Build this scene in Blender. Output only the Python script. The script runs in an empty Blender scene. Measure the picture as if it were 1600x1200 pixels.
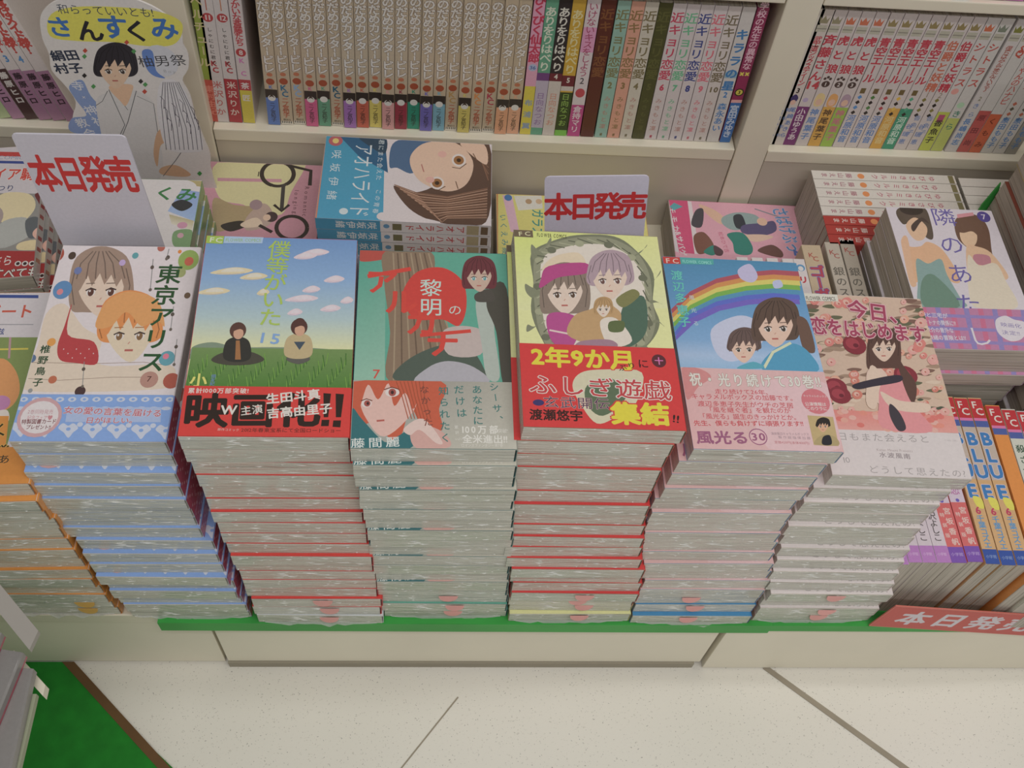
import bpy, bmesh, math, random
from mathutils import Vector, Matrix
from mathutils.geometry import tessellate_polygon
random.seed(11)
S = bpy.context.scene
COL = S.collection
def lin(h):
    o = []
    for i in (0, 2, 4):
        v = int(h[i:i+2], 16) / 255
        o.append(v / 12.92 if v <= .04045 else ((v + .055) / 1.055) ** 2.4)
    return o
# ---------------------------------------------------------------- camera, world, lights, exposure
cam = bpy.data.cameras.new('camera'); co = bpy.data.objects.new('camera', cam); COL.objects.link(co)
RX = Vector((0.99694027, -0.02323332, 0.07463451)); RU = Vector((-0.02230533, 0.83055282, 0.55649302)); RF = Vector((0.07491708, 0.55645505, -0.82749333))
co.matrix_world = Matrix(((RX.x, RU.x, -RF.x, 0), (RX.y, RU.y, -RF.y, 0), (RX.z, RU.z, -RF.z, 1.037), (0, 0, 0, 1)))
cam.sensor_fit = 'HORIZONTAL'; cam.sensor_width = 36; cam.lens = 1605.68 / 1600 * 36
cam.clip_start = .02; S.camera = co
w = bpy.data.worlds.new('World'); S.world = w; w.use_nodes = True
w.node_tree.nodes['Background'].inputs[0].default_value = (.785, .785, .76, 1)
w.node_tree.nodes['Background'].inputs[1].default_value = .42
def area(name, loc, sx, sy, power, rot=(0, 0, 0), col=(1, .985, .945)):
    l = bpy.data.lights.new(name, 'AREA'); l.shape = 'RECTANGLE'; l.size = sx; l.size_y = sy; l.energy = power; l.color = col
    o = bpy.data.objects.new(name, l); o.location = loc; o.rotation_euler = rot; COL.objects.link(o); return o
area('ceiling_tube_light', (.5, -.35, 2.6), 2.4, .12, 26)
area('ceiling_tube_light', (.9, .55, 2.6), 2.4, .12, 11)
area('ceiling_tube_light', (.6, -1.5, 2.6), 2.4, .12, 26)
S.view_settings.view_transform = 'Standard'; S.view_settings.look = 'None'; S.view_settings.gamma = 1; S.view_settings.use_curve_mapping = False
S.view_settings.exposure = -0.50
KL = .74
def alb(h):
    c = [v / KL for v in lin(h)]; g = .3*c[0] + .6*c[1] + .1*c[2]; c = [v*.92 + g*.08 for v in c]; k = max(1, max(c) / .88); return [v / k for v in c]
# ---------------------------------------------------------------- materials
def nodes(name):
    m = bpy.data.materials.new(name); m.use_nodes = True; nt = m.node_tree; return m, nt, nt.nodes['Principled BSDF']
def noise(nt, scale, detail=2, vec=None, stretch=None, kind='Object'):
    n = nt.nodes.new('ShaderNodeTexNoise'); n.inputs['Scale'].default_value = scale; n.inputs['Detail'].default_value = detail
    t = nt.nodes.new('ShaderNodeTexCoord'); mp = nt.nodes.new('ShaderNodeMapping')
    if stretch: mp.inputs['Scale'].default_value = stretch
    nt.links.new(t.outputs[kind], mp.inputs[0])
    oi = nt.nodes.new('ShaderNodeObjectInfo'); ml = nt.nodes.new('ShaderNodeVectorMath'); ml.operation = 'SCALE'; ml.inputs[0].default_value = (7, 5, 3)
    nt.links.new(oi.outputs['Random'], ml.inputs['Scale']); nt.links.new(ml.outputs[0], mp.inputs['Location'])
    nt.links.new(mp.outputs[0], n.inputs['Vector']); return n
def ramp(nt, src, stops):
    r = nt.nodes.new('ShaderNodeValToRGB'); e = r.color_ramp.elements
    while len(e) < len(stops): e.new(.5)
    for k, (p, c) in zip(e, stops): k.position = p; k.color = (*c, 1)
    nt.links.new(src, r.inputs[0]); return r
def bump(nt, src, b, strength, dist, inp='Normal'):
    n = nt.nodes.new('ShaderNodeBump'); n.inputs['Strength'].default_value = strength; n.inputs['Distance'].default_value = dist
    nt.links.new(src, n.inputs['Height']); nt.links.new(n.outputs[0], b.inputs[inp]); return n
def flat(name, h, rough=.5, var=.06, scale=14, spec=.4):
    m, nt, b = nodes(name); c = alb(h); n = noise(nt, scale, 3)
    r = ramp(nt, n.outputs[0], [(.3, [v * (1 - var) for v in c]), (.7, [v * (1 + var) for v in c])])
    nt.links.new(r.outputs[0], b.inputs['Base Color']); b.inputs['Roughness'].default_value = rough; b.inputs['Specular IOR Level'].default_value = spec
    return m
def print_mat(name, rough, coat, crinkle, fine=0):
    m, nt, b = nodes(name); a = nt.nodes.new('ShaderNodeVertexColor'); a.layer_name = 'Col'
    n0 = noise(nt, 420, 1); mx = nt.nodes.new('ShaderNodeMix'); mx.data_type = 'RGBA'; mx.blend_type = 'MULTIPLY'; mx.inputs[0].default_value = .12
    nt.links.new(a.outputs[0], mx.inputs[6]); nt.links.new(n0.outputs[0], mx.inputs[7]); nt.links.new(mx.outputs[2], b.inputs['Base Color'])
    b.inputs['Roughness'].default_value = rough; b.inputs['Specular IOR Level'].default_value = .35
    b.inputs['Coat Weight'].default_value = coat; b.inputs['Coat Roughness'].default_value = .12
    if crinkle:
        n = noise(nt, 34, 3, stretch=(1, .45, 1)); bump(nt, n.outputs[0], b, crinkle, .004, 'Coat Normal')
    return m
M_COV = print_mat('printed_cover_under_film', .45, .55, .55)
M_SPN = print_mat('printed_spine', .42, .3, .15)
M_CARD = print_mat('printed_card', .5, .1, 0)
def page_mat(name, light, dark, film, axis):
    m, nt, b = nodes(name); st = {'z': (9, 9, 700), 'x': (700, 9, 9)}[axis]
    n = noise(nt, 1.0, 4, stretch=st); n2 = noise(nt, 26, 2, stretch=(.5, 1, 4))
    r = ramp(nt, n.outputs[0], [(.25, alb(dark)), (.5, alb(light)), (.8, [v * 1.08 for v in alb(light)])])
    r2 = ramp(nt, n2.outputs[0], [(.3, (.86, .86, .84)), (.6, (1, 1, 1))]); mx = nt.nodes.new('ShaderNodeMix'); mx.data_type = 'RGBA'; mx.blend_type = 'MULTIPLY'; mx.inputs[0].default_value = .8
    nt.links.new(r.outputs[0], mx.inputs[6]); nt.links.new(r2.outputs[0], mx.inputs[7]); nt.links.new(mx.outputs[2], b.inputs['Base Color'])
    b.inputs['Roughness'].default_value = .7; bump(nt, n.outputs[0], b, .3, .0006)
    if film:
        b.inputs['Coat Weight'].default_value = 1; b.inputs['Coat Roughness'].default_value = .1; b.inputs['Coat IOR'].default_value = 1.6
        n3 = noise(nt, 1.0, 5, stretch=(60, 60, 330)); bump(nt, n3.outputs[0], b, 1.0, .014, 'Coat Normal')
    return m
M_PAGE = page_mat('page_edges_in_film', 'bab8ae', '928f85', True, 'z')
M_PAGE2 = page_mat('page_edges', 'a9a196', '7a7266', False, 'z')
M_PAGE3 = page_mat('page_edges_upright', 'a09a8e', '6e675c', False, 'z')
M_DIM = flat('dimmed_white_board', '928c86', .5, .04, 12)  # white rack board, base colour lowered to paint in the dim corner
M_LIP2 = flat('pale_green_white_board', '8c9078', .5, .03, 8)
M_BEIGE = flat('beige_laminate', 'd0c9b7', .45, .035, 9)
M_BEIGE2 = flat('beige_panel', 'aea496', .55, .05, 7)
M_LIP = flat('pale_shelf_edge', 'ccc4b2', .4, .03, 8)
M_TOE = flat('grey_toe_strip', '8c8474', .6, .06, 20)
M_GREEN = flat('green_vinyl', '2c9438', .5, .1, 18)
M_CARPET = flat('green_floor_mat', '067014', .85, .14, 60)
M_BROWN = flat('brown_edging', '5c4020', .7, .1, 30)
M_SEAM = flat('grey_floor_joint', '8a8070', .7, .1, 30)
M_DARK = flat('dark_gap', '3a342c', .8, .1, 20)
def crease_mat():
    m, nt, b = nodes('wrinkled_clear_film'); b.inputs['Base Color'].default_value = (.92, .92, .9, 1); b.inputs['Roughness'].default_value = .22; b.inputs['Alpha'].default_value = .52
    b.inputs['Specular IOR Level'].default_value = .8; n = noise(nt, 300, 2); bump(nt, n.outputs[0], b, .4, .001); return m
M_CREASE = crease_mat()
M_SLIP = flat('pink_slip_paper', 'f0aaa6', .6, .05, 40)
M_SLIPY = flat('orange_slip_paper', 'd0a050', .6, .05, 40)
M_WHITE = flat('white_card_back', 'c8c4c8', .5, .02, 20)
def film_mat():
    m, nt, b = nodes('torn_clear_film'); b.inputs['Base Color'].default_value = (.8, .8, .78, 1); b.inputs['Roughness'].default_value = .12
    b.inputs['Alpha'].default_value = .35; n = noise(nt, 90, 3); bump(nt, n.outputs[0], b, .8, .004); return m
M_FILM = film_mat()
def floor_mat():
    m, nt, b = nodes('speckled_vinyl_floor'); c = alb('ccc8be')
    n = noise(nt, 3, 2); r = ramp(nt, n.outputs[0], [(.3, [v * .94 for v in c]), (.7, [c[0] * 1.03, c[1] * 1.02, c[2] * 1.04])])
    n2 = noise(nt, 620, 1); r2 = ramp(nt, n2.outputs[0], [(0, (0.22, .2, .22)), (.25, (.35, .34, .34)), (.29, (1, 1, 1))])
    n3 = noise(nt, 330, 1); r3 = ramp(nt, n3.outputs[0], [(0, (.55, .55, .5)), (.27, (.75, .74, .72)), (.33, (1, 1, 1))])
    mx = nt.nodes.new('ShaderNodeMix'); mx.data_type = 'RGBA'; mx.blend_type = 'MULTIPLY'; mx.inputs[0].default_value = .75
    m2 = nt.nodes.new('ShaderNodeMix'); m2.data_type = 'RGBA'; m2.blend_type = 'MULTIPLY'; m2.inputs[0].default_value = .6
    nt.links.new(r.outputs[0], mx.inputs[6]); nt.links.new(r2.outputs[0], mx.inputs[7]); nt.links.new(mx.outputs[2], m2.inputs[6]); nt.links.new(r3.outputs[0], m2.inputs[7])
    nt.links.new(m2.outputs[2], b.inputs['Base Color']); b.inputs['Roughness'].default_value = .38; return m
M_FLOOR = floor_mat()
# ---------------------------------------------------------------- helpers
def tag(o, label=None, cat=None, group=None, kind=None):
    for k, v in (('label', label), ('category', cat), ('group', group), ('kind', kind)):
        if v: o[k] = v
    return o
def link(name, data, parent=None, loc=None):
    o = bpy.data.objects.new(name, data); COL.objects.link(o)
    if parent: o.parent = parent
    if loc: o.location = loc
    return o
def empty(name, loc=(0, 0, 0)):
    o = link(name, None); o.location = loc; o.empty_display_size = .02; return o
def boxmesh(name, x0, x1, y0, y1, z0, z1, m, bev=.0, seg=1):
    bm = bmesh.new(); bmesh.ops.create_cube(bm, size=1)
    for v in bm.verts: v.co = Vector(((x0+x1)/2 + v.co.x*(x1-x0), (y0+y1)/2 + v.co.y*(y1-y0), (z0+z1)/2 + v.co.z*(z1-z0)))
    if bev: bmesh.ops.bevel(bm, geom=bm.edges[:], offset=bev, segments=2, affect='EDGES', profile=.6)
    me = bpy.data.meshes.new(name); bm.to_mesh(me); bm.free(); me.materials.append(m); return me
def box(name, *a, parent=None, **k): return link(name, boxmesh(name, *a, **k), parent)
def prism(name, pts, z0, z1, m, parent=None):
    n = len(pts); vs = [(x, y, z0) for x, y in pts] + [(x, y, z1) for x, y in pts]
    fs = [tuple(range(n))[::-1], tuple(range(n, 2*n))] + [(i, (i+1) % n, n+(i+1) % n, n+i) for i in range(n)]
    me = bpy.data.meshes.new(name); me.from_pydata(vs, [], fs); me.materials.append(m)
    bm = bmesh.new(); bm.from_mesh(me); bmesh.ops.recalc_face_normals(bm, faces=bm.faces[:]); bm.to_mesh(me); bm.free(); return link(name, me, parent)
# glyphs from the built-in fonts
_G = {}; _fc = bpy.data.curves.new('glyph', 'FONT'); _fc.resolution_u = 2; _fo = bpy.data.objects.new('glyph', _fc); COL.objects.link(_fo)
def glyph(ch, wt):
    k = (ch, wt)
    if k not in _G:
        _fc.body = ch; _fc.offset = wt * .55; _fc.size = 1
        bpy.context.view_layer.update()
        ev = _fo.evaluated_get(bpy.context.evaluated_depsgraph_get()); me = ev.to_mesh()
        vs = [(v.co.x, v.co.y) for v in me.vertices]; fs = [tuple(p.vertices) for p in me.polygons]; ev.to_mesh_clear()
        if vs:
            xs = [v[0] for v in vs]; ys = [v[1] for v in vs]
            if ord(ch) > 0x2E00 and ord(ch) < 0xFF00: cx, cy, wd = .5, .38, 1.0
            else: cx, cy, wd = (min(xs)+max(xs))/2, .35, max(xs)-min(xs)+.1
            if ch in 'ー' : cx, cy = (min(xs)+max(xs))/2, (min(ys)+max(ys))/2
            vs = [(x-cx, y-cy) for x, y in vs]
        else: wd = .4
        _G[k] = (vs, fs, wd)
    return _G[k]
def spline(pts, n=5):
    o = []; L = len(pts)
    for i in range(L):
        p0, p1, p2, p3 = pts[i-1], pts[i], pts[(i+1) % L], pts[(i+2) % L]
        for j in range(n):
            t = j / n
            o.append(tuple(.5*((2*p1[k]) + (-p0[k]+p2[k])*t + (2*p0[k]-5*p1[k]+4*p2[k]-p3[k])*t*t + (-p0[k]+3*p1[k]-3*p2[k]+p3[k])*t**3) for k in (0, 1)))
    return o
class Print:
    """coloured flat print laid on the faces of one mesh; a and b are millimetres in the plane O + a*A + b*B"""
    def __init__(s): s.v = []; s.f = []; s.c = []; s.n = 0
    def plane(s, O, A, B):
        s.O = Vector(O); s.A = Vector(A); s.B = Vector(B); s.N = s.A.cross(s.B); s.n = 0; s.clip = None; return s
    def raw(s, vs, fs, cols):
        b = len(s.v); s.v += vs; s.f += [tuple(i+b for i in f) for f in fs]; s.c += cols
    def put(s, pts, fs, col, k=1):
        s.n += k; h = 2e-5 + s.n * 1.2e-6
        if s.clip: 
            x0, x1, y0, y1 = s.clip; pts = [(min(max(x, x0), x1), min(max(y, y0), y1)) for x, y in pts]
        vs = [s.O + s.A*(x*.001) + s.B*(y*.001) + s.N*h for x, y in pts]
        s.raw(vs, fs, col if isinstance(col[0], (list, tuple)) else [col]*len(vs))
    def poly(s, c, pts):
        t = tessellate_polygon([[Vector((x, y, 0)) for x, y in pts]])
        s.put(pts, [tuple(x) for x in t], alb(c) if isinstance(c, str) else c)
    def text(s, t, mode, p0, p1, size, c, wt=0, ol=None, olw=.05, sx=1, fix=0):
        p0 = Vector(p0); p1 = Vector(p1); n = len(t); d = p1 - p0
        ws = [glyph(ch, 0)[2] for ch in t]
        if n > 1 and mode == 'h':
            pos = []; acc = 0
            for i, x in enumerate(ws): pos.append(acc + x/2); acc += x
            span = pos[-1] - pos[0]; ts = [(q - pos[0]) / span for q in pos]
        else: ts = [i / max(1, n-1) for i in range(n)]
        if n == 1 or fix: X = Vector((1, 0)); Y = Vector((0, 1))
        elif mode == 'h': X = d.normalized(); Y = Vector((-X.y, X.x))
        else: Y = -d.normalized(); X = Vector((Y.y, -Y.x))
        jobs = ([(ol, wt+olw)] if ol else []) + [(c, wt)]
        if n > 1 and mode == 'h': sx = sx * min(1.15, d.length / max(1e-6, (pos[-1]-pos[0]) * size))
        for col, wv in jobs:
            rad = wv*.62; nd = 1 if rad < .004 else (4 if size < 11 else 8)
            for q9 in range(nd):
              V = []; F = []; dx = rad*math.cos(6.2832*q9/nd + .4)*(nd > 1); dy = rad*math.sin(6.2832*q9/nd + .4)*(nd > 1)
              for ch, tt in zip(t, ts):
                if ch == ' ': continue
                vs, fs, _ = glyph(ch, 0); vs = [(x+dx, y+dy) for x, y in vs]; q = p0 + d*tt; b = len(V)
                for x, y in vs:
                    if mode == 'v' and ch in 'ー': x, y = y*.9, -x
                    if mode == 'v' and ch in '、。': x += .6; y += .5
                    V.append(tuple(q + X*(x*size*sx) + Y*(y*size)))
                F += [tuple(i+b for i in f) for f in fs]
              if V: s.put(V, F, alb(col), .6)
    def ops(s, L):
        for o in L:
            k = o[0]
            if k == 'P': s.poly(o[1], o[2])
            elif k == 'S': s.poly(o[1], spline(o[2]))
            elif k == 'G': s.put(o[2], [(0, 1, 2, 3)], [alb(c) for c in o[1]])
            elif k == 'E':
                _, c, x, y, rx, ry, a = o; n = 10 if rx < 2 else 20; ca, sa = math.cos(a), math.sin(a)
                s.put([(x + rx*math.cos(q)*ca - ry*math.sin(q)*sa, y + rx*math.cos(q)*sa + ry*math.sin(q)*ca) for q in [2*math.pi*i/n for i in range(n)]], [tuple(range(n))], alb(c))
            elif k == 'L':
                _, c, wd, pts = o; P = []; F = []
                for i, p in enumerate(pts):
                    a = Vector(pts[max(0, i-1)]); b = Vector(pts[min(len(pts)-1, i+1)]); d = (b-a).normalized(); nn = Vector((-d.y, d.x))*wd/2; p = Vector(p)
                    P += [tuple(p+nn), tuple(p-nn)]
                F = [(2*i+1, 2*i+3, 2*i+2, 2*i) for i in range(len(pts)-1)]; s.put(P, F, alb(c))
            elif k == 'T': s.text(*o[1:])
    def mesh(s, name, m):
        me = bpy.data.meshes.new(name); me.from_pydata([tuple(v) for v in s.v], [], s.f); me.materials.append(m)
        at = me.color_attributes.new('Col', 'FLOAT_COLOR', 'POINT'); fl = []
        for c in s.c: fl += [c[0], c[1], c[2], 1]
        at.data.foreach_set('color', fl); me.update(); return me
def shell(P, w, h, t, col, th=.0003, y0=None, y1=None, out=0, curve=.0016):
    """folded cover: C section in x-z, spine on the +x side, extruded along y"""
    y0 = -h/2+.0004 if y0 is None else y0; y1 = h/2 if y1 is None else y1; e = out; r = curve
    o = [(-w/2, -e), (w/2-r+e, -e), (w/2+e, r*.7), (w/2+e, t-r*.7), (w/2-r+e, t+e), (-w/2, t+e)]
    i = [(-w/2, t+e-th), (w/2-r, t+e-th), (w/2+e-th, t-r), (w/2+e-th, r), (w/2-r, th-e), (-w/2, th-e)]
    ring = o + i; n = len(ring); vs = [Vector((x, y0, z)) for x, z in ring] + [Vector((x, y1, z)) for x, z in ring]
    fs = [(a, n+a, n+(a+1) % n, (a+1) % n) for a in range(n)]
    for a in range(5): fs += [(a, a+1, n-2-a, n-1-a), (n+a+1, n+a, 2*n-1-a, 2*n-2-a)]
    P.raw(vs, fs, [alb(col)]*len(vs))
def front(P, w, h, t, e=0): return P.plane((-w/2, -h/2, t+e), (1, 0, 0), (0, 1, 0))
def spineplane(P, w, h, t, e=0): return P.plane((w/2+e, -h/2, t), (0, 0, -1), (0, 1, 0))
def pages(w, h, t, m=None):
    g = .0002; return boxmesh('page_block', -w/2+g, w/2-.0012, -h/2, h/2-g, .0004, t-.0004, m or M_PAGE)
def creases(w, h, t, seed, n=17):
    # film wrinkles: short tilted ridges standing off the page block's foot
    rn = random.Random(seed); vs = []; fs = []
    for _ in range(n):
        x = rn.uniform(-w/2+.002, w/2-.008); L = rn.choice((.002, .003, .004, .006, .009, .014)); z = rn.uniform(.0015, t-.0012); s = rn.uniform(-.18, .18); hh = rn.uniform(.00012, .00042); o = rn.uniform(.0003, .0007); b = len(vs)
        m = rn.uniform(.3, .7)
        for u, k in ((0, 0), (m, 1), (1, 0)):
            zz = z + s*L*u; vs += [(x+L*u, -h/2-.0001, zz+hh*k), (x+L*u, -h/2-.0001-o*k, zz-hh*.6*k), (x+L*u, -h/2-.0001, zz-hh*.9*k)]
        fs += [(b, b+1, b+4, b+3), (b+1, b+2, b+5, b+4), (b+3, b+4, b+7, b+6), (b+4, b+5, b+8, b+7)]
    me = bpy.data.meshes.new('film_wrinkles'); me.from_pydata(vs, [], fs); me.materials.append(M_CREASE); return me
class Book:
    def __init__(s, w, h, t, col, cops=None, bops=None, bh=None, bcol=None, sops=None, bsp=None, mat=None, pm=None):
        s.w, s.h, s.t = w, h, t
        P = Print(); shell(P, w, h, t, col)
        if cops: front(P, w, h, t); P.clip = (.3, w*1000-.3, .5, h*1000-.3); P.ops(cops)
        if sops: spineplane(P, w, h, t); P.ops(sops)
        s.cover = P.mesh('cover', mat or M_COV); s.band = None
        if bops is not None:
            B = Print(); shell(B, w, h, t, bcol, th=.0002, y0=-h/2+.0004, y1=-h/2+bh, out=.0005)
            front(B, w, h, t, .0005); B.clip = (.3, w*1000-.3, .5, bh*1000+.0); B.ops(bops)
            if bsp: spineplane(B, w, h, t, .0005); B.ops(bsp)
            s.band = B.mesh('paper_band', mat or M_COV)
        s.page = pages(w, h, t, pm); s.cr = [creases(w, h, t, q) for q in range(4)] if pm is None else None; s.k = 0
    def make(s, loc, rot=(0, 0, 0), name='comic_book', M=None):
        r = empty(name, loc)
        if M is not None: r.matrix_world = M
        else: r.rotation_euler = rot
        link('page_block', s.page, r); link('cover', s.cover, r)
        if s.band: link('paper_band', s.band, r)
        if s.cr: s.k += 1; tag(link('film_wrinkles', s.cr[s.k*3 % 4], r), kind='stuff')
        return r
CV = {}
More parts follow.
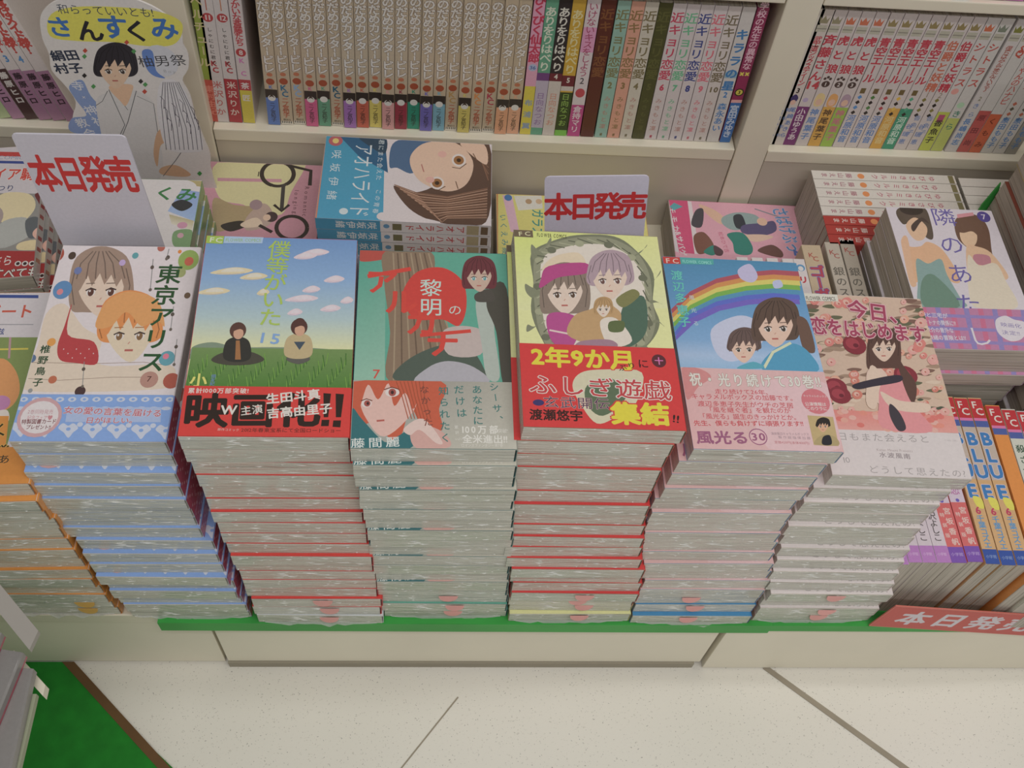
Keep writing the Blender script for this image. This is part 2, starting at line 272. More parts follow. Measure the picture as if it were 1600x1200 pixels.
CV['alice'] = dict(w=105,d=174,bh=38.1,ops=[['P','d6cccf',[[0,0],[105,0],[105,174],[0,174]]],
['S','f0dcc8',[[1.3,108.3],[12.6,117.7],[30.2,97.0],[45.5,85.7],[49.5,63.6],[96.5,64.2],[102.3,50.9],[90.7,43.0],[4.8,40.8],[-1.7,55.0],[1.6,79.4]]],
['L','9a8478',0.47,[[1.3,51.4],[23.0,50.1],[59.8,53.1],[82.9,53.3]]],
['L','9a8478',0.48,[[0.8,65.1],[45.1,64.6],[79.0,66.1],[93.0,64.1]]],
['S','9a8272',[[11.9,137.9],[12.6,162.9],[28.5,173.9],[49.5,164.1],[59.9,135.9],[61.2,113.8],[51.3,110.6],[29.0,110.1],[18.1,112.9]]],
['S','eed6c2',[[17.5,144.6],[30.7,161.8],[50.2,145.5],[52.0,122.9],[42.2,104.9],[24.3,122.3]]],
['P','9a8272',[[18.2,125.3],[13.1,141.2],[13.8,160.6],[24.1,171.3],[36.2,171.7],[49.8,159.6],[56.4,139.1],[56.8,124.6],[49.8,142.2],[47.4,134.0],[41.6,145.9],[38.2,136.0],[32.9,147.0],[29.2,134.5],[24.5,144.8],[21.5,131.7]]],
['L','6e5d52',0.89,[[23.6,168.5],[16.8,156.2],[16.6,141.2]]],
['L','6e5d52',0.89,[[25.9,168.6],[22.7,156.4],[23.7,141.4]]],
['L','6e5d52',0.89,[[28.2,168.6],[28.5,156.6],[30.5,141.6]]],
['L','6e5d52',0.89,[[30.7,168.7],[34.8,156.8],[38.2,141.8]]],
['L','6e5d52',0.89,[[33.0,168.8],[40.6,157.0],[45.1,142.0]]],
['L','6e5d52',0.89,[[35.3,168.9],[46.6,157.1],[52.3,142.2]]],
['L','6e5d52',0.86,[[13.8,151.1],[14.2,134.7],[19.8,116.6]]],
['L','6e5d52',0.86,[[51.4,152.2],[57.1,135.8],[58.2,117.5]]],
['E','f0e8e4',29.6,128.7,3.4,3.5,0.03],
['E','5a3a30',29.6,128.7,2.2,3.7,0.03],
['E','e8e0dc',28.7,130.0,0.7,1.1,0.03],
['L','403430',1.24,[[25.5,130.2],[28.9,132.7],[33.1,131.0]]],
['L','6e5d52',0.84,[[24.6,136.9],[31.0,137.4]]],
['E','f0e8e4',44.3,129.1,3.4,3.5,0.03],
['E','5a3a30',44.3,129.1,2.2,3.7,0.03],
['E','e8e0dc',43.4,130.3,0.7,1.1,0.03],
['L','403430',1.24,[[40.1,130.6],[43.6,133.1],[47.8,131.4]]],
['L','6e5d52',0.84,[[39.4,137.3],[45.8,137.8]]],
['L','c09080',0.82,[[38.3,123.9],[37.4,121.7]]],
['L','b06058',1.88,[[36.2,115.7],[42.1,115.9]]],
['S','b23c40',[[18.0,117.8],[20.7,89.9],[40.7,83.4],[46.4,64.6],[31.5,65.0],[20.0,67.5],[15.6,79.6],[16.8,97.9]]],
['E','f0d0d0',20.5,76.9,0.4,0.6,0.02],
['E','f0d0d0',24.3,73.1,0.4,0.6,0.01],
['E','f0d0d0',28.1,69.3,0.4,0.6,0.01],
['E','f0d0d0',29.5,77.0,0.4,0.6,0.02],
['E','f0d0d0',33.2,73.2,0.4,0.6,0.01],
['E','f0d0d0',37.0,69.4,0.4,0.6,0.01],
['E','f0d0d0',38.4,77.1,0.4,0.6,0.02],
['E','f0d0d0',42.2,73.3,0.4,0.6,0.01],
['S','dc8c4c',[[40.3,97.3],[41.8,121.0],[58.1,131.2],[78.7,121.8],[88.1,95.1],[86.2,86.0],[77.0,82.9],[54.3,82.6],[44.3,85.3]]],
['S','f0dcc0',[[46.1,103.6],[59.9,119.8],[78.7,104.2],[79.8,83.0],[69.4,66.0],[52.1,82.5]]],
['P','dc8c4c',[[46.1,85.4],[41.6,100.4],[42.9,118.7],[53.6,128.8],[65.6,129.1],[78.8,117.6],[84.7,98.2],[84.6,84.5],[78.2,101.1],[75.5,93.4],[70.2,104.7],[66.5,95.4],[61.6,105.8],[57.4,94.0],[53.0,103.7],[49.6,91.4]]],
['L','9e6436',0.86,[[53.0,126.1],[45.8,114.6],[45.0,100.5]]],
['L','9e6436',0.86,[[55.3,126.2],[51.7,114.7],[52.1,100.6]]],
['L','9e6436',0.86,[[57.6,126.2],[57.4,114.9],[59.0,100.7]]],
['L','9e6436',0.86,[[60.1,126.3],[63.8,115.0],[66.7,100.9]]],
['L','9e6436',0.86,[[62.3,126.4],[69.5,115.1],[73.6,101.0]]],
['L','9e6436',0.86,[[64.7,126.4],[75.5,115.3],[80.7,101.2]]],
['L','9e6436',0.83,[[42.7,109.8],[42.5,94.3],[45.7,86.6]]],
['L','9e6436',0.83,[[80.2,110.6],[85.3,95.1],[84.5,87.2]]],
['E','f0e8e4',57.7,88.6,3.4,3.3,0.02],
['E','806040',57.7,88.6,2.2,3.5,0.02],
['E','e8e0dc',56.8,89.7,0.7,1.1,0.02],
['L','403430',1.2,[[53.5,90.0],[57.0,92.3],[61.2,90.7]]],
['L','9e6436',0.81,[[52.9,96.3],[59.3,96.8]]],
['E','f0e8e4',72.3,88.8,3.4,3.3,0.02],
['E','806040',72.3,88.8,2.2,3.5,0.02],
['E','e8e0dc',71.4,90.0,0.7,1.1,0.02],
['L','403430',1.2,[[68.2,90.2],[71.7,92.6],[75.9,91.0]]],
['L','9e6436',0.81,[[67.7,96.6],[74.1,97.0]]],
['L','c09080',0.79,[[66.2,83.9],[65.1,81.8]]],
['L','b06058',1.81,[[63.7,76.3],[69.6,76.4]]],
['S','e0a060',[[39.0,97.2],[41.8,118.3],[51.6,128.0],[63.0,129.5],[80.4,121.1],[88.8,98.1],[81.7,103.9],[72.2,97.8],[59.0,110.7],[50.0,97.4]]],
['E','a04a3a',-3.2,164.8,5.7,7.6,0.03],
['E','4a3a2c',8.8,163.8,2.8,3.8,0.03],
['E','5a86b4',8.4,130.7,6.8,8.7,0.03],
['E','d08088',7.0,128.8,2.3,2.9,0.03],
['E','8ea656',97.0,161.1,7.8,10.0,0.03],
['E','c0604a',97.6,159.7,3.4,4.4,0.03],
['E','5a9aa0',56.2,164.7,2.4,3.1,0.03],
['E','b06050',74.5,173.0,2.9,3.8,0.03],
['E','e08838',89.2,169.2,1.5,1.9,0.03],
['E','9aa068',93.0,148.7,3.8,4.8,0.03],
['E','6a5440',101.1,126.7,2.3,2.9,0.02],
['E','5f9aa8',94.9,69.6,5.6,6.5,0.01],
['E','d87a90',93.9,71.3,2.2,2.5,0.01],
['E','a85444',101.1,50.3,5.9,6.6,0.01],
['E','4a3434',39.3,41.0,3.7,4.2,0.01],
['E','5a7090',0.0,68.4,2.9,3.5,0.01],
['E','e09a48',10.6,82.9,3.0,3.6,0.02],
['E','b8684a',18.3,50.6,2.9,3.3,0.01],
['E','6a78a8',16.1,149.2,2.8,3.6,0.03],
['E','b8a0cc',47.7,157.5,2.4,3.1,0.03],
['E','909090',5.0,41.3,1.6,1.9,0.01],
['L','888888',0.6,[[80.6,171.8],[80.3,162.0]]],
['E','5a5048',81.1,163.4,1.5,2.1,0.03],
['E','6a6058',80.3,162.0,1.2,1.7,0.03],
['L','888888',0.59,[[70.2,161.6],[72.9,131.7]]],
['E','5a5048',70.8,153.4,1.4,2.0,0.03],
['E','6a6058',72.9,131.7,1.2,1.6,0.03],
['L','888888',0.54,[[92.5,116.4],[93.6,95.2]]],
['E','5a5048',92.9,109.0,1.4,1.8,0.02],
['E','6a6058',93.6,95.2,1.1,1.5,0.02],
['L','888888',0.51,[[99.5,86.6],[100.8,64.2]]],
['E','5a5048',99.9,79.8,1.3,1.7,0.02],
['E','6a6058',100.8,64.2,1.1,1.4,0.01],
['L','888888',0.49,[[37.2,66.1],[40.1,45.1]]],
['E','5a5048',38.0,59.7,1.3,1.6,0.01],
['E','6a6058',40.1,45.1,1.0,1.3,0.01],
['T','東京アリス','v',[84.6,147.1],[84.5,66.7],19.5,'28502c',0.03,None,0.05,1,0],
['T','椎野鳥子','v',[7.7,76.7],[8.6,48.4],7.43,'2c4a30',0.03,None,0.05,1,0],
['E','b08478',85.3,51.2,6.3,6.9,0.01],
['T','7','h',[85.3,51.8],[85.7,51.8],6.65,'5a3430',0.01,None,0.05,1,0]],
band=[['P','7f9fd6',[[-2.0,38.7],[105.1,37.5],[105.0,0.0],[0.0,0.0]]],
['E','d2d8ea',2.5,33.8,2.8,2.0,0.01],
['E','7f9fd6',2.5,33.8,1.2,1.0,0.01],
['E','ccd4ea',2.0,26.5,3.2,1.5,0.01],
['E','d2d8ea',10.7,33.8,2.8,2.0,0.01],
['E','7f9fd6',10.7,33.8,1.2,1.0,0.01],
['E','ccd4ea',10.1,26.5,3.2,1.5,0.01],
['E','d2d8ea',18.9,33.9,2.8,2.0,0.01],
['E','7f9fd6',18.9,33.9,1.2,1.0,0.01],
['E','ccd4ea',18.2,26.6,3.2,1.5,0.01],
['E','d2d8ea',27.1,33.9,2.8,2.0,0.01],
['E','7f9fd6',27.1,33.9,1.2,1.0,0.01],
['E','ccd4ea',26.4,26.6,3.2,1.5,0.01],
['E','d2d8ea',35.4,34.0,2.8,2.0,0.01],
['E','7f9fd6',35.4,34.0,1.2,1.0,0.01],
['E','ccd4ea',34.5,26.6,3.2,1.5,0.01],
['E','d2d8ea',43.7,34.1,2.8,2.0,0.01],
['E','7f9fd6',43.7,34.1,1.2,1.0,0.01],
['E','ccd4ea',42.7,26.7,3.2,1.5,0.01],
['E','d2d8ea',52.0,34.1,2.8,2.0,0.01],
['E','7f9fd6',52.0,34.1,1.2,1.0,0.01],
['E','ccd4ea',51.0,26.7,3.2,1.5,0.01],
['E','d2d8ea',60.4,34.2,2.9,2.0,0.01],
['E','7f9fd6',60.4,34.2,1.2,1.0,0.01],
['E','ccd4ea',59.2,26.8,3.2,1.5,0.01],
['E','d2d8ea',68.8,34.2,2.9,2.0,0.01],
['E','7f9fd6',68.8,34.2,1.2,1.0,0.01],
['E','ccd4ea',67.5,26.8,3.2,1.5,0.01],
['E','d2d8ea',77.2,34.3,2.9,2.0,0.01],
['E','7f9fd6',77.2,34.3,1.2,1.0,0.01],
['E','ccd4ea',75.9,26.9,3.3,1.5,0.01],
['E','d2d8ea',85.6,34.3,2.9,2.0,0.01],
['E','7f9fd6',85.6,34.3,1.2,1.0,0.01],
['E','ccd4ea',84.2,26.9,3.3,1.5,0.01],
['E','d2d8ea',94.1,34.4,2.9,2.0,0.01],
['E','7f9fd6',94.1,34.4,1.2,1.0,0.01],
['E','ccd4ea',92.6,26.9,3.3,1.5,0.01],
['E','d2d8ea',102.5,34.4,2.9,2.0,0.01],
['E','7f9fd6',102.5,34.4,1.2,1.0,0.01],
['E','ccd4ea',101.0,27.0,3.3,1.5,0.01],
['S','d4daee',[[-1.5,11.4],[0.6,15.1],[4.6,13.2],[7.6,15.1],[11.6,11.4],[9.1,7.7],[7.1,3.6],[2.9,7.7]]],
['E','7f9fd6',5.3,10.4,1.5,1.4,0.0],
['E','d4daee',12.1,14.2,1.9,1.9,0.0],
['S','d4daee',[[14.6,11.1],[16.8,14.8],[20.8,13.0],[23.9,14.9],[27.8,11.1],[25.2,7.4],[23.1,3.3],[19.0,7.4]]],
['E','7f9fd6',21.4,10.2,1.6,1.4,0.0],
['E','d4daee',28.4,13.9,2.0,1.9,0.0],
['S','d4daee',[[30.8,10.9],[33.2,14.6],[37.1,12.7],[40.2,14.6],[44.1,10.9],[41.4,7.2],[39.1,3.1],[35.2,7.2]]],
['E','7f9fd6',37.7,10.0,1.6,1.4,0.0],
['E','d4daee',44.8,13.7,2.0,1.9,0.0],
['S','d4daee',[[47.1,10.6],[49.6,14.4],[53.5,12.5],[56.7,14.4],[60.5,10.6],[57.7,6.9],[55.3,2.8],[51.4,6.9]]],
['E','7f9fd6',54.0,9.7,1.6,1.4,0.0],
['E','d4daee',61.2,13.5,2.0,1.9,0.0],
['S','d4daee',[[63.5,10.4],[66.1,14.1],[70.0,12.3],[73.2,14.2],[77.0,10.4],[74.0,6.7],[71.6,2.5],[67.7,6.7]]],
['E','7f9fd6',70.4,9.5,1.6,1.4,0.0],
['E','d4daee',77.8,13.2,2.0,1.9,0.0],
['S','d4daee',[[80.0,10.1],[82.7,13.9],[86.5,12.0],[89.9,13.9],[93.6,10.2],[90.5,6.4],[87.9,2.3],[84.2,6.4]]],
['E','7f9fd6',86.9,9.2,1.6,1.4,0.0],
['E','d4daee',94.4,13.0,2.0,1.9,0.0],
['S','d4daee',[[96.6,9.9],[99.3,13.7],[103.2,11.8],[106.6,13.7],[110.2,9.9],[107.1,6.2],[104.4,2.0],[100.7,6.2]]],
['E','7f9fd6',103.5,9.0,1.6,1.4,0.0],
['E','d4daee',111.1,12.7,2.0,1.9,0.0],
['P','a8b8dc',[[33.5,27.6],[97.6,27.9],[99.1,15.8],[34.5,15.6]]],
['T','女の愛の言葉を届ける','h',[34.8,25.2],[95.7,23.0],6.25,'b86878',0.035,'e8e4ea',0.06,1,0],
['T','日がほしい。','h',[50.8,17.1],[80.4,17.2],5.27,'b86878',0.035,'e8e4ea',0.06,1,0],
['E','c49a9e',16.3,19.4,14.9,16.1,0.0],
['E','e6dcde',16.3,19.4,12.6,13.1,0.0],
['T','2巻同時発売','h',[8.2,23.6],[23.2,23.7],3.99,'b88890',0,None,0.05,1,0],
['T','記念フェア♥','h',[9.4,18.9],[23.5,18.9],3.95,'c08088',0,None,0.05,1,0],
['T','特製図書カード','h',[6.7,15.6],[26.9,16.1],4.14,'7a4448',0.03,None,0.05,1,0],
['T','プレゼント!!','h',[10.5,11.4],[25.3,11.4],3.89,'7a4448',0.03,None,0.05,1,0]])
CV['meadow'] = dict(w=112,d=174,bh=39.7,ops=[['G',['6c8fc0','6c8fc0','84a4cc','84a4cc'],[[0.0,174.0],[112.0,174.0],[112.0,135.2],[0.0,135.0]]],
['G',['84a4cc','84a4cc','a8bcc0','a8bcc0'],[[0.0,135.0],[112.0,135.2],[112.0,98.5],[0.0,98.3]]],
['G',['a8bcc0','a8bcc0','d0cfa0','d0cfa0'],[[0.0,98.3],[112.0,98.5],[112.0,72.3],[0.0,72.1]]],
['G',['d0cfa0','d0cfa0','e0cfb4','e0cfb4'],[[0.0,72.1],[112.0,72.3],[112.0,50.5],[0.0,50.3]]],
['G',['e0cfb4','e0cfb4','dccdc4','dccdc4'],[[0.0,50.3],[112.0,50.5],[112.0,34.3],[0.0,34.1]]],
['S','d8c8a4',[[6.3,138.1],[15.1,142.3],[25.7,144.2],[36.8,141.8],[29.3,138.3],[17.1,137.0]]],
['S','dcd4c4',[[13.8,139.8],[19.6,143.2],[27.4,143.1],[30.7,140.8],[21.5,139.7]]],
['L','b8a89c',0.52,[[10.9,137.8],[21.7,137.6],[30.8,139.0]]],
['S','d8c8a4',[[27.8,134.0],[33.5,138.0],[40.5,139.6],[47.7,137.0],[42.9,133.7],[35.0,132.7]]],
['S','dcd4c4',[[32.7,135.5],[36.5,138.8],[41.6,138.5],[43.7,136.2],[37.8,135.2]]],
['L','b8a89c',0.53,[[30.9,133.6],[37.9,133.1],[43.9,134.4]]],
['S','d4c0c8',[[70.4,158.3],[76.5,162.5],[83.8,164.2],[91.3,161.6],[86.1,158.1],[77.8,156.9]]],
['S','dcd0d8',[[75.5,159.9],[79.6,163.3],[84.9,163.1],[87.1,160.7],[80.8,159.6]]],
['L','b4a8bc',0.55,[[73.5,157.8],[80.9,157.4],[87.2,158.8]]],
['S','d4c0c8',[[65.3,154.8],[70.2,158.9],[76.2,160.5],[82.3,157.8],[78.1,154.4],[71.4,153.3]]],
['S','dcd0d8',[[69.5,156.3],[72.8,159.7],[77.1,159.3],[78.9,156.9],[73.8,156.0]]],
['L','b4a8bc',0.55,[[67.9,154.3],[73.9,153.8],[79.0,155.1]]],
['S','d4c0c8',[[88.5,133.4],[92.9,137.3],[98.1,138.9],[103.6,136.1],[99.8,132.8],[93.8,131.9]]],
['S','dcd0d8',[[92.2,134.8],[95.1,138.1],[98.9,137.7],[100.5,135.3],[96.0,134.5]]],
['L','b4a8bc',0.54,[[90.7,132.9],[96.1,132.3],[100.6,133.5]]],
['S','d8c8a4',[[-0.7,119.4],[5.8,123.3],[13.7,124.9],[22.1,122.4],[16.6,119.2],[7.5,118.1]]],
['S','dcd4c4',[[4.9,120.9],[9.2,124.1],[15.0,123.8],[17.5,121.6],[10.7,120.6]]],
['L','b8a89c',0.51,[[2.8,119.0],[10.9,118.6],[17.7,119.9]]],
['S','d4c0c8',[[61.5,114.6],[68.4,118.5],[76.8,120.1],[85.3,117.6],[79.4,114.3],[69.9,113.3]]],
['S','dcd0d8',[[67.4,116.1],[72.0,119.3],[78.0,119.0],[80.5,116.8],[73.4,115.8]]],
['L','b4a8bc',0.52,[[65.1,114.2],[73.5,113.7],[80.6,115.0]]],
['S','d4c0c8',[[73.4,123.5],[77.2,127.3],[81.7,128.8],[86.4,126.0],[83.2,122.9],[78.1,122.0]]],
['S','dcd0d8',[[76.6,124.9],[79.1,128.0],[82.4,127.6],[83.8,125.3],[79.9,124.5]]],
['L','b4a8bc',0.53,[[75.4,123.0],[80.0,122.4],[83.9,123.5]]],
['S','d4c0c8',[[64.0,102.5],[67.1,106.1],[70.8,107.5],[74.8,104.8],[72.2,101.8],[67.9,101.0]]],
['S','dcd0d8',[[66.6,103.8],[68.7,106.8],[71.4,106.3],[72.6,104.1],[69.4,103.4]]],
['L','b4a8bc',0.51,[[65.7,102.0],[69.5,101.3],[72.7,102.4]]],
['S','d4c0c8',[[87.1,106.5],[91.4,110.2],[96.6,111.7],[101.9,109.0],[98.2,105.9],[92.3,105.0]]],
['S','dcd0d8',[[90.8,107.9],[93.6,110.9],[97.4,110.5],[98.9,108.3],[94.5,107.5]]],
['L','b4a8bc',0.52,[[89.3,106.0],[94.5,105.4],[99.0,106.5]]],
['S','d4c0c8',[[101.3,114.3],[104.0,118.0],[107.3,119.4],[110.6,116.5],[108.3,113.5],[104.6,112.7]]],
['S','dcd0d8',[[103.6,115.6],[105.4,118.7],[107.8,118.2],[108.8,115.9],[105.9,115.1]]],
['L','b4a8bc',0.53,[[102.7,113.8],[106.0,113.0],[108.8,114.1]]],
['S','d8c8a4',[[41.2,120.0],[43.6,123.6],[46.7,125.0],[50.1,122.2],[48.0,119.2],[44.4,118.4]]],
['S','dcd4c4',[[43.3,121.3],[44.9,124.3],[47.2,123.8],[48.3,121.5],[45.6,120.8]]],
['L','b8a89c',0.52,[[42.6,119.5],[45.8,118.8],[48.4,119.8]]],
['S','7c8c78',[[1.0,71.6],[14.1,76.4],[31.6,72.7],[57.7,73.1],[84.3,72.9],[112.4,70.0],[112.5,64.5],[2.1,61.0]]],
['G',['6f8a50','6f8a50','4c7a30','4c7a30'],[[1.4,71.6],[112.4,72.3],[111.7,38.7],[-0.0,39.2]]],
['L','3f6a2c',0.61,[[0.1,56.7],[0.3,66.2]]],
['L','6f9a40',0.6,[[3.1,37.7],[2.1,46.9]]],
['L','3f6a2c',0.6,[[3.9,39.3],[1.7,48.4]]],
['L','6f9a40',0.6,[[4.7,40.8],[5.0,50.1]]],
['L','3f6a2c',0.6,[[5.5,42.4],[4.5,51.6]]],
['L','6f9a40',0.6,[[6.3,43.9],[4.1,53.2]]],
['L','3f6a2c',0.6,[[7.1,45.5],[7.4,54.8]]],
['L','6f9a40',0.6,[[7.9,47.1],[7.0,56.4]]],
['L','3f6a2c',0.61,[[8.7,48.6],[6.5,57.9]]],
['L','6f9a40',0.61,[[9.6,50.2],[9.8,59.6]]],
['L','3f6a2c',0.61,[[10.4,51.8],[9.4,61.2]]],
['L','6f9a40',0.61,[[11.2,53.4],[9.0,62.8]]],
['L','3f6a2c',0.61,[[12.0,55.0],[12.3,64.5]]],
['L','6f9a40',0.61,[[12.8,56.6],[11.9,66.1]]],
['L','3f6a2c',0.6,[[15.7,37.5],[13.5,46.7]]],
['L','6f9a40',0.6,[[16.5,39.1],[16.9,48.3]]],
['L','3f6a2c',0.6,[[17.3,40.6],[16.4,49.9]]],
['L','6f9a40',0.6,[[18.1,42.2],[16.0,51.4]]],
['L','3f6a2c',0.61,[[19.0,43.7],[19.3,53.1]]],
['L','6f9a40',0.61,[[19.8,45.3],[18.9,54.7]]],
['L','3f6a2c',0.61,[[20.6,46.9],[18.5,56.2]]],
['L','6f9a40',0.61,[[21.5,48.5],[21.9,57.9]]],
['L','3f6a2c',0.61,[[22.3,50.0],[21.4,59.5]]],
['L','6f9a40',0.61,[[23.1,51.6],[21.0,61.0]]],
['L','3f6a2c',0.61,[[24.0,53.2],[24.4,62.7]]],
['L','6f9a40',0.62,[[24.8,54.8],[24.0,64.3]]],
['L','3f6a2c',0.62,[[25.7,56.4],[23.5,65.9]]],
['L','6f9a40',0.6,[[28.4,37.3],[28.8,46.6]]],
['L','3f6a2c',0.6,[[29.2,38.9],[28.4,48.1]]],
['L','6f9a40',0.61,[[30.0,40.4],[28.0,49.7]]],
['L','3f6a2c',0.61,[[30.9,42.0],[31.3,51.3]]],
['L','6f9a40',0.61,[[31.7,43.6],[30.9,52.9]]],
['L','3f6a2c',0.61,[[32.6,45.1],[30.5,54.5]]],
['L','6f9a40',0.61,[[33.4,46.7],[33.9,56.2]]],
['L','3f6a2c',0.61,[[34.3,48.3],[33.5,57.7]]],
['L','6f9a40',0.62,[[35.2,49.9],[33.1,59.3]]],
['L','3f6a2c',0.62,[[36.0,51.5],[36.5,61.0]]],
['L','6f9a40',0.62,[[36.9,53.1],[36.1,62.6]]],
['L','3f6a2c',0.62,[[37.8,54.7],[35.7,64.2]]],
['L','6f9a40',0.62,[[38.6,56.3],[39.2,65.9]]],
['L','3f6a2c',0.62,[[39.5,57.9],[38.8,67.5]]],
['L','6f9a40',0.61,[[42.0,38.7],[40.0,47.9]]],
['L','3f6a2c',0.61,[[42.9,40.2],[43.4,49.6]]],
['L','6f9a40',0.61,[[43.7,41.8],[43.0,51.2]]],
['L','3f6a2c',0.61,[[44.6,43.4],[42.6,52.7]]],
['L','6f9a40',0.61,[[45.5,44.9],[46.1,54.4]]],
['L','3f6a2c',0.62,[[46.4,46.5],[45.7,56.0]]],
['L','6f9a40',0.62,[[47.2,48.1],[45.3,57.6]]],
['L','3f6a2c',0.62,[[48.1,49.7],[48.7,59.3]]],
['L','6f9a40',0.62,[[49.0,51.3],[48.3,60.9]]],
['L','3f6a2c',0.62,[[49.9,52.9],[47.9,62.4]]],
['L','6f9a40',0.62,[[50.8,54.5],[51.4,64.2]]],
['L','3f6a2c',0.63,[[51.7,56.2],[51.1,65.8]]],
['L','6f9a40',0.63,[[52.6,57.8],[50.7,67.4]]],
['L','3f6a2c',0.61,[[54.9,38.4],[55.6,47.8]]],
['L','6f9a40',0.61,[[55.8,40.0],[55.2,49.4]]],
['L','3f6a2c',0.62,[[56.7,41.6],[54.8,51.0]]],
['L','6f9a40',0.62,[[57.6,43.2],[58.3,52.6]]],
['L','3f6a2c',0.62,[[58.5,44.8],[57.9,54.2]]],
['L','6f9a40',0.62,[[59.4,46.4],[57.5,55.8]]],
['L','3f6a2c',0.62,[[60.3,47.9],[61.0,57.5]]],
['L','6f9a40',0.62,[[61.2,49.6],[60.6,59.1]]],
['L','3f6a2c',0.62,[[62.1,51.2],[60.3,60.7]]],
['L','6f9a40',0.63,[[63.1,52.8],[63.8,62.4]]],
['L','3f6a2c',0.63,[[64.0,54.4],[63.4,64.0]]],
['L','6f9a40',0.63,[[64.9,56.0],[63.0,65.6]]],
['L','3f6a2c',0.63,[[65.8,57.6],[66.6,67.4]]],
['L','6f9a40',0.62,[[67.9,38.2],[67.4,47.6]]],
['L','3f6a2c',0.62,[[68.9,39.8],[67.0,49.2]]],
['L','6f9a40',0.62,[[69.8,41.4],[70.6,50.9]]],
['L','3f6a2c',0.62,[[70.7,43.0],[70.2,52.4]]],
['L','6f9a40',0.62,[[71.6,44.6],[69.8,54.0]]],
['L','3f6a2c',0.62,[[72.6,46.2],[73.4,55.7]]],
['L','6f9a40',0.63,[[73.5,47.8],[73.0,57.3]]],
['L','3f6a2c',0.63,[[74.4,49.4],[72.6,58.9]]],
['L','6f9a40',0.63,[[75.4,51.0],[76.2,60.7]]],
['L','3f6a2c',0.63,[[76.3,52.6],[75.9,62.3]]],
['L','6f9a40',0.63,[[77.3,54.2],[75.5,63.9]]],
['L','3f6a2c',0.63,[[78.2,55.9],[79.1,65.6]]],
['L','6f9a40',0.64,[[79.2,57.5],[78.7,67.3]]],
['L','3f6a2c',0.64,[[80.1,59.2],[78.4,68.9]]],
['L','6f9a40',0.62,[[82.0,39.6],[82.9,49.1]]],
['L','3f6a2c',0.62,[[83.0,41.2],[82.6,50.7]]],
['L','6f9a40',0.62,[[83.9,42.8],[82.2,52.3]]],
['L','3f6a2c',0.63,[[84.9,44.4],[85.8,54.0]]],
['L','6f9a40',0.63,[[85.8,46.0],[85.5,55.6]]],
['L','3f6a2c',0.63,[[86.8,47.6],[85.1,57.2]]],
['L','6f9a40',0.63,[[87.8,49.2],[88.7,58.9]]],
['L','3f6a2c',0.63,[[88.7,50.8],[88.4,60.5]]],
['L','6f9a40',0.63,[[89.7,52.5],[88.0,62.1]]],
['L','3f6a2c',0.64,[[90.7,54.1],[91.7,63.9]]],
['L','6f9a40',0.64,[[91.7,55.7],[91.3,65.5]]],
['L','3f6a2c',0.64,[[92.6,57.4],[91.0,67.1]]],
['L','6f9a40',0.64,[[93.6,59.0],[94.6,68.9]]],
['L','3f6a2c',0.63,[[95.3,39.4],[95.0,48.9]]],
['L','6f9a40',0.63,[[96.3,41.0],[94.7,50.5]]],
['L','3f6a2c',0.63,[[97.3,42.6],[98.3,52.2]]],
['L','6f9a40',0.63,[[98.3,44.2],[98.0,53.8]]],
['L','3f6a2c',0.63,[[99.2,45.8],[97.6,55.4]]],
['L','6f9a40',0.63,[[100.2,47.4],[101.3,57.1]]],
['L','3f6a2c',0.64,[[101.2,49.0],[101.0,58.7]]],
['L','6f9a40',0.64,[[102.2,50.7],[100.6,60.3]]],
['L','3f6a2c',0.64,[[103.2,52.3],[104.3,62.1]]],
['L','6f9a40',0.64,[[104.2,53.9],[104.0,63.7]]],
['L','3f6a2c',0.64,[[105.2,55.6],[103.6,65.3]]],
['L','6f9a40',0.64,[[106.2,57.2],[107.4,67.1]]],
['L','3f6a2c',0.65,[[107.2,58.9],[107.0,68.8]]],
['L','6f9a40',0.63,[[108.7,39.2],[107.2,48.7]]],
['L','3f6a2c',0.63,[[109.7,40.8],[110.9,50.4]]],
['L','6f9a40',0.63,[[110.7,42.4],[110.5,52.0]]],
['S','4a463c',[[15.1,61.4],[23.8,68.1],[41.0,68.7],[51.0,62.5],[41.8,58.0],[24.8,57.5]]],
['S','34322e',[[23.5,62.7],[23.2,75.6],[27.9,80.7],[34.8,81.0],[40.0,76.2],[41.4,63.3],[33.1,59.8]]],
['E','5a3c34',30.9,86.9,5.7,7.2,0.04],
['E','c89a80',31.5,84.2,3.5,5.0,0.04],
['S','5a3c34',[[26.2,85.6],[30.3,93.6],[36.2,86.0],[32.1,88.1]]],
['S','5c5a54',[[65.8,63.0],[74.3,68.7],[82.5,63.6],[74.8,59.0]]],
['S','b8a47c',[[64.7,66.2],[64.8,79.4],[69.9,84.6],[77.1,84.9],[82.3,80.1],[83.3,66.9],[74.6,63.3]]],
['E','54342e',73.2,90.9,5.9,7.4,0.04],
['E','c89a80',73.8,88.1,3.6,5.1,0.04],
['S','54342e',[[68.3,89.6],[72.9,97.8],[78.7,90.0],[74.5,92.1]]],
['P','9c6a40',[[30.3,78.1],[32.9,78.2],[35.1,62.0],[31.2,61.9]]],
['E','54342e',73.4,95.5,3.6,3.4,0.04],
['P','44505e',[[70.3,77.9],[78.3,78.2],[74.6,70.9]]],
['P','9cb84c',[[0.0,174.0],[13.0,173.7],[12.7,166.1],[-0.2,166.4]]],
['T','FC','h',[4.5,169.9],[9.6,169.7],6.51,'e8ecd8',0.03,None,0.05,1,0],
['P','a4bcd8',[[13.4,173.8],[41.9,174.0],[41.4,167.6],[13.1,166.8]]],
['T','FLOWER COMICS','h',[15.1,170.1],[39.4,170.6],4.36,'90b080',0.02,None,0.05,1,0],
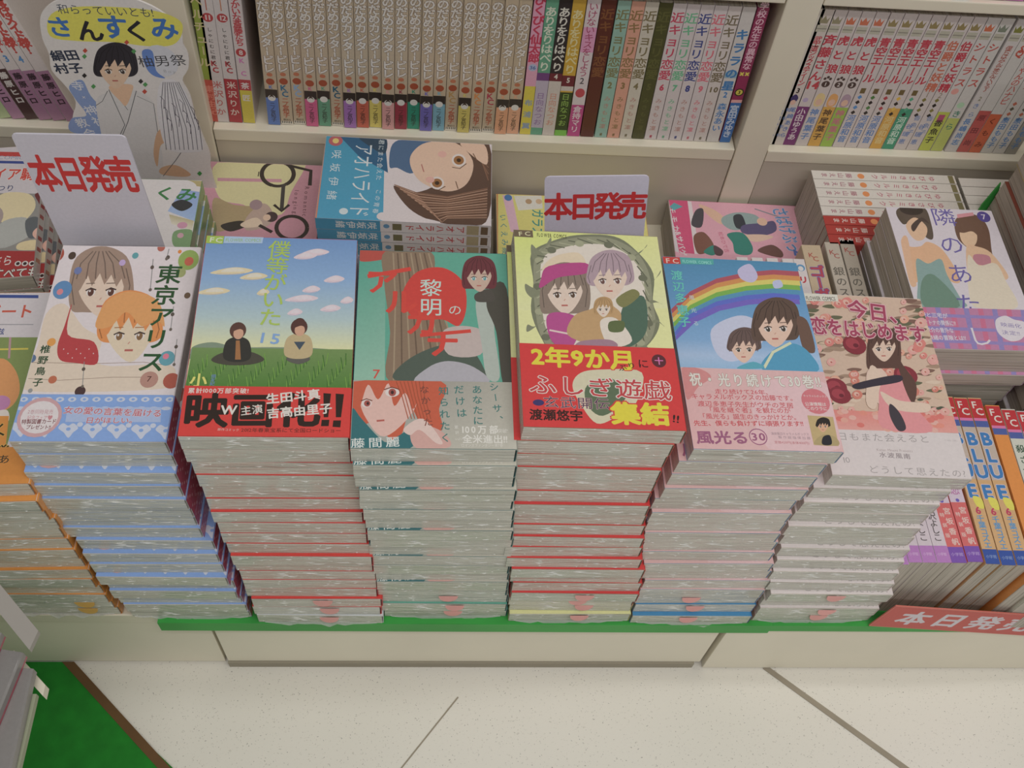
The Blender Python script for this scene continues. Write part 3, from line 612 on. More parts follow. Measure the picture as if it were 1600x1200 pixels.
['T','僕等がいた','v',[54.5,162.8],[52.5,99.1],17.06,'a4bc50',0.012,None,0.05,1,0],
['T','15','h',[48.4,81.0],[57.3,80.2],12.39,'7ea0d0',0.03,None,0.05,1,0],
['T','小','h',[8.5,44.5],[8.9,44.5],11.6,'e0d870',0.045,None,0.05,1,0],
['T','畑友紀','v',[18.1,47.9],[17.9,41.7],3.28,'6a88b0',0.02,None,0.05,1,0]],
band=[['P','cf3832',[[-0.1,40.2],[111.7,39.2],[112.0,0.0],[0.0,-0.0]]],
['T','映画化','h',[16.2,20.5],[77.0,21.5],27.96,'2c1c14',0.06,None,0.05,0.98,0],
['P','2c1c14',[[92.9,35.1],[98.1,34.7],[97.0,15.8],[94.0,15.7]]],
['P','2c1c14',[[101.2,34.8],[106.9,34.4],[105.6,15.9],[102.1,15.8]]],
['P','2c1c14',[[92.8,13.7],[97.9,13.8],[97.6,8.8],[92.5,8.7]]],
['P','2c1c14',[[100.5,13.3],[105.7,13.4],[105.4,7.9],[100.2,8.3]]],
['T','累計1000万部突破!','h',[4.9,35.8],[42.2,36.1],4.58,'e8d8d0',0.04,None,0.05,0.9,0],
['T','W','h',[31.0,20.8],[31.4,20.8],10.0,'f0e8e0',0.045,None,0.05,1,0],
['T','主演','h',[42.2,20.4],[49.6,21.6],7.77,'f0e8e0',0.02,None,0.05,1,0],
['T','生田斗真','h',[59.1,30.3],[86.4,34.0],8.87,'f4ece4',0.045,None,0.05,1,0],
['T','吉高由里子','h',[60.3,18.7],[95.0,22.8],8.74,'f4ece4',0.045,None,0.05,1,0],
['T','2012年春東宝系にて全国ロードショー','h',[41.3,5.2],[104.2,5.4],3.58,'6a2820',0.02,None,0.05,1,0],
['T','原作コミック','h',[26.2,5.5],[38.0,5.2],2.22,'e0c0b8',0,None,0.05,1,0]])
CV['teal'] = dict(w=112,d=174,bh=54.8,ops=[['P','5aa08c',[[0,0],[112,0],[112,174],[0,174]]],
['G',['4c9a88','5a9c8c','8cb4a0','8ab4a0'],[[-0.2,164.6],[19.7,165.3],[21.7,54.1],[0.0,53.6]]],
['S','b04a40',[[0.0,174.0],[24.3,173.6],[19.7,165.9],[0.8,162.8]]],
['S','86705c',[[19.5,173.4],[54.0,174.6],[56.7,138.9],[66.7,98.0],[81.8,53.6],[26.1,52.5],[24.5,96.9],[19.1,143.8]]],
['L','9c8870',1.1,[[25.3,171.7],[27.8,126.1],[27.8,55.3]]],
['L','6a5646',1.1,[[28.6,171.8],[32.0,126.2],[33.6,55.4]]],
['L','9c8870',1.1,[[32.0,171.9],[36.2,126.3],[39.4,55.5]]],
['L','6a5646',1.11,[[35.3,172.1],[40.4,126.5],[45.2,55.6]]],
['L','9c8870',1.11,[[38.7,172.2],[44.5,126.6],[51.0,55.7]]],
['L','6a5646',1.11,[[42.0,172.3],[48.7,126.7],[56.8,55.9]]],
['L','9c8870',1.11,[[45.4,172.4],[52.9,126.8],[62.6,56.0]]],
['L','6a5646',1.11,[[48.7,172.5],[57.2,126.9],[68.4,56.1]]],
['L','9c8870',1.11,[[52.1,172.6],[61.4,127.1],[74.3,56.2]]],
['S','4f5a50',[[26.9,58.0],[39.3,74.7],[62.0,86.5],[82.5,84.1],[93.1,53.9],[66.3,61.5],[43.9,52.9]]],
['S','a8a4ac',[[43.9,52.9],[51.9,66.7],[66.4,72.5],[84.4,67.4],[93.1,53.9]]],
['S','b8a8a4',[[62.1,97.9],[76.0,104.0],[92.5,98.6],[89.2,78.6],[66.4,78.1]]],
['S','a8b0a8',[[87.2,127.8],[99.9,128.1],[99.9,98.8],[102.3,59.5],[93.2,59.3],[90.3,87.1]]],
['S','4c4840',[[97.9,140.1],[110.7,139.3],[112.5,54.2],[104.3,54.1],[101.3,98.8],[95.0,122.1]]],
['S','504a44',[[86.8,133.8],[97.9,138.9],[100.8,128.2],[88.1,126.6]]],
['S','c83c34',[[33.3,135.2],[43.5,153.7],[62.5,158.6],[77.6,145.6],[80.0,121.6],[74.1,103.9],[62.2,109.4],[43.7,108.9],[35.3,120.4]]],
['S','6a3238',[[77.3,153.4],[80.7,166.0],[90.6,171.4],[100.9,166.7],[103.7,152.5],[102.2,140.9],[96.2,139.1],[83.4,138.7],[77.6,140.2]]],
['S','c0a494',[[81.2,156.8],[90.5,165.5],[99.3,157.4],[97.9,145.7],[90.4,136.0],[82.3,145.2]]],
['P','6a3238',[[79.2,146.8],[78.3,155.1],[81.1,164.9],[88.0,170.1],[94.5,170.4],[100.6,164.5],[102.1,154.1],[100.8,146.6],[98.7,155.7],[96.6,151.5],[94.7,157.6],[91.7,152.5],[90.0,158.1],[86.5,151.7],[85.1,156.9],[81.8,150.2]]],
['L','4c2428',0.45,[[87.3,168.8],[82.2,162.7],[80.3,155.1]]],
['L','4c2428',0.45,[[88.6,168.8],[85.5,162.8],[84.2,155.2]]],
['L','4c2428',0.45,[[89.9,168.9],[88.6,162.9],[88.1,155.4]]],
['L','4c2428',0.45,[[91.2,168.9],[92.1,163.0],[92.3,155.5]]],
['L','4c2428',0.45,[[92.5,168.9],[95.3,163.1],[96.2,155.6]]],
['L','4c2428',0.45,[[93.7,169.0],[98.6,163.2],[100.2,155.7]]],
['L','4c2428',0.45,[[80.0,160.1],[78.1,151.7],[79.0,142.2]]],
['L','4c2428',0.45,[[100.7,160.8],[102.1,152.5],[100.8,142.8]]],
['E','f0e8e4',86.0,148.7,1.9,1.8,0.03],
['E','5a9498',86.0,148.7,1.2,1.9,0.03],
['E','e8e0dc',85.7,149.3,0.4,0.6,0.03],
['L','403430',0.66,[[83.9,149.4],[86.1,150.7],[88.3,149.9]]],
['L','4c2428',0.44,[[84.2,152.9],[87.8,153.2]]],
['E','f0e8e4',94.3,148.9,1.9,1.8,0.03],
['E','5a9498',94.3,148.9,1.2,1.9,0.03],
['E','e8e0dc',93.9,149.6,0.4,0.6,0.03],
['L','403430',0.66,[[92.1,149.7],[94.3,151.0],[96.5,150.1]]],
['L','4c2428',0.44,[[92.5,153.2],[96.1,153.4]]],
['L','c09080',0.44,[[90.4,146.2],[89.6,145.0]]],
['L','b06058',1.02,[[88.2,141.8],[91.5,141.9]]],
['T','アルカナ','v',[17.3,143.8],[62.0,87.6],24.68,'cc4034',0.05,None,0.05,1,1],
['L','cc4034',3.77,[[6.8,148.3],[38.8,156.6]]],
['L','cc4034',3.08,[[46.0,94.6],[82.8,99.5]]],
['T','黎明','v',[53.9,138.8],[53.9,120.9],17.18,'b8ccc4',0.01,None,0.05,1,1],
['T','の','h',[71.5,118.5],[72.0,118.5],10.56,'b8ccc4',0.0,None,0.05,1,0],
['T','7','h',[15.8,60.5],[16.2,60.5],10.88,'c84a3c',0.01,None,0.05,1,0]],
band=[['P','a0a098',[[0.0,53.6],[112.1,55.9],[112.0,0.0],[0.0,0.0]]],
['G',['9c9890','a8a498','b8b4a8','b0aca0'],[[61.7,54.9],[112.1,55.9],[112.0,0.0],[61.3,-0.7]]],
['S','c0583c',[[0.0,53.6],[60.8,54.8],[59.3,31.8],[61.4,15.1],[48.3,17.0],[39.6,31.5],[31.1,5.5],[13.6,20.6],[1.7,12.2]]],
['S','2f6a70',[[-0.1,30.8],[7.0,23.1],[22.5,5.4],[31.1,9.6],[39.7,14.8],[39.8,0.5],[0.0,0.0]]],
['S','dcb4aa',[[5.3,38.8],[10.6,52.2],[32.7,54.3],[43.9,42.1],[39.6,26.2],[22.4,9.4],[10.1,23.1]]],
['S','c0583c',[[2.2,53.7],[43.9,54.5],[41.7,31.5],[35.9,44.7],[28.6,33.9],[24.3,52.5],[17.5,39.0],[10.2,51.1],[4.6,30.9]]],
['E','e8dcd8',9.7,35.7,3.5,3.2,0.02],
['E','a05048',10.2,35.7,2.2,2.6,0.02],
['E','402828',10.6,35.7,0.9,1.3,0.02],
['E','e8dcd8',27.1,45.0,4.9,3.7,0.02],
['E','a05048',27.1,45.0,2.6,3.2,0.02],
['E','402828',27.1,45.0,1.1,1.6,0.02],
['L','6c3428',0.77,[[5.8,37.7],[9.6,39.4],[13.6,37.9]]],
['L','6c3428',0.78,[[21.3,47.1],[26.6,49.3],[32.4,47.3]]],
['L','a04c30',0.64,[[29.6,54.2],[33.8,41.9],[38.3,23.6]]],
['L','a04c30',0.64,[[32.3,54.3],[36.0,42.0],[40.5,23.6]]],
['L','a04c30',0.64,[[35.0,54.3],[38.2,42.0],[42.7,23.7]]],
['L','a04c30',0.64,[[37.6,54.4],[40.4,42.1],[44.8,23.7]]],
['L','a04c30',0.64,[[40.3,54.4],[42.6,42.1],[47.0,23.7]]],
['L','a04c30',0.64,[[43.0,54.5],[44.8,42.2],[49.2,23.8]]],
['L','a04c30',0.64,[[45.6,54.5],[47.0,42.2],[51.4,23.8]]],
['L','a04c30',0.64,[[48.3,54.6],[49.2,42.2],[53.6,23.8]]],
['L','b05a50',1.43,[[17.0,21.7],[22.2,22.3]]],
['S','c89c94',[[39.7,14.8],[46.2,19.6],[61.4,13.6],[66.5,1.9],[44.0,0.6]]],
['S','e0c4bc',[[35.3,15.8],[48.3,23.8],[61.3,5.9],[57.0,4.8],[46.2,14.9],[39.7,10.7]]],
['T','シーサ、','v',[97.9,50.7],[100.2,24.1],6.95,'3c7470',0.02,None,0.05,1,0],
['T','あなたに','v',[85.8,48.3],[86.0,22.8],7.41,'3c7470',0.02,None,0.05,1,0],
['T','だけは','v',[73.2,48.1],[74.7,28.9],7.39,'3c7470',0.02,None,0.05,1,0],
['T','知られたく','v',[62.5,46.8],[63.5,9.0],7.37,'3c7470',0.02,None,0.05,1,0],
['T','なかった','v',[49.2,47.6],[51.8,21.2],6.87,'7c4438',0.02,None,0.05,1,0],
['T','累計','v',[71.0,17.4],[71.4,13.2],2.87,'e8e4dc',0,None,0.05,1,0],
['T','100万部','h',[75.4,15.4],[96.4,15.7],7.15,'ece8e0',0.045,None,0.05,0.8,0],
['T','突破!','h',[100.7,14.7],[106.0,14.8],3.83,'ece8e0',0,None,0.05,1,0],
['T','いよいよ','h',[70.9,8.1],[76.1,8.2],2.37,'e8e4dc',0,None,0.05,1,0],
['T','全米進出!!','h',[78.3,8.2],[104.9,8.1],7.11,'ece8e0',0.04,None,0.05,1,0],
['T','ロマンスファンタジー第7巻','h',[75.1,3.1],[101.2,3.4],2.83,'dcd8d0',0,None,0.05,1,0],
['T','藤間麗','h',[5.0,4.1],[28.1,5.4],8.39,'e8ece8',0.015,None,0.05,1,0]])
CV['wreath'] = dict(w=112,d=174,bh=68.5,ops=[['P','d6d698',[[0,0],[112,0],[112,174],[0,174]]],
['G',['c8d070','d8d890','dcdca8','d8d8a0'],[[0.0,174.0],[112.0,174.0],[111.9,104.9],[0.2,97.6]]],
['S','747660',[[12.3,150.5],[26.9,163.1],[48.7,171.6],[77.6,172.1],[93.5,158.9],[104.4,137.0],[101.0,109.4],[103.7,89.8],[91.9,70.0],[72.0,57.8],[27.5,57.5],[16.7,72.1],[9.9,96.8],[12.8,123.2]]],
['S','8c8c74',[[15.3,149.3],[26.5,161.1],[50.4,169.5],[75.3,169.7],[93.6,157.3],[101.2,136.1],[100.8,109.6],[100.7,90.5],[92.1,71.5],[70.1,59.6],[29.8,59.4],[16.7,73.5],[12.9,97.5],[13.0,122.7]]],
['S','e0d4c8',[[20.2,144.8],[30.2,155.2],[51.2,162.5],[73.0,162.6],[89.1,151.8],[95.8,133.2],[95.6,110.0],[95.5,93.2],[88.0,76.4],[68.6,65.9],[32.9,65.6],[21.3,78.0],[17.9,99.3],[18.1,121.6]]],
['S','7e8068',[[16.1,142.6],[12.6,148.8],[13.0,159.9],[16.8,156.0],[22.6,148.8]]],
['S','7e8068',[[86.7,149.7],[96.3,156.4],[102.7,165.3],[101.0,162.0],[94.0,156.1]]],
['S','7e8068',[[11.7,109.3],[7.0,114.4],[6.6,121.9],[10.9,119.4],[18.0,115.0]]],
['S','7e8068',[[96.5,124.3],[104.5,130.8],[110.4,140.3],[109.3,136.8],[103.7,130.4]]],
['S','7e8068',[[11.4,83.6],[6.7,85.1],[5.8,78.8],[10.2,81.4],[17.6,89.0]]],
['S','7e8068',[[94.3,88.5],[102.4,91.6],[106.9,88.1],[106.0,89.5],[101.3,94.2]]],
['S','7e8068',[[19.5,64.7],[13.6,66.2],[12.1,60.0],[17.0,62.6],[25.7,70.0]]],
['S','7e8068',[[84.1,65.3],[91.9,67.5],[95.9,61.5],[95.2,63.8],[90.8,70.7]]],
['S','7e8068',[[93.4,106.0],[103.1,109.8],[108.4,108.2],[106.9,108.8],[100.5,111.9]]],
['S','7e8068',[[20.5,155.5],[24.5,161.2],[28.0,167.6],[28.7,165.4],[27.2,161.8]]],
['L','5c5e4c',0.89,[[16.9,149.5],[24.4,148.5]]],
['L','a4a488',0.89,[[20.3,153.2],[27.8,152.1]]],
['L','5c5e4c',0.9,[[23.7,156.8],[31.3,155.8]]],
['E','9c9c80',18.1,144.7,3.4,3.1,0.08],
['L','5c5e4c',0.91,[[27.1,160.5],[38.4,158.3]]],
['L','a4a488',0.91,[[34.3,163.0],[45.7,160.9]]],
['L','5c5e4c',0.92,[[41.5,165.6],[53.0,163.4]]],
['E','6a6c58',28.3,155.5,3.4,3.2,0.09],
['L','5c5e4c',0.93,[[48.8,168.2],[60.4,163.5]]],
['L','a4a488',0.93,[[56.3,168.3],[68.0,163.5]]],
['L','5c5e4c',0.93,[[63.8,168.3],[75.5,163.5]]],
['E','9c9c80',50.0,163.2,3.5,3.2,0.09],
['L','5c5e4c',0.94,[[71.4,168.3],[81.0,159.7]]],
['L','a4a488',0.93,[[77.0,164.5],[86.5,155.9]]],
['L','5c5e4c',0.93,[[82.5,160.7],[92.0,152.1]]],
['E','6a6c58',72.5,163.2,3.6,3.3,0.09],
['L','5c5e4c',0.93,[[88.0,156.9],[94.3,145.5]]],
['L','a4a488',0.92,[[90.3,150.2],[96.6,139.0]]],
['L','5c5e4c',0.92,[[92.6,143.7],[98.9,132.5]]],
['E','9c9c80',89.0,151.8,3.6,3.2,0.08],
['L','5c5e4c',0.91,[[94.9,137.2],[98.8,124.3]]],
['L','a4a488',0.9,[[94.8,128.9],[98.7,116.2]]],
['L','5c5e4c',0.89,[[94.7,120.7],[98.5,108.2]]],
['E','6a6c58',95.9,132.3,3.5,3.1,0.08],
['L','5c5e4c',0.88,[[94.6,112.7],[98.5,102.2]]],
['L','a4a488',0.88,[[94.6,106.7],[98.4,96.3]]],
['L','5c5e4c',0.87,[[94.6,100.8],[98.4,90.5]]],
['E','9c9c80',95.6,108.0,3.5,3.0,0.07],
['L','5c5e4c',0.86,[[94.6,94.9],[95.8,84.6]]],
['L','a4a488',0.86,[[91.9,89.0],[93.2,78.7]]],
['L','5c5e4c',0.85,[[89.3,83.1],[90.6,72.9]]],
['E','6a6c58',95.5,90.3,3.4,2.9,0.06],
['L','5c5e4c',0.84,[[86.8,77.2],[83.9,69.2]]],
['L','a4a488',0.83,[[80.1,73.5],[77.2,65.5]]],
['L','5c5e4c',0.83,[[73.4,69.8],[70.6,61.9]]],
['E','9c9c80',87.7,72.8,3.3,2.8,0.05],
['L','5c5e4c',0.82,[[66.8,66.1],[58.2,61.8]]],
['L','a4a488',0.81,[[54.4,66.0],[46.0,61.7]]],
['L','5c5e4c',0.81,[[42.2,65.9],[33.8,61.7]]],
['E','6a6c58',67.8,61.7,3.3,2.8,0.05],
['L','5c5e4c',0.8,[[30.0,65.8],[29.9,66.0]]],
['L','a4a488',0.81,[[26.0,70.2],[25.9,70.4]]],
['L','5c5e4c',0.81,[[22.0,74.6],[21.9,74.7]]],
['E','9c9c80',31.1,61.5,3.2,2.7,0.05],
['L','5c5e4c',0.81,[[18.0,78.9],[20.8,82.1]]],
['L','a4a488',0.82,[[16.9,86.3],[19.6,89.5]]],
['L','5c5e4c',0.83,[[15.7,93.8],[18.5,97.0]]],
['E','6a6c58',19.2,74.6,3.2,2.8,0.06],
['L','5c5e4c',0.84,[[14.6,101.4],[18.6,104.7]]],
['L','a4a488',0.84,[[14.6,109.1],[18.7,112.5]]],
['L','5c5e4c',0.85,[[14.7,117.0],[18.8,120.4]]],
['E','9c9c80',15.7,96.9,3.2,2.9,0.06],
['L','5c5e4c',0.86,[[14.7,124.9],[19.5,128.5]]],
['L','a4a488',0.87,[[15.4,133.0],[20.2,136.6]]],
['L','5c5e4c',0.88,[[16.2,141.2],[21.0,144.9]]],
['E','6a6c58',15.9,120.2,3.3,3.0,0.07],
['S','dcc8ac',[[20.0,135.6],[28.9,148.7],[47.8,154.1],[52.9,143.2],[37.2,141.9]]],
['S','867468',[[17.7,118.5],[23.1,136.0],[37.3,144.2],[51.7,138.3],[54.8,118.9],[51.9,99.6],[43.2,96.8],[25.4,95.7],[17.1,97.4]]],
['S','ecd4c4',[[23.4,123.4],[36.8,136.0],[48.9,125.3],[46.2,109.2],[35.1,95.7],[24.3,107.7]]],
['P','867468',[[20.1,109.7],[19.3,120.8],[23.6,134.4],[33.5,142.2],[42.8,143.0],[51.1,135.2],[52.6,121.0],[50.3,110.6],[48.0,122.9],[44.6,117.0],[42.3,125.3],[37.8,118.1],[35.8,125.7],[30.5,116.7],[28.8,123.8],[23.9,114.4]]],
['L','60534a',0.63,[[32.6,140.3],[25.1,131.5],[22.0,121.0]]],
['L','60534a',0.63,[[34.4,140.4],[29.7,131.9],[27.5,121.4]]],
['L','60534a',0.63,[[36.1,140.6],[34.1,132.3],[32.9,121.8]]],
['L','60534a',0.63,[[38.1,140.7],[39.1,132.6],[38.9,122.3]]],
['L','60534a',0.63,[[39.8,140.9],[43.5,133.0],[44.4,122.7]]],
['L','60534a',0.63,[[41.7,141.0],[48.2,133.4],[50.0,123.1]]],
['L','60534a',0.62,[[21.8,127.8],[18.9,116.3],[19.5,100.8]]],
['L','60534a',0.63,[[51.1,130.1],[52.6,118.7],[49.9,102.8]]],
['E','f0e8e4',29.7,112.6,2.7,2.5,0.07],
['E','5a4434',29.7,112.6,1.7,2.6,0.07],
['E','e8e0dc',29.3,113.4,0.5,0.8,0.07],
['L','403430',0.91,[[26.7,113.5],[29.9,115.4],[32.9,114.4]]],
['L','60534a',0.61,[[27.4,118.3],[32.5,118.8]]],
['E','f0e8e4',41.3,113.4,2.7,2.5,0.07],
['E','5a4434',41.3,113.4,1.7,2.6,0.07],
['E','e8e0dc',40.8,114.3,0.5,0.8,0.07],
['L','403430',0.92,[[38.3,114.3],[41.5,116.2],[44.5,115.2]]],
['L','60534a',0.62,[[39.0,119.1],[44.1,119.7]]],
['L','c09080',0.61,[[35.6,109.4],[34.5,107.8]]],
['L','b06058',1.41,[[32.4,103.4],[37.0,103.7]]],
['S','b04480',[[18.6,127.0],[25.0,139.7],[53.0,144.4],[53.2,134.5],[31.6,129.2],[17.7,118.6]]],
['S','a8909a',[[53.1,133.1],[58.9,150.3],[73.0,158.4],[86.9,152.7],[89.4,133.6],[86.4,126.8],[78.7,124.0],[61.0,122.7],[53.8,124.3]]],
['S','ecd2c0',[[58.7,137.9],[72.3,150.3],[83.8,139.9],[80.8,124.2],[69.5,110.8],[59.2,122.6]]],
['P','a8909a',[[55.2,124.4],[54.7,135.4],[59.3,148.8],[69.2,156.5],[78.3,157.2],[86.3,149.7],[87.3,135.7],[84.8,125.5],[82.9,137.6],[79.4,131.8],[77.4,139.9],[72.8,132.8],[71.0,140.3],[65.6,131.4],[64.1,138.4],[59.1,129.1]]],
['L','78676e',0.62,[[68.3,154.5],[60.6,145.9],[57.3,135.6]]],
['L','78676e',0.62,[[70.0,154.7],[65.2,146.3],[62.8,136.0]]],
['L','78676e',0.62,[[71.7,154.8],[69.5,146.7],[68.1,136.4]]],
['L','78676e',0.62,[[73.7,155.0],[74.4,147.1],[74.0,136.9]]],
['L','78676e',0.62,[[75.4,155.1],[78.8,147.4],[79.3,137.3]]],
['L','78676e',0.62,[[77.2,155.3],[83.4,147.8],[84.9,137.8]]],
['L','78676e',0.61,[[57.3,142.3],[54.1,130.9],[55.1,125.3]]],
['L','78676e',0.62,[[86.1,144.6],[87.3,133.5],[85.2,127.6]]],
['E','f0e8e4',64.7,127.3,2.7,2.4,0.08],
['E','6a4a44',64.7,127.3,1.7,2.5,0.08],
['E','e8e0dc',64.2,128.2,0.5,0.8,0.08],
['L','403430',0.9,[[61.8,128.2],[64.9,130.1],[67.8,129.1]]],
['L','78676e',0.6,[[62.5,132.9],[67.5,133.5]]],
['E','f0e8e4',76.1,128.2,2.7,2.5,0.08],
['E','6a4a44',76.1,128.2,1.7,2.6,0.08],
['E','e8e0dc',75.6,129.0,0.5,0.8,0.08],
['L','403430',0.9,[[73.1,129.1],[76.3,131.0],[79.2,130.0]]],
['L','78676e',0.61,[[73.9,133.8],[79.0,134.4]]],
['L','c09080',0.6,[[70.4,124.3],[69.2,122.6]]],
['L','b06058',1.38,[[67.0,118.4],[71.6,118.7]]],
['S','b04a88',[[21.1,93.2],[34.3,96.9],[45.4,89.0],[36.9,66.2],[23.5,71.0]]],
['L','dcc4c0',1.53,[[22.2,80.9],[44.5,76.6]]],
['S','4c6656',[[80.5,108.7],[94.8,114.5],[94.0,86.2],[83.8,71.4],[69.3,67.9],[73.9,90.8]]],
['S','7c7a4c',[[73.5,111.2],[86.7,121.2],[91.5,115.5],[78.6,103.9]]],
['S','b89468',[[41.1,94.5],[55.9,102.4],[63.9,112.4],[70.5,105.1],[75.9,96.7],[70.4,79.1],[55.5,69.9],[35.3,77.2]]],
['S','b08c60',[[56.0,103.3],[58.3,110.0],[64.0,113.1],[69.6,110.8],[70.7,103.3],[69.5,98.0],[66.1,96.9],[59.0,96.5],[55.8,97.1]]],
['S','f0dccc',[[58.3,105.2],[63.7,110.0],[68.4,105.8],[67.2,99.6],[62.7,94.3],[58.5,99.0]]],
['P','b08c60',[[56.8,99.8],[56.6,104.2],[58.5,109.4],[62.5,112.4],[66.1,112.6],[69.3,109.6],[69.8,104.2],[68.9,100.2],[68.0,104.9],[66.7,102.6],[65.8,105.8],[64.0,103.1],[63.2,106.0],[61.1,102.5],[60.4,105.3],[58.4,101.7]]],
['L','7e6445',0.24,[[62.1,111.6],[59.0,108.3],[57.7,104.3]]],
['L','7e6445',0.24,[[62.8,111.7],[60.9,108.4],[59.9,104.4]]],
['L','7e6445',0.24,[[63.5,111.7],[62.6,108.6],[62.1,104.5]]],
['L','7e6445',0.24,[[64.3,111.8],[64.6,108.7],[64.4,104.7]]],
['L','7e6445',0.24,[[64.9,111.8],[66.3,108.8],[66.6,104.8]]],
['L','7e6445',0.24,[[65.7,111.9],[68.2,108.9],[68.8,105.0]]],
['L','7e6445',0.24,[[57.7,106.9],[56.4,102.4],[56.6,98.1]]],
['L','7e6445',0.24,[[69.3,107.7],[69.8,103.3],[68.8,98.8]]],
['E','f0e8e4',60.7,100.9,1.1,1.0,0.07],
['E','584838',60.7,100.9,0.7,1.0,0.07],
['E','e8e0dc',60.5,101.3,0.2,0.3,0.07],
['L','403430',0.36,[[59.5,101.3],[60.8,102.0],[62.0,101.6]]],
['L','7e6445',0.24,[[59.8,103.2],[61.8,103.4]]],
['E','f0e8e4',65.3,101.2,1.1,1.0,0.07],
['E','584838',65.3,101.2,0.7,1.0,0.07],
['E','e8e0dc',65.1,101.6,0.2,0.3,0.07],
['L','403430',0.36,[[64.1,101.6],[65.4,102.3],[66.6,101.9]]],
['L','7e6445',0.24,[[64.4,103.5],[66.5,103.7]]],
['L','c09080',0.24,[[63.0,99.7],[62.5,99.0]]],
['L','b06058',0.56,[[61.7,97.3],[63.5,97.5]]],
['S','d8ccc0',[[59.6,89.9],[71.8,93.5],[81.7,74.1],[64.7,68.8]]],
['S','5c6840',[[66.7,90.3],[77.3,91.0],[75.4,82.3],[65.9,81.7]]],
['S','9c7888',[[44.2,72.1],[65.2,74.4],[69.3,67.9],[41.4,65.3]]],
['P','6c5c48',[[0.0,174.0],[14.6,174.1],[14.8,167.0],[0.2,167.0]]],
['T','FC','h',[5.2,170.0],[10.6,170.5],5.67,'d0cca0',0.02,None,0.05,1,0],
['T','FLOWER COMICS','h',[18.3,169.9],[40.0,169.4],5.13,'605c40',0.02,None,0.05,0.8,0]],
band=[['P','cc3434',[[-0.0,68.1],[112.6,69.0],[112.0,0.0],[0.0,0.0]]],
['S','c8c0a4',[[42.1,44.9],[58.3,48.3],[85.7,46.8],[78.2,20.3],[63.7,9.7],[50.0,4.3],[40.2,19.0],[35.5,34.2]]],
['S','5a6a50',[[45.8,34.6],[64.4,40.6],[72.0,25.2],[54.9,10.4],[44.6,19.1]]],
['T','2年9か月','h',[12.4,57.4],[72.9,57.1],17.71,'ecdc28',0.06,'cc3434',0.08,1,0],
['T','に','h',[87.5,54.5],[88.0,54.5],8.18,'4a1c20',0.03,None,0.05,1,0],
['T','ぶり','h',[72.2,50.5],[78.9,52.5],5.55,'3a3020',0.02,None,0.05,1,0],
['E','5a2830',99.2,57.2,5.2,5.6,0.05],
['T','十','h',[99.2,57.2],[99.6,57.3],6.71,'d870b0',0.03,None,0.05,1,0],
['T','ふしぎ遊戯','h',[14.8,34.4],[95.2,32.3],17.19,'b83c40',0.012,'e8dcd4',0.06,1,0],
['T','玄武開伝','h',[19.8,20.3],[54.9,20.0],9.87,'4a3450',0.005,'d8b0a8',0.03,1,0],
['E','3c3468',11.1,19.5,3.9,2.5,0.03],
['T','渡瀬悠宇','h',[8.9,10.0],[36.5,9.9],9.21,'3a1c18',0.05,None,0.05,1,0],
['T','集結','h',[70.7,12.9],[91.4,13.0],18.68,'ecdc28',0.07,'cc3434',0.09,1,0],
['T','!!','h',[104.2,9.9],[106.9,9.4],8.27,'2c1a18',0.04,None,0.05,1,0]])
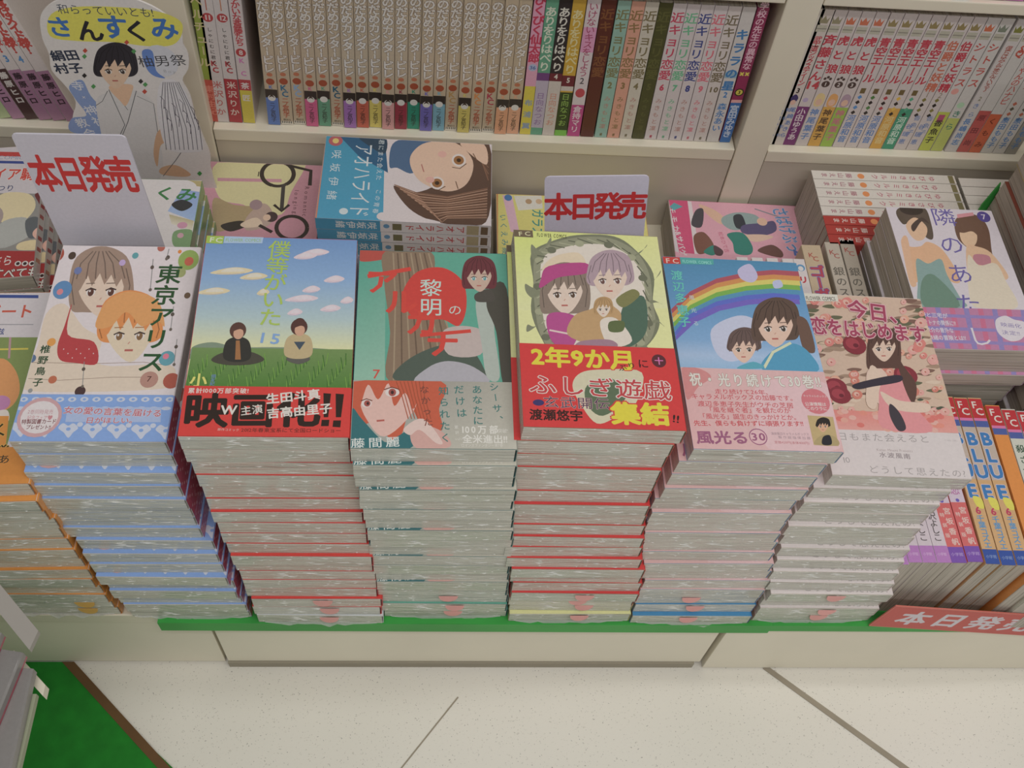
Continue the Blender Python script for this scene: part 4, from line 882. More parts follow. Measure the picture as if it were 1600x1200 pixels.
CV['rainbow'] = dict(w=112,d=174,bh=68.8,ops=[['G',['4a84aa','4a84aa','5c90bc','5c90bc'],[[0.0,174.0],[112.0,174.0],[112.0,135.1],[0.0,134.9]]],
['G',['5c90bc','5c90bc','7aa2cc','7aa2cc'],[[0.0,134.9],[112.0,135.1],[112.0,94.8],[-0.0,94.6]]],
['G',['7aa2cc','7aa2cc','a0b8d8','a0b8d8'],[[-0.0,94.6],[112.0,94.8],[112.0,80.8],[-0.0,80.6]]],
['G',['a0b8d8','a0b8d8','84aed0','84aed0'],[[-0.0,80.6],[112.0,80.8],[112.0,63.8],[-0.0,63.5]]],
['G',['84aed0','84aed0','5c9cc0','5c9cc0'],[[-0.0,63.5],[112.0,63.8],[112.0,53.8],[-0.0,53.5]]],
['S','c0c4dc',[[29.6,104.6],[52.7,118.5],[67.5,113.6],[69.2,95.6],[45.0,76.5],[30.8,81.2]]],
['L','a8505c',5.09,[[-1.1,120.1],[19.5,138.0],[42.7,151.7],[68.3,159.4],[91.1,163.1],[112.8,162.6]]],
['L','c8884c',5.06,[[-1.3,115.8],[18.8,133.5],[41.9,147.1],[67.4,154.8],[90.1,158.3],[111.7,157.8]]],
['L','ccc060',5.03,[[-1.5,111.6],[18.1,129.1],[41.1,142.5],[66.6,150.1],[89.1,153.6],[110.7,153.1]]],
['L','74a848',5.0,[[-1.8,107.4],[17.5,124.7],[40.4,138.0],[65.7,145.5],[88.1,148.9],[109.6,148.4]]],
['L','508cb0',4.97,[[-2.0,103.3],[16.8,120.4],[39.6,133.5],[64.8,140.9],[87.2,144.3],[108.5,143.7]]],
['L','5a68c0',4.94,[[-2.2,99.1],[16.2,116.1],[38.9,129.1],[64.0,136.4],[86.2,139.7],[107.5,139.1]]],
['L','7060b8',4.91,[[-2.4,95.0],[15.5,111.8],[38.1,124.7],[63.1,131.9],[85.3,135.1],[106.4,134.5]]],
['S','b8b0d0',[[61.0,164.0],[72.1,170.5],[76.4,158.9],[70.7,151.8],[62.0,154.9]]],
['S','b4b8d8',[[88.0,153.5],[94.5,155.4],[95.3,149.0],[88.3,147.0]]],
['S','64504c',[[39.4,90.3],[44.8,102.2],[55.9,107.8],[66.0,103.8],[66.8,90.7],[64.3,87.5],[58.4,85.6],[45.0,84.6],[39.8,85.8]]],
['S','ecc8b4',[[44.0,93.7],[54.9,102.2],[62.9,95.1],[59.7,84.1],[50.4,74.8],[43.4,83.0]]],
['P','64504c',[[40.4,84.3],[40.7,91.9],[45.0,101.1],[53.0,106.4],[59.8,107.0],[65.3,101.8],[65.3,92.2],[62.9,85.1],[62.1,93.5],[59.2,89.4],[58.1,95.0],[54.2,90.1],[53.3,95.3],[48.7,89.1],[48.0,94.0],[43.6,87.6]]],
['L','483936',0.45,[[52.1,105.1],[45.9,99.2],[42.7,92.1]]],
['L','483936',0.45,[[53.5,105.2],[49.3,99.5],[46.9,92.4]]],
['L','483936',0.45,[[54.7,105.3],[52.6,99.7],[50.9,92.6]]],
['L','483936',0.45,[[56.2,105.4],[56.3,100.0],[55.4,93.0]]],
['L','483936',0.45,[[57.5,105.5],[59.6,100.2],[59.4,93.3]]],
['L','483936',0.45,[[58.8,105.6],[63.1,100.5],[63.6,93.6]]],
['L','483936',0.44,[[43.2,96.7],[40.0,88.8],[40.6,86.1]]],
['L','483936',0.45,[[64.9,98.3],[65.2,90.6],[63.5,87.7]]],
['E','f0e8e4',47.8,86.3,2.0,1.7,0.07],
['E','403830',47.8,86.3,1.3,1.8,0.07],
['E','e8e0dc',47.5,86.9,0.4,0.5,0.07],
['L','403430',0.65,[[45.7,86.9],[48.1,88.3],[50.3,87.6]]],
['L','483936',0.44,[[46.5,90.2],[50.3,90.6]]],
['E','f0e8e4',56.4,86.9,2.0,1.7,0.07],
['E','403830',56.4,86.9,1.3,1.8,0.07],
['E','e8e0dc',56.1,87.5,0.4,0.5,0.07],
['L','403430',0.66,[[54.3,87.6],[56.8,88.9],[58.9,88.2]]],
['L','483936',0.44,[[55.1,90.8],[59.0,91.2]]],
['L','c09080',0.44,[[51.9,84.2],[50.9,83.1]]],
['L','b06058',1.01,[[49.0,80.1],[52.5,80.3]]],
['S','5c483e',[[63.1,112.4],[71.2,129.8],[87.5,138.1],[102.1,132.5],[102.6,113.4],[97.6,99.8],[88.4,96.9],[69.2,95.5],[61.0,97.1]]],
['S','ecc8b4',[[69.7,117.4],[85.8,130.0],[97.2,119.6],[92.2,103.7],[78.4,90.2],[68.6,101.9]]],
['P','5c483e',[[64.4,103.8],[65.0,114.8],[71.5,128.3],[83.2,136.1],[93.2,137.0],[101.0,129.5],[100.6,115.4],[96.7,105.2],[95.9,117.3],[91.5,111.4],[90.2,119.5],[84.4,112.4],[83.3,119.8],[76.4,110.8],[75.6,117.8],[69.1,108.5]]],
['L','42332c',0.66,[[81.9,134.2],[72.7,125.4],[67.9,115.0]]],
['L','42332c',0.66,[[83.9,134.4],[77.6,125.9],[73.9,115.5]]],
['L','42332c',0.66,[[85.7,134.5],[82.4,126.3],[79.7,116.0]]],
['L','42332c',0.66,[[87.8,134.7],[87.8,126.7],[86.2,116.5]]],
['L','42332c',0.66,[[89.7,134.9],[92.6,127.1],[92.0,117.0]]],
['L','42332c',0.66,[[91.7,135.1],[97.6,127.6],[98.1,117.5]]],
['L','42332c',0.64,[[68.7,121.7],[64.0,110.3],[63.4,99.4]]],
['L','42332c',0.66,[[100.2,124.4],[100.3,113.2],[96.2,101.8]]],
['E','f0e8e4',75.0,106.8,2.9,2.5,0.08],
['E','403830',75.0,106.8,1.8,2.6,0.08],
['E','e8e0dc',74.6,107.6,0.6,0.8,0.08],
['L','403430',0.94,[[72.0,107.6],[75.6,109.6],[78.6,108.6]]],
['L','42332c',0.63,[[73.3,112.3],[78.8,113.0]]],
['E','f0e8e4',87.5,107.7,2.9,2.5,0.08],
['E','403830',87.5,107.7,1.9,2.6,0.08],
['E','e8e0dc',87.1,108.6,0.6,0.8,0.08],
['L','403430',0.95,[[84.4,108.6],[88.1,110.5],[91.1,109.6]]],
['L','42332c',0.64,[[85.8,113.3],[91.3,114.0]]],
['L','c09080',0.63,[[80.9,103.7],[79.4,102.1]]],
['L','b06058',1.46,[[76.6,97.8],[81.6,98.1]]],
['S','6a5044',[[100.9,119.4],[108.5,116.9],[110.1,98.6],[108.3,86.5],[100.4,88.9],[99.5,103.9]]],
['S','4c94b8',[[63.8,69.1],[75.3,87.2],[92.6,94.3],[104.0,86.2],[106.2,68.8]]],
['L','c8ccac',2.21,[[65.2,70.9],[74.9,85.4],[91.1,94.8]]],
['S','54a0b4',[[43.7,69.6],[57.6,76.1],[65.2,70.9]]],
['P','c03c34',[[0.0,174.0],[14.3,174.3],[14.3,167.0],[-0.4,166.7]]],
['T','FC','h',[4.2,169.8],[10.5,169.9],6.65,'f0dcd4',0.02,None,0.05,1,0],
['P','4ca09c',[[14.8,174.3],[42.1,174.0],[41.6,167.9],[14.3,167.0]]],
['T','FLOWER COMICS','h',[16.8,169.9],[39.2,169.6],4.27,'90d0c8',0.01,None,0.05,1,0],
['T','渡辺多恵子','v',[9.5,155.4],[9.3,110.7],10.12,'60c0b0',0.02,'4a84aa',0.03,1,0],
['T','風光る','v',[18.4,134.1],[18.2,109.6],4.66,'d0e0e8',0,None,0.05,1,0]],
band=[['P','d0a8a8',[[0.6,68.0],[111.7,69.7],[112.0,0.0],[-0.0,0.0]]],
['S','c88484',[[0.6,68.0],[13.8,68.2],[22.4,61.0],[11.3,52.1],[1.0,40.9]]],
['S','dcb8bc',[[55.9,54.6],[112.9,57.8],[109.4,3.5],[55.1,1.8]]],
['T','祝・光り続けて30巻!!','h',[9.9,58.6],[106.1,59.7],12.06,'ece8e0',0.03,'a89088',0.06,0.85,0],
['T','走り続けて26年、','h',[25.7,48.6],[64.3,49.0],4.7,'c05058',0.015,None,0.05,1,0],
['T','キャラメルボックスの加藤です。','h',[7.2,43.9],[82.5,44.5],5.13,'c05058',0.015,None,0.05,1,0],
['T','渡辺多恵子先生がウチの芝居','h',[11.0,37.7],[78.6,38.3],5.1,'c05058',0.015,None,0.05,1,0],
['T','「風を継ぐ者」を観たのが','h',[16.3,32.7],[75.6,33.8],5.08,'c05058',0.015,None,0.05,1,0],
['T','「風光る」誕生のきっかけとか。','h',[10.3,27.2],[81.8,28.2],5.02,'c05058',0.015,None,0.05,1,0],
['T','先生、僕らも負けずに頑張ります!!','h',[5.6,21.3],[85.2,23.0],4.96,'c04850',0.025,None,0.05,1,0],
['T','風光る','h',[9.4,9.8],[35.7,10.2],11.26,'965878',0.05,None,0.05,1,0],
['E','965878',49.3,11.2,6.8,6.8,0.04],
['E','d8b0b4',49.3,11.2,6.1,6.0,0.04],
['T','30','h',[46.4,11.1],[52.2,11.3],8.56,'965878',0.045,None,0.05,1,0],
['T','演劇集団キャラメルボックス','h',[60.6,14.2],[87.1,14.2],2.56,'a08890',0,None,0.05,1,0],
['T','製作総指揮加藤','h',[65.8,11.3],[87.3,11.1],2.55,'a08890',0,None,0.05,1,0],
['T','定価420円(本体400円)','h',[62.0,7.1],[86.4,6.9],2.53,'b86870',0,None,0.05,1,0],
['E','c87078',99.4,42.5,10.9,10.9,0.05],
['T','公演情報は','h',[92.1,40.0],[105.4,40.1],3.52,'f0e4e0',0.02,None,0.05,1,0],
['T','このウラに','h',[92.2,36.2],[105.5,36.3],3.5,'f0e4e0',0.02,None,0.05,1,0],
['T','キャラメルボックス','h',[91.7,47.1],[108.1,46.9],2.18,'f0e4e0',0,None,0.05,1,0],
['P','b8a070',[[90.3,30.2],[110.0,29.4],[108.8,5.1],[90.0,5.5]]],
['S','a89468',[[91.1,6.0],[93.9,11.3],[101.2,14.7],[108.5,11.8],[108.4,5.6]]],
['S','24242c',[[96.6,6.2],[98.6,12.5],[104.0,13.7],[103.6,6.4]]],
['S','2c2420',[[95.0,22.4],[97.5,26.9],[102.2,28.9],[106.3,27.3],[106.4,22.3],[105.4,21.4],[102.9,20.7],[97.3,20.5],[95.2,21.0]]],
['S','d0a080',[[97.0,23.7],[101.7,26.8],[104.9,24.0],[103.4,19.8],[99.4,16.3],[96.6,19.6]]],
['P','2c2420',[[95.4,20.1],[95.6,23.0],[97.6,26.5],[100.9,28.4],[103.8,28.5],[105.9,26.5],[105.8,22.9],[104.7,20.2],[104.5,23.4],[103.2,21.9],[102.9,24.0],[101.2,22.2],[100.9,24.2],[98.9,21.9],[98.7,23.7],[96.8,21.3]]],
['L','1f1917',0.18,[[100.6,27.9],[97.9,25.8],[96.5,23.1]]],
['L','1f1917',0.18,[[101.1,28.0],[99.3,25.8],[98.2,23.1]]],
['L','1f1917',0.18,[[101.7,28.0],[100.7,25.9],[99.9,23.2]]],
['L','1f1917',0.18,[[102.2,28.0],[102.2,25.9],[101.7,23.3]]],
['L','1f1917',0.18,[[102.8,28.0],[103.6,26.0],[103.4,23.3]]],
['L','1f1917',0.18,[[103.3,28.1],[105.0,26.1],[105.1,23.4]]],
['L','1f1917',0.18,[[96.7,24.8],[95.3,21.8],[95.5,21.0]]],
['L','1f1917',0.18,[[105.7,25.2],[105.7,22.3],[105.1,21.4]]],
['E','f0e8e4',98.5,20.8,0.8,0.7,0.04],
['E','403830',98.5,20.8,0.5,0.7,0.04],
['E','e8e0dc',98.4,21.0,0.2,0.2,0.04],
['L','403430',0.26,[[97.6,21.1],[98.6,21.5],[99.5,21.3]]],
['L','1f1917',0.18,[[98.0,22.3],[99.6,22.4]]],
['E','f0e8e4',102.1,20.9,0.8,0.7,0.04],
['E','403830',102.1,20.9,0.5,0.7,0.04],
['E','e8e0dc',101.9,21.2,0.2,0.2,0.04],
['L','403430',0.26,[[101.2,21.2],[102.2,21.7],[103.1,21.4]]],
['L','1f1917',0.18,[[101.6,22.4],[103.2,22.6]]],
['L','c09080',0.17,[[100.1,19.9],[99.7,19.5]]],
['L','b06058',0.41,[[98.9,18.4],[100.3,18.4]]]])
CV['roses'] = dict(w=112,d=174,bh=41.0,ops=[['P','c8ac98',[[0,0],[112,0],[112,174],[0,174]]],
['S','d0b8a4',[[3.9,139.6],[9.3,142.2],[17.3,141.6],[12.8,138.5]]],
['S','c8ac94',[[2.7,109.3],[8.0,111.6],[15.6,110.9],[11.3,108.0]]],
['S','c8ac94',[[93.9,116.9],[100.0,119.4],[108.3,118.8],[103.2,115.7]]],
['S','a08470',[[50.9,141.0],[56.8,143.6],[65.1,143.0],[60.2,139.7]]],
['S','a08470',[[83.4,71.9],[89.1,74.0],[96.9,73.2],[92.1,70.6]]],
['S','64644c',[[95.1,141.5],[101.4,144.2],[110.0,143.6],[104.7,140.2]]],
['S','8c7060',[[80.4,69.0],[86.0,71.0],[93.8,70.3],[89.1,67.7]]],
['S','64644c',[[23.8,148.9],[29.5,151.6],[37.7,151.0],[33.0,147.7]]],
['S','a08470',[[85.8,51.9],[91.3,53.8],[98.9,53.0],[94.3,50.6]]],
['S','64644c',[[58.6,159.3],[64.7,162.2],[73.2,161.6],[68.1,158.1]]],
['S','8c7060',[[19.5,120.0],[25.0,122.5],[32.9,121.8],[28.4,118.8]]],
['S','7c5c50',[[2.6,109.9],[7.9,112.2],[15.5,111.6],[11.2,108.7]]],
['S','a08470',[[-5.7,68.4],[-0.8,70.4],[6.4,69.6],[2.4,67.2]]],
['S','7c5c50',[[89.8,95.9],[95.7,98.2],[103.8,97.5],[98.8,94.6]]],
['S','a08470',[[38.4,144.7],[44.2,147.4],[52.5,146.8],[47.7,143.5]]],
['S','a08470',[[10.2,114.9],[15.6,117.3],[23.3,116.6],[18.9,113.7]]],
['S','c8ac94',[[80.2,135.6],[86.3,138.2],[94.7,137.6],[89.6,134.4]]],
['S','a08470',[[60.9,165.0],[67.0,167.9],[75.6,167.3],[70.5,163.8]]],
['S','64644c',[[63.3,103.0],[69.0,105.4],[77.0,104.7],[72.2,101.8]]],
['S','8c7060',[[103.1,124.3],[109.3,126.9],[117.8,126.2],[112.6,123.1]]],
['S','64644c',[[93.5,162.0],[100.0,164.9],[108.8,164.4],[103.4,160.8]]],
['S','a08470',[[22.6,90.6],[27.9,92.8],[35.5,92.1],[31.2,89.4]]],
['S','64644c',[[56.7,113.3],[62.4,115.8],[70.5,115.1],[65.7,112.1]]],
['S','c8ac94',[[92.3,97.5],[98.2,99.8],[106.3,99.1],[101.4,96.2]]],
['S','a08470',[[70.0,65.7],[75.5,67.7],[83.2,67.0],[78.6,64.4]]],
['S','8c7060',[[59.7,74.4],[65.2,76.4],[72.8,75.7],[68.3,73.1]]],
['S','a08470',[[95.9,154.1],[102.3,157.0],[111.1,156.4],[105.7,152.9]]],
['S','64644c',[[-2.3,111.8],[2.9,114.1],[10.5,113.4],[6.3,110.5]]],
['S','a08470',[[99.4,159.7],[105.9,162.6],[114.7,162.0],[109.3,158.5]]],
['S','c8ac94',[[98.6,76.5],[104.4,78.6],[112.4,77.9],[107.5,75.2]]],
['S','8c7060',[[27.4,128.1],[33.0,130.6],[40.9,130.0],[36.3,126.9]]],
['S','7c5c50',[[37.2,74.0],[42.5,76.1],[50.0,75.3],[45.6,72.7]]],
['S','7c5c50',[[1.6,85.8],[6.7,87.9],[14.0,87.2],[9.9,84.6]]],
['S','8c7060',[[40.7,145.1],[46.5,147.8],[54.8,147.2],[49.9,143.9]]],
['S','8c7060',[[57.8,137.1],[63.7,139.8],[72.0,139.2],[67.1,135.9]]],
['S','c8ac94',[[-5.9,127.6],[-0.6,130.1],[7.1,129.4],[2.8,126.4]]],
['S','a08470',[[32.1,111.5],[37.7,113.9],[45.5,113.2],[41.0,110.3]]],
['S','d0b8a4',[[54.9,49.4],[60.1,51.3],[67.5,50.5],[63.1,48.1]]],
['S','8c7060',[[38.7,51.7],[43.9,53.6],[51.1,52.8],[46.9,50.4]]],
['S','64644c',[[-0.6,155.9],[5.0,158.7],[13.0,158.1],[8.5,154.8]]],
['S','8c7060',[[66.5,148.0],[72.6,150.7],[81.1,150.1],[76.0,146.8]]],
['S','7c5c50',[[52.0,92.8],[57.6,95.1],[65.4,94.4],[60.8,91.6]]],
['S','c8ac94',[[103.2,136.7],[109.5,139.4],[118.1,138.8],[112.8,135.5]]],
['S','d0b8a4',[[24.5,67.9],[29.7,69.9],[37.0,69.1],[32.8,66.6]]],
['S','8c7060',[[14.5,88.7],[19.7,90.8],[27.2,90.1],[23.0,87.4]]],
['S','c8ac94',[[37.0,138.5],[42.8,141.1],[50.9,140.5],[46.2,137.3]]],
['S','64644c',[[40.6,141.5],[46.4,144.1],[54.6,143.5],[49.8,140.3]]],
['S','d0b8a4',[[83.9,59.7],[89.4,61.7],[97.1,60.9],[92.4,58.4]]],
['S','a08470',[[-3.2,146.1],[2.3,148.7],[10.2,148.1],[5.8,144.9]]],
['S','8c7060',[[15.1,138.7],[20.6,141.3],[28.6,140.7],[24.1,137.5]]],
['S','a08470',[[20.9,116.4],[26.4,118.8],[34.2,118.2],[29.7,115.2]]],
['S','7c5c50',[[95.2,164.2],[101.7,167.1],[110.5,166.5],[105.1,163.0]]],
['S','64644c',[[54.5,155.2],[60.6,158.0],[69.0,157.4],[64.0,154.0]]],
['S','64644c',[[79.3,86.5],[85.1,88.7],[93.0,88.0],[88.2,85.2]]],
['S','d0b8a4',[[34.4,165.9],[40.3,168.8],[48.7,168.2],[43.8,164.7]]],
['S','8c7060',[[88.9,142.0],[95.1,144.7],[103.7,144.1],[98.5,140.8]]],
['S','64644c',[[64.3,125.8],[70.2,128.3],[78.4,127.7],[73.5,124.5]]],
['S','8c7060',[[38.1,129.0],[43.8,131.5],[51.8,130.9],[47.1,127.7]]],
['S','a08470',[[67.5,86.7],[73.2,88.9],[81.0,88.2],[76.3,85.5]]],
['S','d0b8a4',[[35.0,126.0],[40.7,128.5],[48.7,127.9],[44.0,124.8]]],
['S','64644c',[[100.2,160.8],[106.7,163.8],[115.5,163.2],[110.1,159.6]]],
['S','7c5c50',[[-1.9,87.3],[3.1,89.4],[10.5,88.7],[6.4,86.0]]],
['S','64644c',[[99.9,153.4],[106.3,156.2],[115.1,155.6],[109.7,152.1]]],
['S','64644c',[[88.3,63.2],[93.9,65.2],[101.7,64.4],[97.0,61.9]]],
['S','64644c',[[54.6,89.4],[60.1,91.6],[67.9,90.9],[63.3,88.1]]],
['S','c8ac94',[[34.9,117.8],[40.5,120.2],[48.4,119.6],[43.8,116.6]]],
['S','7c5c50',[[9.5,142.8],[15.1,145.5],[23.1,144.9],[18.6,141.6]]],
['S','d0b8a4',[[5.7,64.1],[10.7,66.1],[17.9,65.3],[13.8,62.9]]],
['S','8c7060',[[52.5,62.2],[57.9,64.2],[65.4,63.4],[60.9,60.9]]],
['S','7c5c50',[[58.8,149.0],[64.9,151.7],[73.3,151.1],[68.3,147.7]]],
['S','7c5c50',[[43.8,74.0],[49.2,76.0],[56.7,75.3],[52.3,72.7]]],
['S','64644c',[[1.5,114.0],[6.8,116.4],[14.4,115.7],[10.1,112.8]]],
['S','a08470',[[45.7,94.4],[51.2,96.7],[59.0,96.0],[54.4,93.2]]],
['S','a08470',[[8.0,93.9],[13.1,96.1],[20.6,95.4],[16.4,92.6]]],
['S','c8ac94',[[89.6,160.1],[95.9,163.0],[104.7,162.5],[99.4,158.9]]],
['S','c8ac94',[[30.1,131.4],[35.7,134.0],[43.8,133.3],[39.1,130.2]]],
['S','d0b8a4',[[51.6,159.6],[57.6,162.4],[66.1,161.8],[61.1,158.4]]],
['S','d0b8a4',[[100.8,142.6],[107.1,145.4],[115.8,144.8],[110.4,141.4]]],
['S','d0b8a4',[[45.4,139.5],[51.2,142.1],[59.4,141.5],[54.6,138.3]]],
['S','7c5c50',[[4.9,158.4],[10.5,161.2],[18.7,160.7],[14.1,157.3]]],
['S','d0b8a4',[[32.4,71.6],[37.6,73.6],[45.0,72.9],[40.7,70.3]]],
['S','d0b8a4',[[70.4,115.6],[76.3,118.0],[84.4,117.4],[79.5,114.3]]],
['S','8c7060',[[89.8,161.9],[96.2,164.9],[105.0,164.3],[99.6,160.7]]],
['S','d0b8a4',[[95.2,88.0],[101.1,90.3],[109.1,89.5],[104.2,86.7]]],
['S','8c7060',[[80.2,114.6],[86.2,117.0],[94.4,116.3],[89.4,113.3]]],
['S','64644c',[[10.3,122.3],[15.7,124.7],[23.5,124.1],[19.1,121.0]]],
['S','a08470',[[46.2,150.8],[52.1,153.5],[60.4,152.9],[55.5,149.6]]],
['S','c8ac94',[[100.4,135.5],[106.7,138.2],[115.3,137.5],[110.0,134.2]]],
['S','a08470',[[-6.0,82.6],[-1.0,84.7],[6.3,84.0],[2.3,81.4]]],
['S','64644c',[[4.6,154.9],[10.2,157.7],[18.3,157.1],[13.7,153.8]]],
['S','7c5c50',[[49.8,93.5],[55.4,95.8],[63.1,95.1],[58.6,92.3]]],
['S','a08470',[[85.9,137.4],[92.1,140.1],[100.6,139.5],[95.4,136.2]]],
['S','64644c',[[12.1,140.4],[17.6,143.1],[25.7,142.5],[21.1,139.3]]],
['S','a08470',[[-1.7,171.4],[3.9,174.3],[12.2,173.8],[7.6,170.3]]],
['S','7c5c50',[[92.9,99.2],[98.8,101.6],[106.9,100.8],[102.0,97.9]]],
['S','d0b8a4',[[88.2,129.4],[94.3,132.0],[102.7,131.4],[97.6,128.2]]],
['S','8c7060',[[40.6,92.4],[46.0,94.6],[53.7,93.9],[49.2,91.1]]],
['S','64644c',[[57.6,136.9],[63.5,139.6],[71.8,139.0],[66.9,135.7]]],
['S','7c5c50',[[39.5,125.7],[45.2,128.2],[53.3,127.6],[48.6,124.5]]],
['S','8c7060',[[81.5,151.2],[87.8,154.0],[96.4,153.4],[91.1,150.0]]],
['S','8c7060',[[96.4,132.0],[102.7,134.6],[111.2,134.0],[106.0,130.7]]],
['S','7c5c50',[[30.6,97.0],[36.0,99.3],[43.7,98.6],[39.2,95.8]]],
['S','64644c',[[1.7,63.6],[6.6,65.5],[13.7,64.8],[9.7,62.3]]],
['S','64644c',[[12.5,57.5],[17.5,59.4],[24.7,58.7],[20.6,56.3]]],
['S','c8ac94',[[11.6,122.2],[17.0,124.6],[24.8,124.0],[20.4,121.0]]],
['S','c8ac94',[[49.6,93.2],[55.1,95.5],[62.9,94.7],[58.3,92.0]]],
['S','c8ac94',[[81.2,69.6],[86.8,71.6],[94.6,70.9],[89.9,68.3]]],
['S','d0b8a4',[[56.2,149.4],[62.2,152.2],[70.6,151.6],[65.6,148.2]]],
['S','c8ac94',[[102.4,85.0],[108.3,87.2],[116.4,86.4],[111.4,83.7]]],
['S','c8ac94',[[99.6,73.6],[105.4,75.7],[113.3,74.9],[108.4,72.2]]],
['S','64644c',[[44.5,147.7],[50.4,150.4],[58.7,149.8],[53.8,146.5]]],
['S','64644c',[[79.0,140.6],[85.1,143.3],[93.6,142.7],[88.4,139.4]]],
['S','d0b8a4',[[95.1,129.7],[101.3,132.3],[109.8,131.7],[104.6,128.4]]],
['S','d0b8a4',[[18.6,63.1],[23.7,65.1],[30.9,64.3],[26.8,61.9]]],
['S','8c7060',[[26.3,82.4],[31.5,84.5],[39.0,83.8],[34.7,81.1]]],
['S','7c5c50',[[51.0,76.8],[56.5,78.9],[64.1,78.2],[59.6,75.6]]],
['S','d0b8a4',[[91.6,47.9],[97.1,49.8],[104.7,49.0],[100.1,46.5]]],
['S','a08470',[[99.8,103.7],[105.9,106.1],[114.1,105.4],[109.0,102.4]]],
['S','c8ac94',[[37.1,133.0],[42.8,135.6],[50.9,135.0],[46.2,131.8]]],
['S','d0b8a4',[[91.6,136.6],[97.8,139.2],[106.4,138.6],[101.1,135.3]]],
['S','a08470',[[59.6,82.5],[65.1,84.7],[72.9,83.9],[68.3,81.2]]],
['S','c8ac94',[[34.7,117.7],[40.3,120.2],[48.2,119.5],[43.6,116.5]]],
['S','64644c',[[0.0,150.2],[5.5,152.9],[13.6,152.4],[9.1,149.1]]],
['S','a08470',[[58.4,57.4],[63.8,59.4],[71.2,58.6],[66.8,56.1]]],
['S','d0b8a4',[[75.3,57.8],[80.8,59.7],[88.4,59.0],[83.8,56.5]]],
['S','7c5c50',[[95.2,140.4],[101.5,143.1],[110.1,142.5],[104.8,139.2]]],
['S','8c7060',[[9.1,74.7],[14.2,76.7],[21.5,76.0],[17.4,73.4]]],
['S','c8ac94',[[6.8,162.0],[12.5,164.8],[20.7,164.3],[16.1,160.8]]],
['S','64644c',[[79.4,148.6],[85.6,151.4],[94.2,150.8],[89.0,147.4]]],
['S','7c5c50',[[70.6,90.6],[76.3,92.9],[84.2,92.2],[79.4,89.4]]],
['S','8c7060',[[49.5,135.6],[55.4,138.3],[63.6,137.6],[58.8,134.4]]],
['S','a08470',[[15.1,77.4],[20.3,79.5],[27.7,78.7],[23.5,76.2]]],
['S','64644c',[[21.7,160.2],[27.5,163.0],[35.7,162.4],[31.0,159.0]]],
['S','64644c',[[90.8,131.6],[96.9,134.2],[105.4,133.6],[100.2,130.3]]],
['S','d0b8a4',[[8.7,148.0],[14.3,150.7],[22.3,150.1],[17.8,146.8]]],
['S','64644c',[[89.2,52.7],[94.8,54.6],[102.4,53.8],[97.8,51.3]]],
['S','c8ac94',[[31.9,160.2],[37.7,163.0],[46.1,162.5],[41.2,159.0]]],
['S','7c5c50',[[52.7,79.3],[58.2,81.4],[65.8,80.6],[61.3,78.0]]],
['S','a08470',[[15.9,117.1],[21.4,119.5],[29.2,118.9],[24.7,115.9]]],
['S','8c7060',[[0.4,108.7],[5.6,111.0],[13.2,110.3],[8.9,107.4]]],
['S','7c5c50',[[90.7,148.5],[97.0,151.3],[105.7,150.7],[100.4,147.3]]],
['S','d0b8a4',[[67.1,118.7],[73.0,121.2],[81.2,120.6],[76.3,117.5]]],
['S','d0b8a4',[[34.4,127.3],[40.1,129.8],[48.1,129.2],[43.5,126.1]]],
['S','64644c',[[23.1,52.5],[28.1,54.3],[35.3,53.6],[31.2,51.2]]],
['S','8c7060',[[98.9,168.8],[105.5,171.8],[114.4,171.2],[108.9,167.6]]],
['S','7c5c50',[[5.1,159.7],[10.7,162.5],[18.9,161.9],[14.3,158.5]]],
['S','7c5c50',[[18.0,69.4],[23.1,71.4],[30.4,70.6],[26.3,68.1]]],
['S','7c5c50',[[93.3,170.3],[99.8,173.3],[108.7,172.8],[103.2,169.1]]],
['S','64644c',[[83.4,145.6],[89.6,148.3],[98.2,147.7],[93.0,144.4]]],
['S','64644c',[[94.2,79.9],[100.0,82.1],[107.9,81.3],[103.1,78.6]]],
['S','dca098',[[87.7,119.6],[91.3,124.0],[96.0,124.9],[97.9,120.9],[94.7,116.3],[89.6,115.4]]],
['E','e8bcac',92.3,120.6,2.5,2.4,0.08],
['E','b86860',92.7,120.0,1.2,1.2,0.08],
['S','d8a088',[[45.8,144.4],[49.2,149.3],[54.0,150.4],[56.2,146.0],[53.2,141.0],[47.9,139.9]]],
['E','e8bcac',50.4,145.6,2.6,2.6,0.1],
['E','b86860',50.9,144.9,1.2,1.2,0.1],
['S','dca098',[[64.8,129.2],[68.4,133.9],[73.2,134.9],[75.3,130.7],[72.2,125.8],[66.9,124.8]]],
['E','e8bcac',69.5,130.3,2.6,2.5,0.09],
['E','b86860',70.0,129.7,1.2,1.2,0.09],
['S','dca098',[[86.3,77.7],[88.3,80.1],[91.1,80.6],[92.2,78.3],[90.4,75.8],[87.4,75.3]]],
['E','e8bcac',88.8,78.4,1.5,1.3,0.06],
['E','b86860',89.2,77.9,0.7,0.6,0.06],
['S','4c5444',[[68.1,65.3],[71.6,67.0],[74.3,65.6],[70.8,64.1]]],
['S','c87868',[[31.2,91.9],[34.2,95.8],[38.4,96.6],[40.4,93.0],[37.8,88.8],[33.2,88.0]]],
['E','e8bcac',35.3,92.8,2.3,2.2,0.07],
['E','b86860',35.8,92.2,1.1,1.0,0.07],
['S','e0a8a0',[[92.0,60.5],[95.0,63.8],[98.9,64.4],[100.5,61.3],[97.8,57.8],[93.5,57.2]]],
['E','e8bcac',95.7,61.3,2.1,1.9,0.05],
['E','b86860',96.2,60.7,1.0,0.9,0.05],
['S','d8a088',[[30.3,164.5],[32.9,168.3],[36.5,169.2],[38.2,165.9],[36.0,161.9],[32.0,161.0]]],
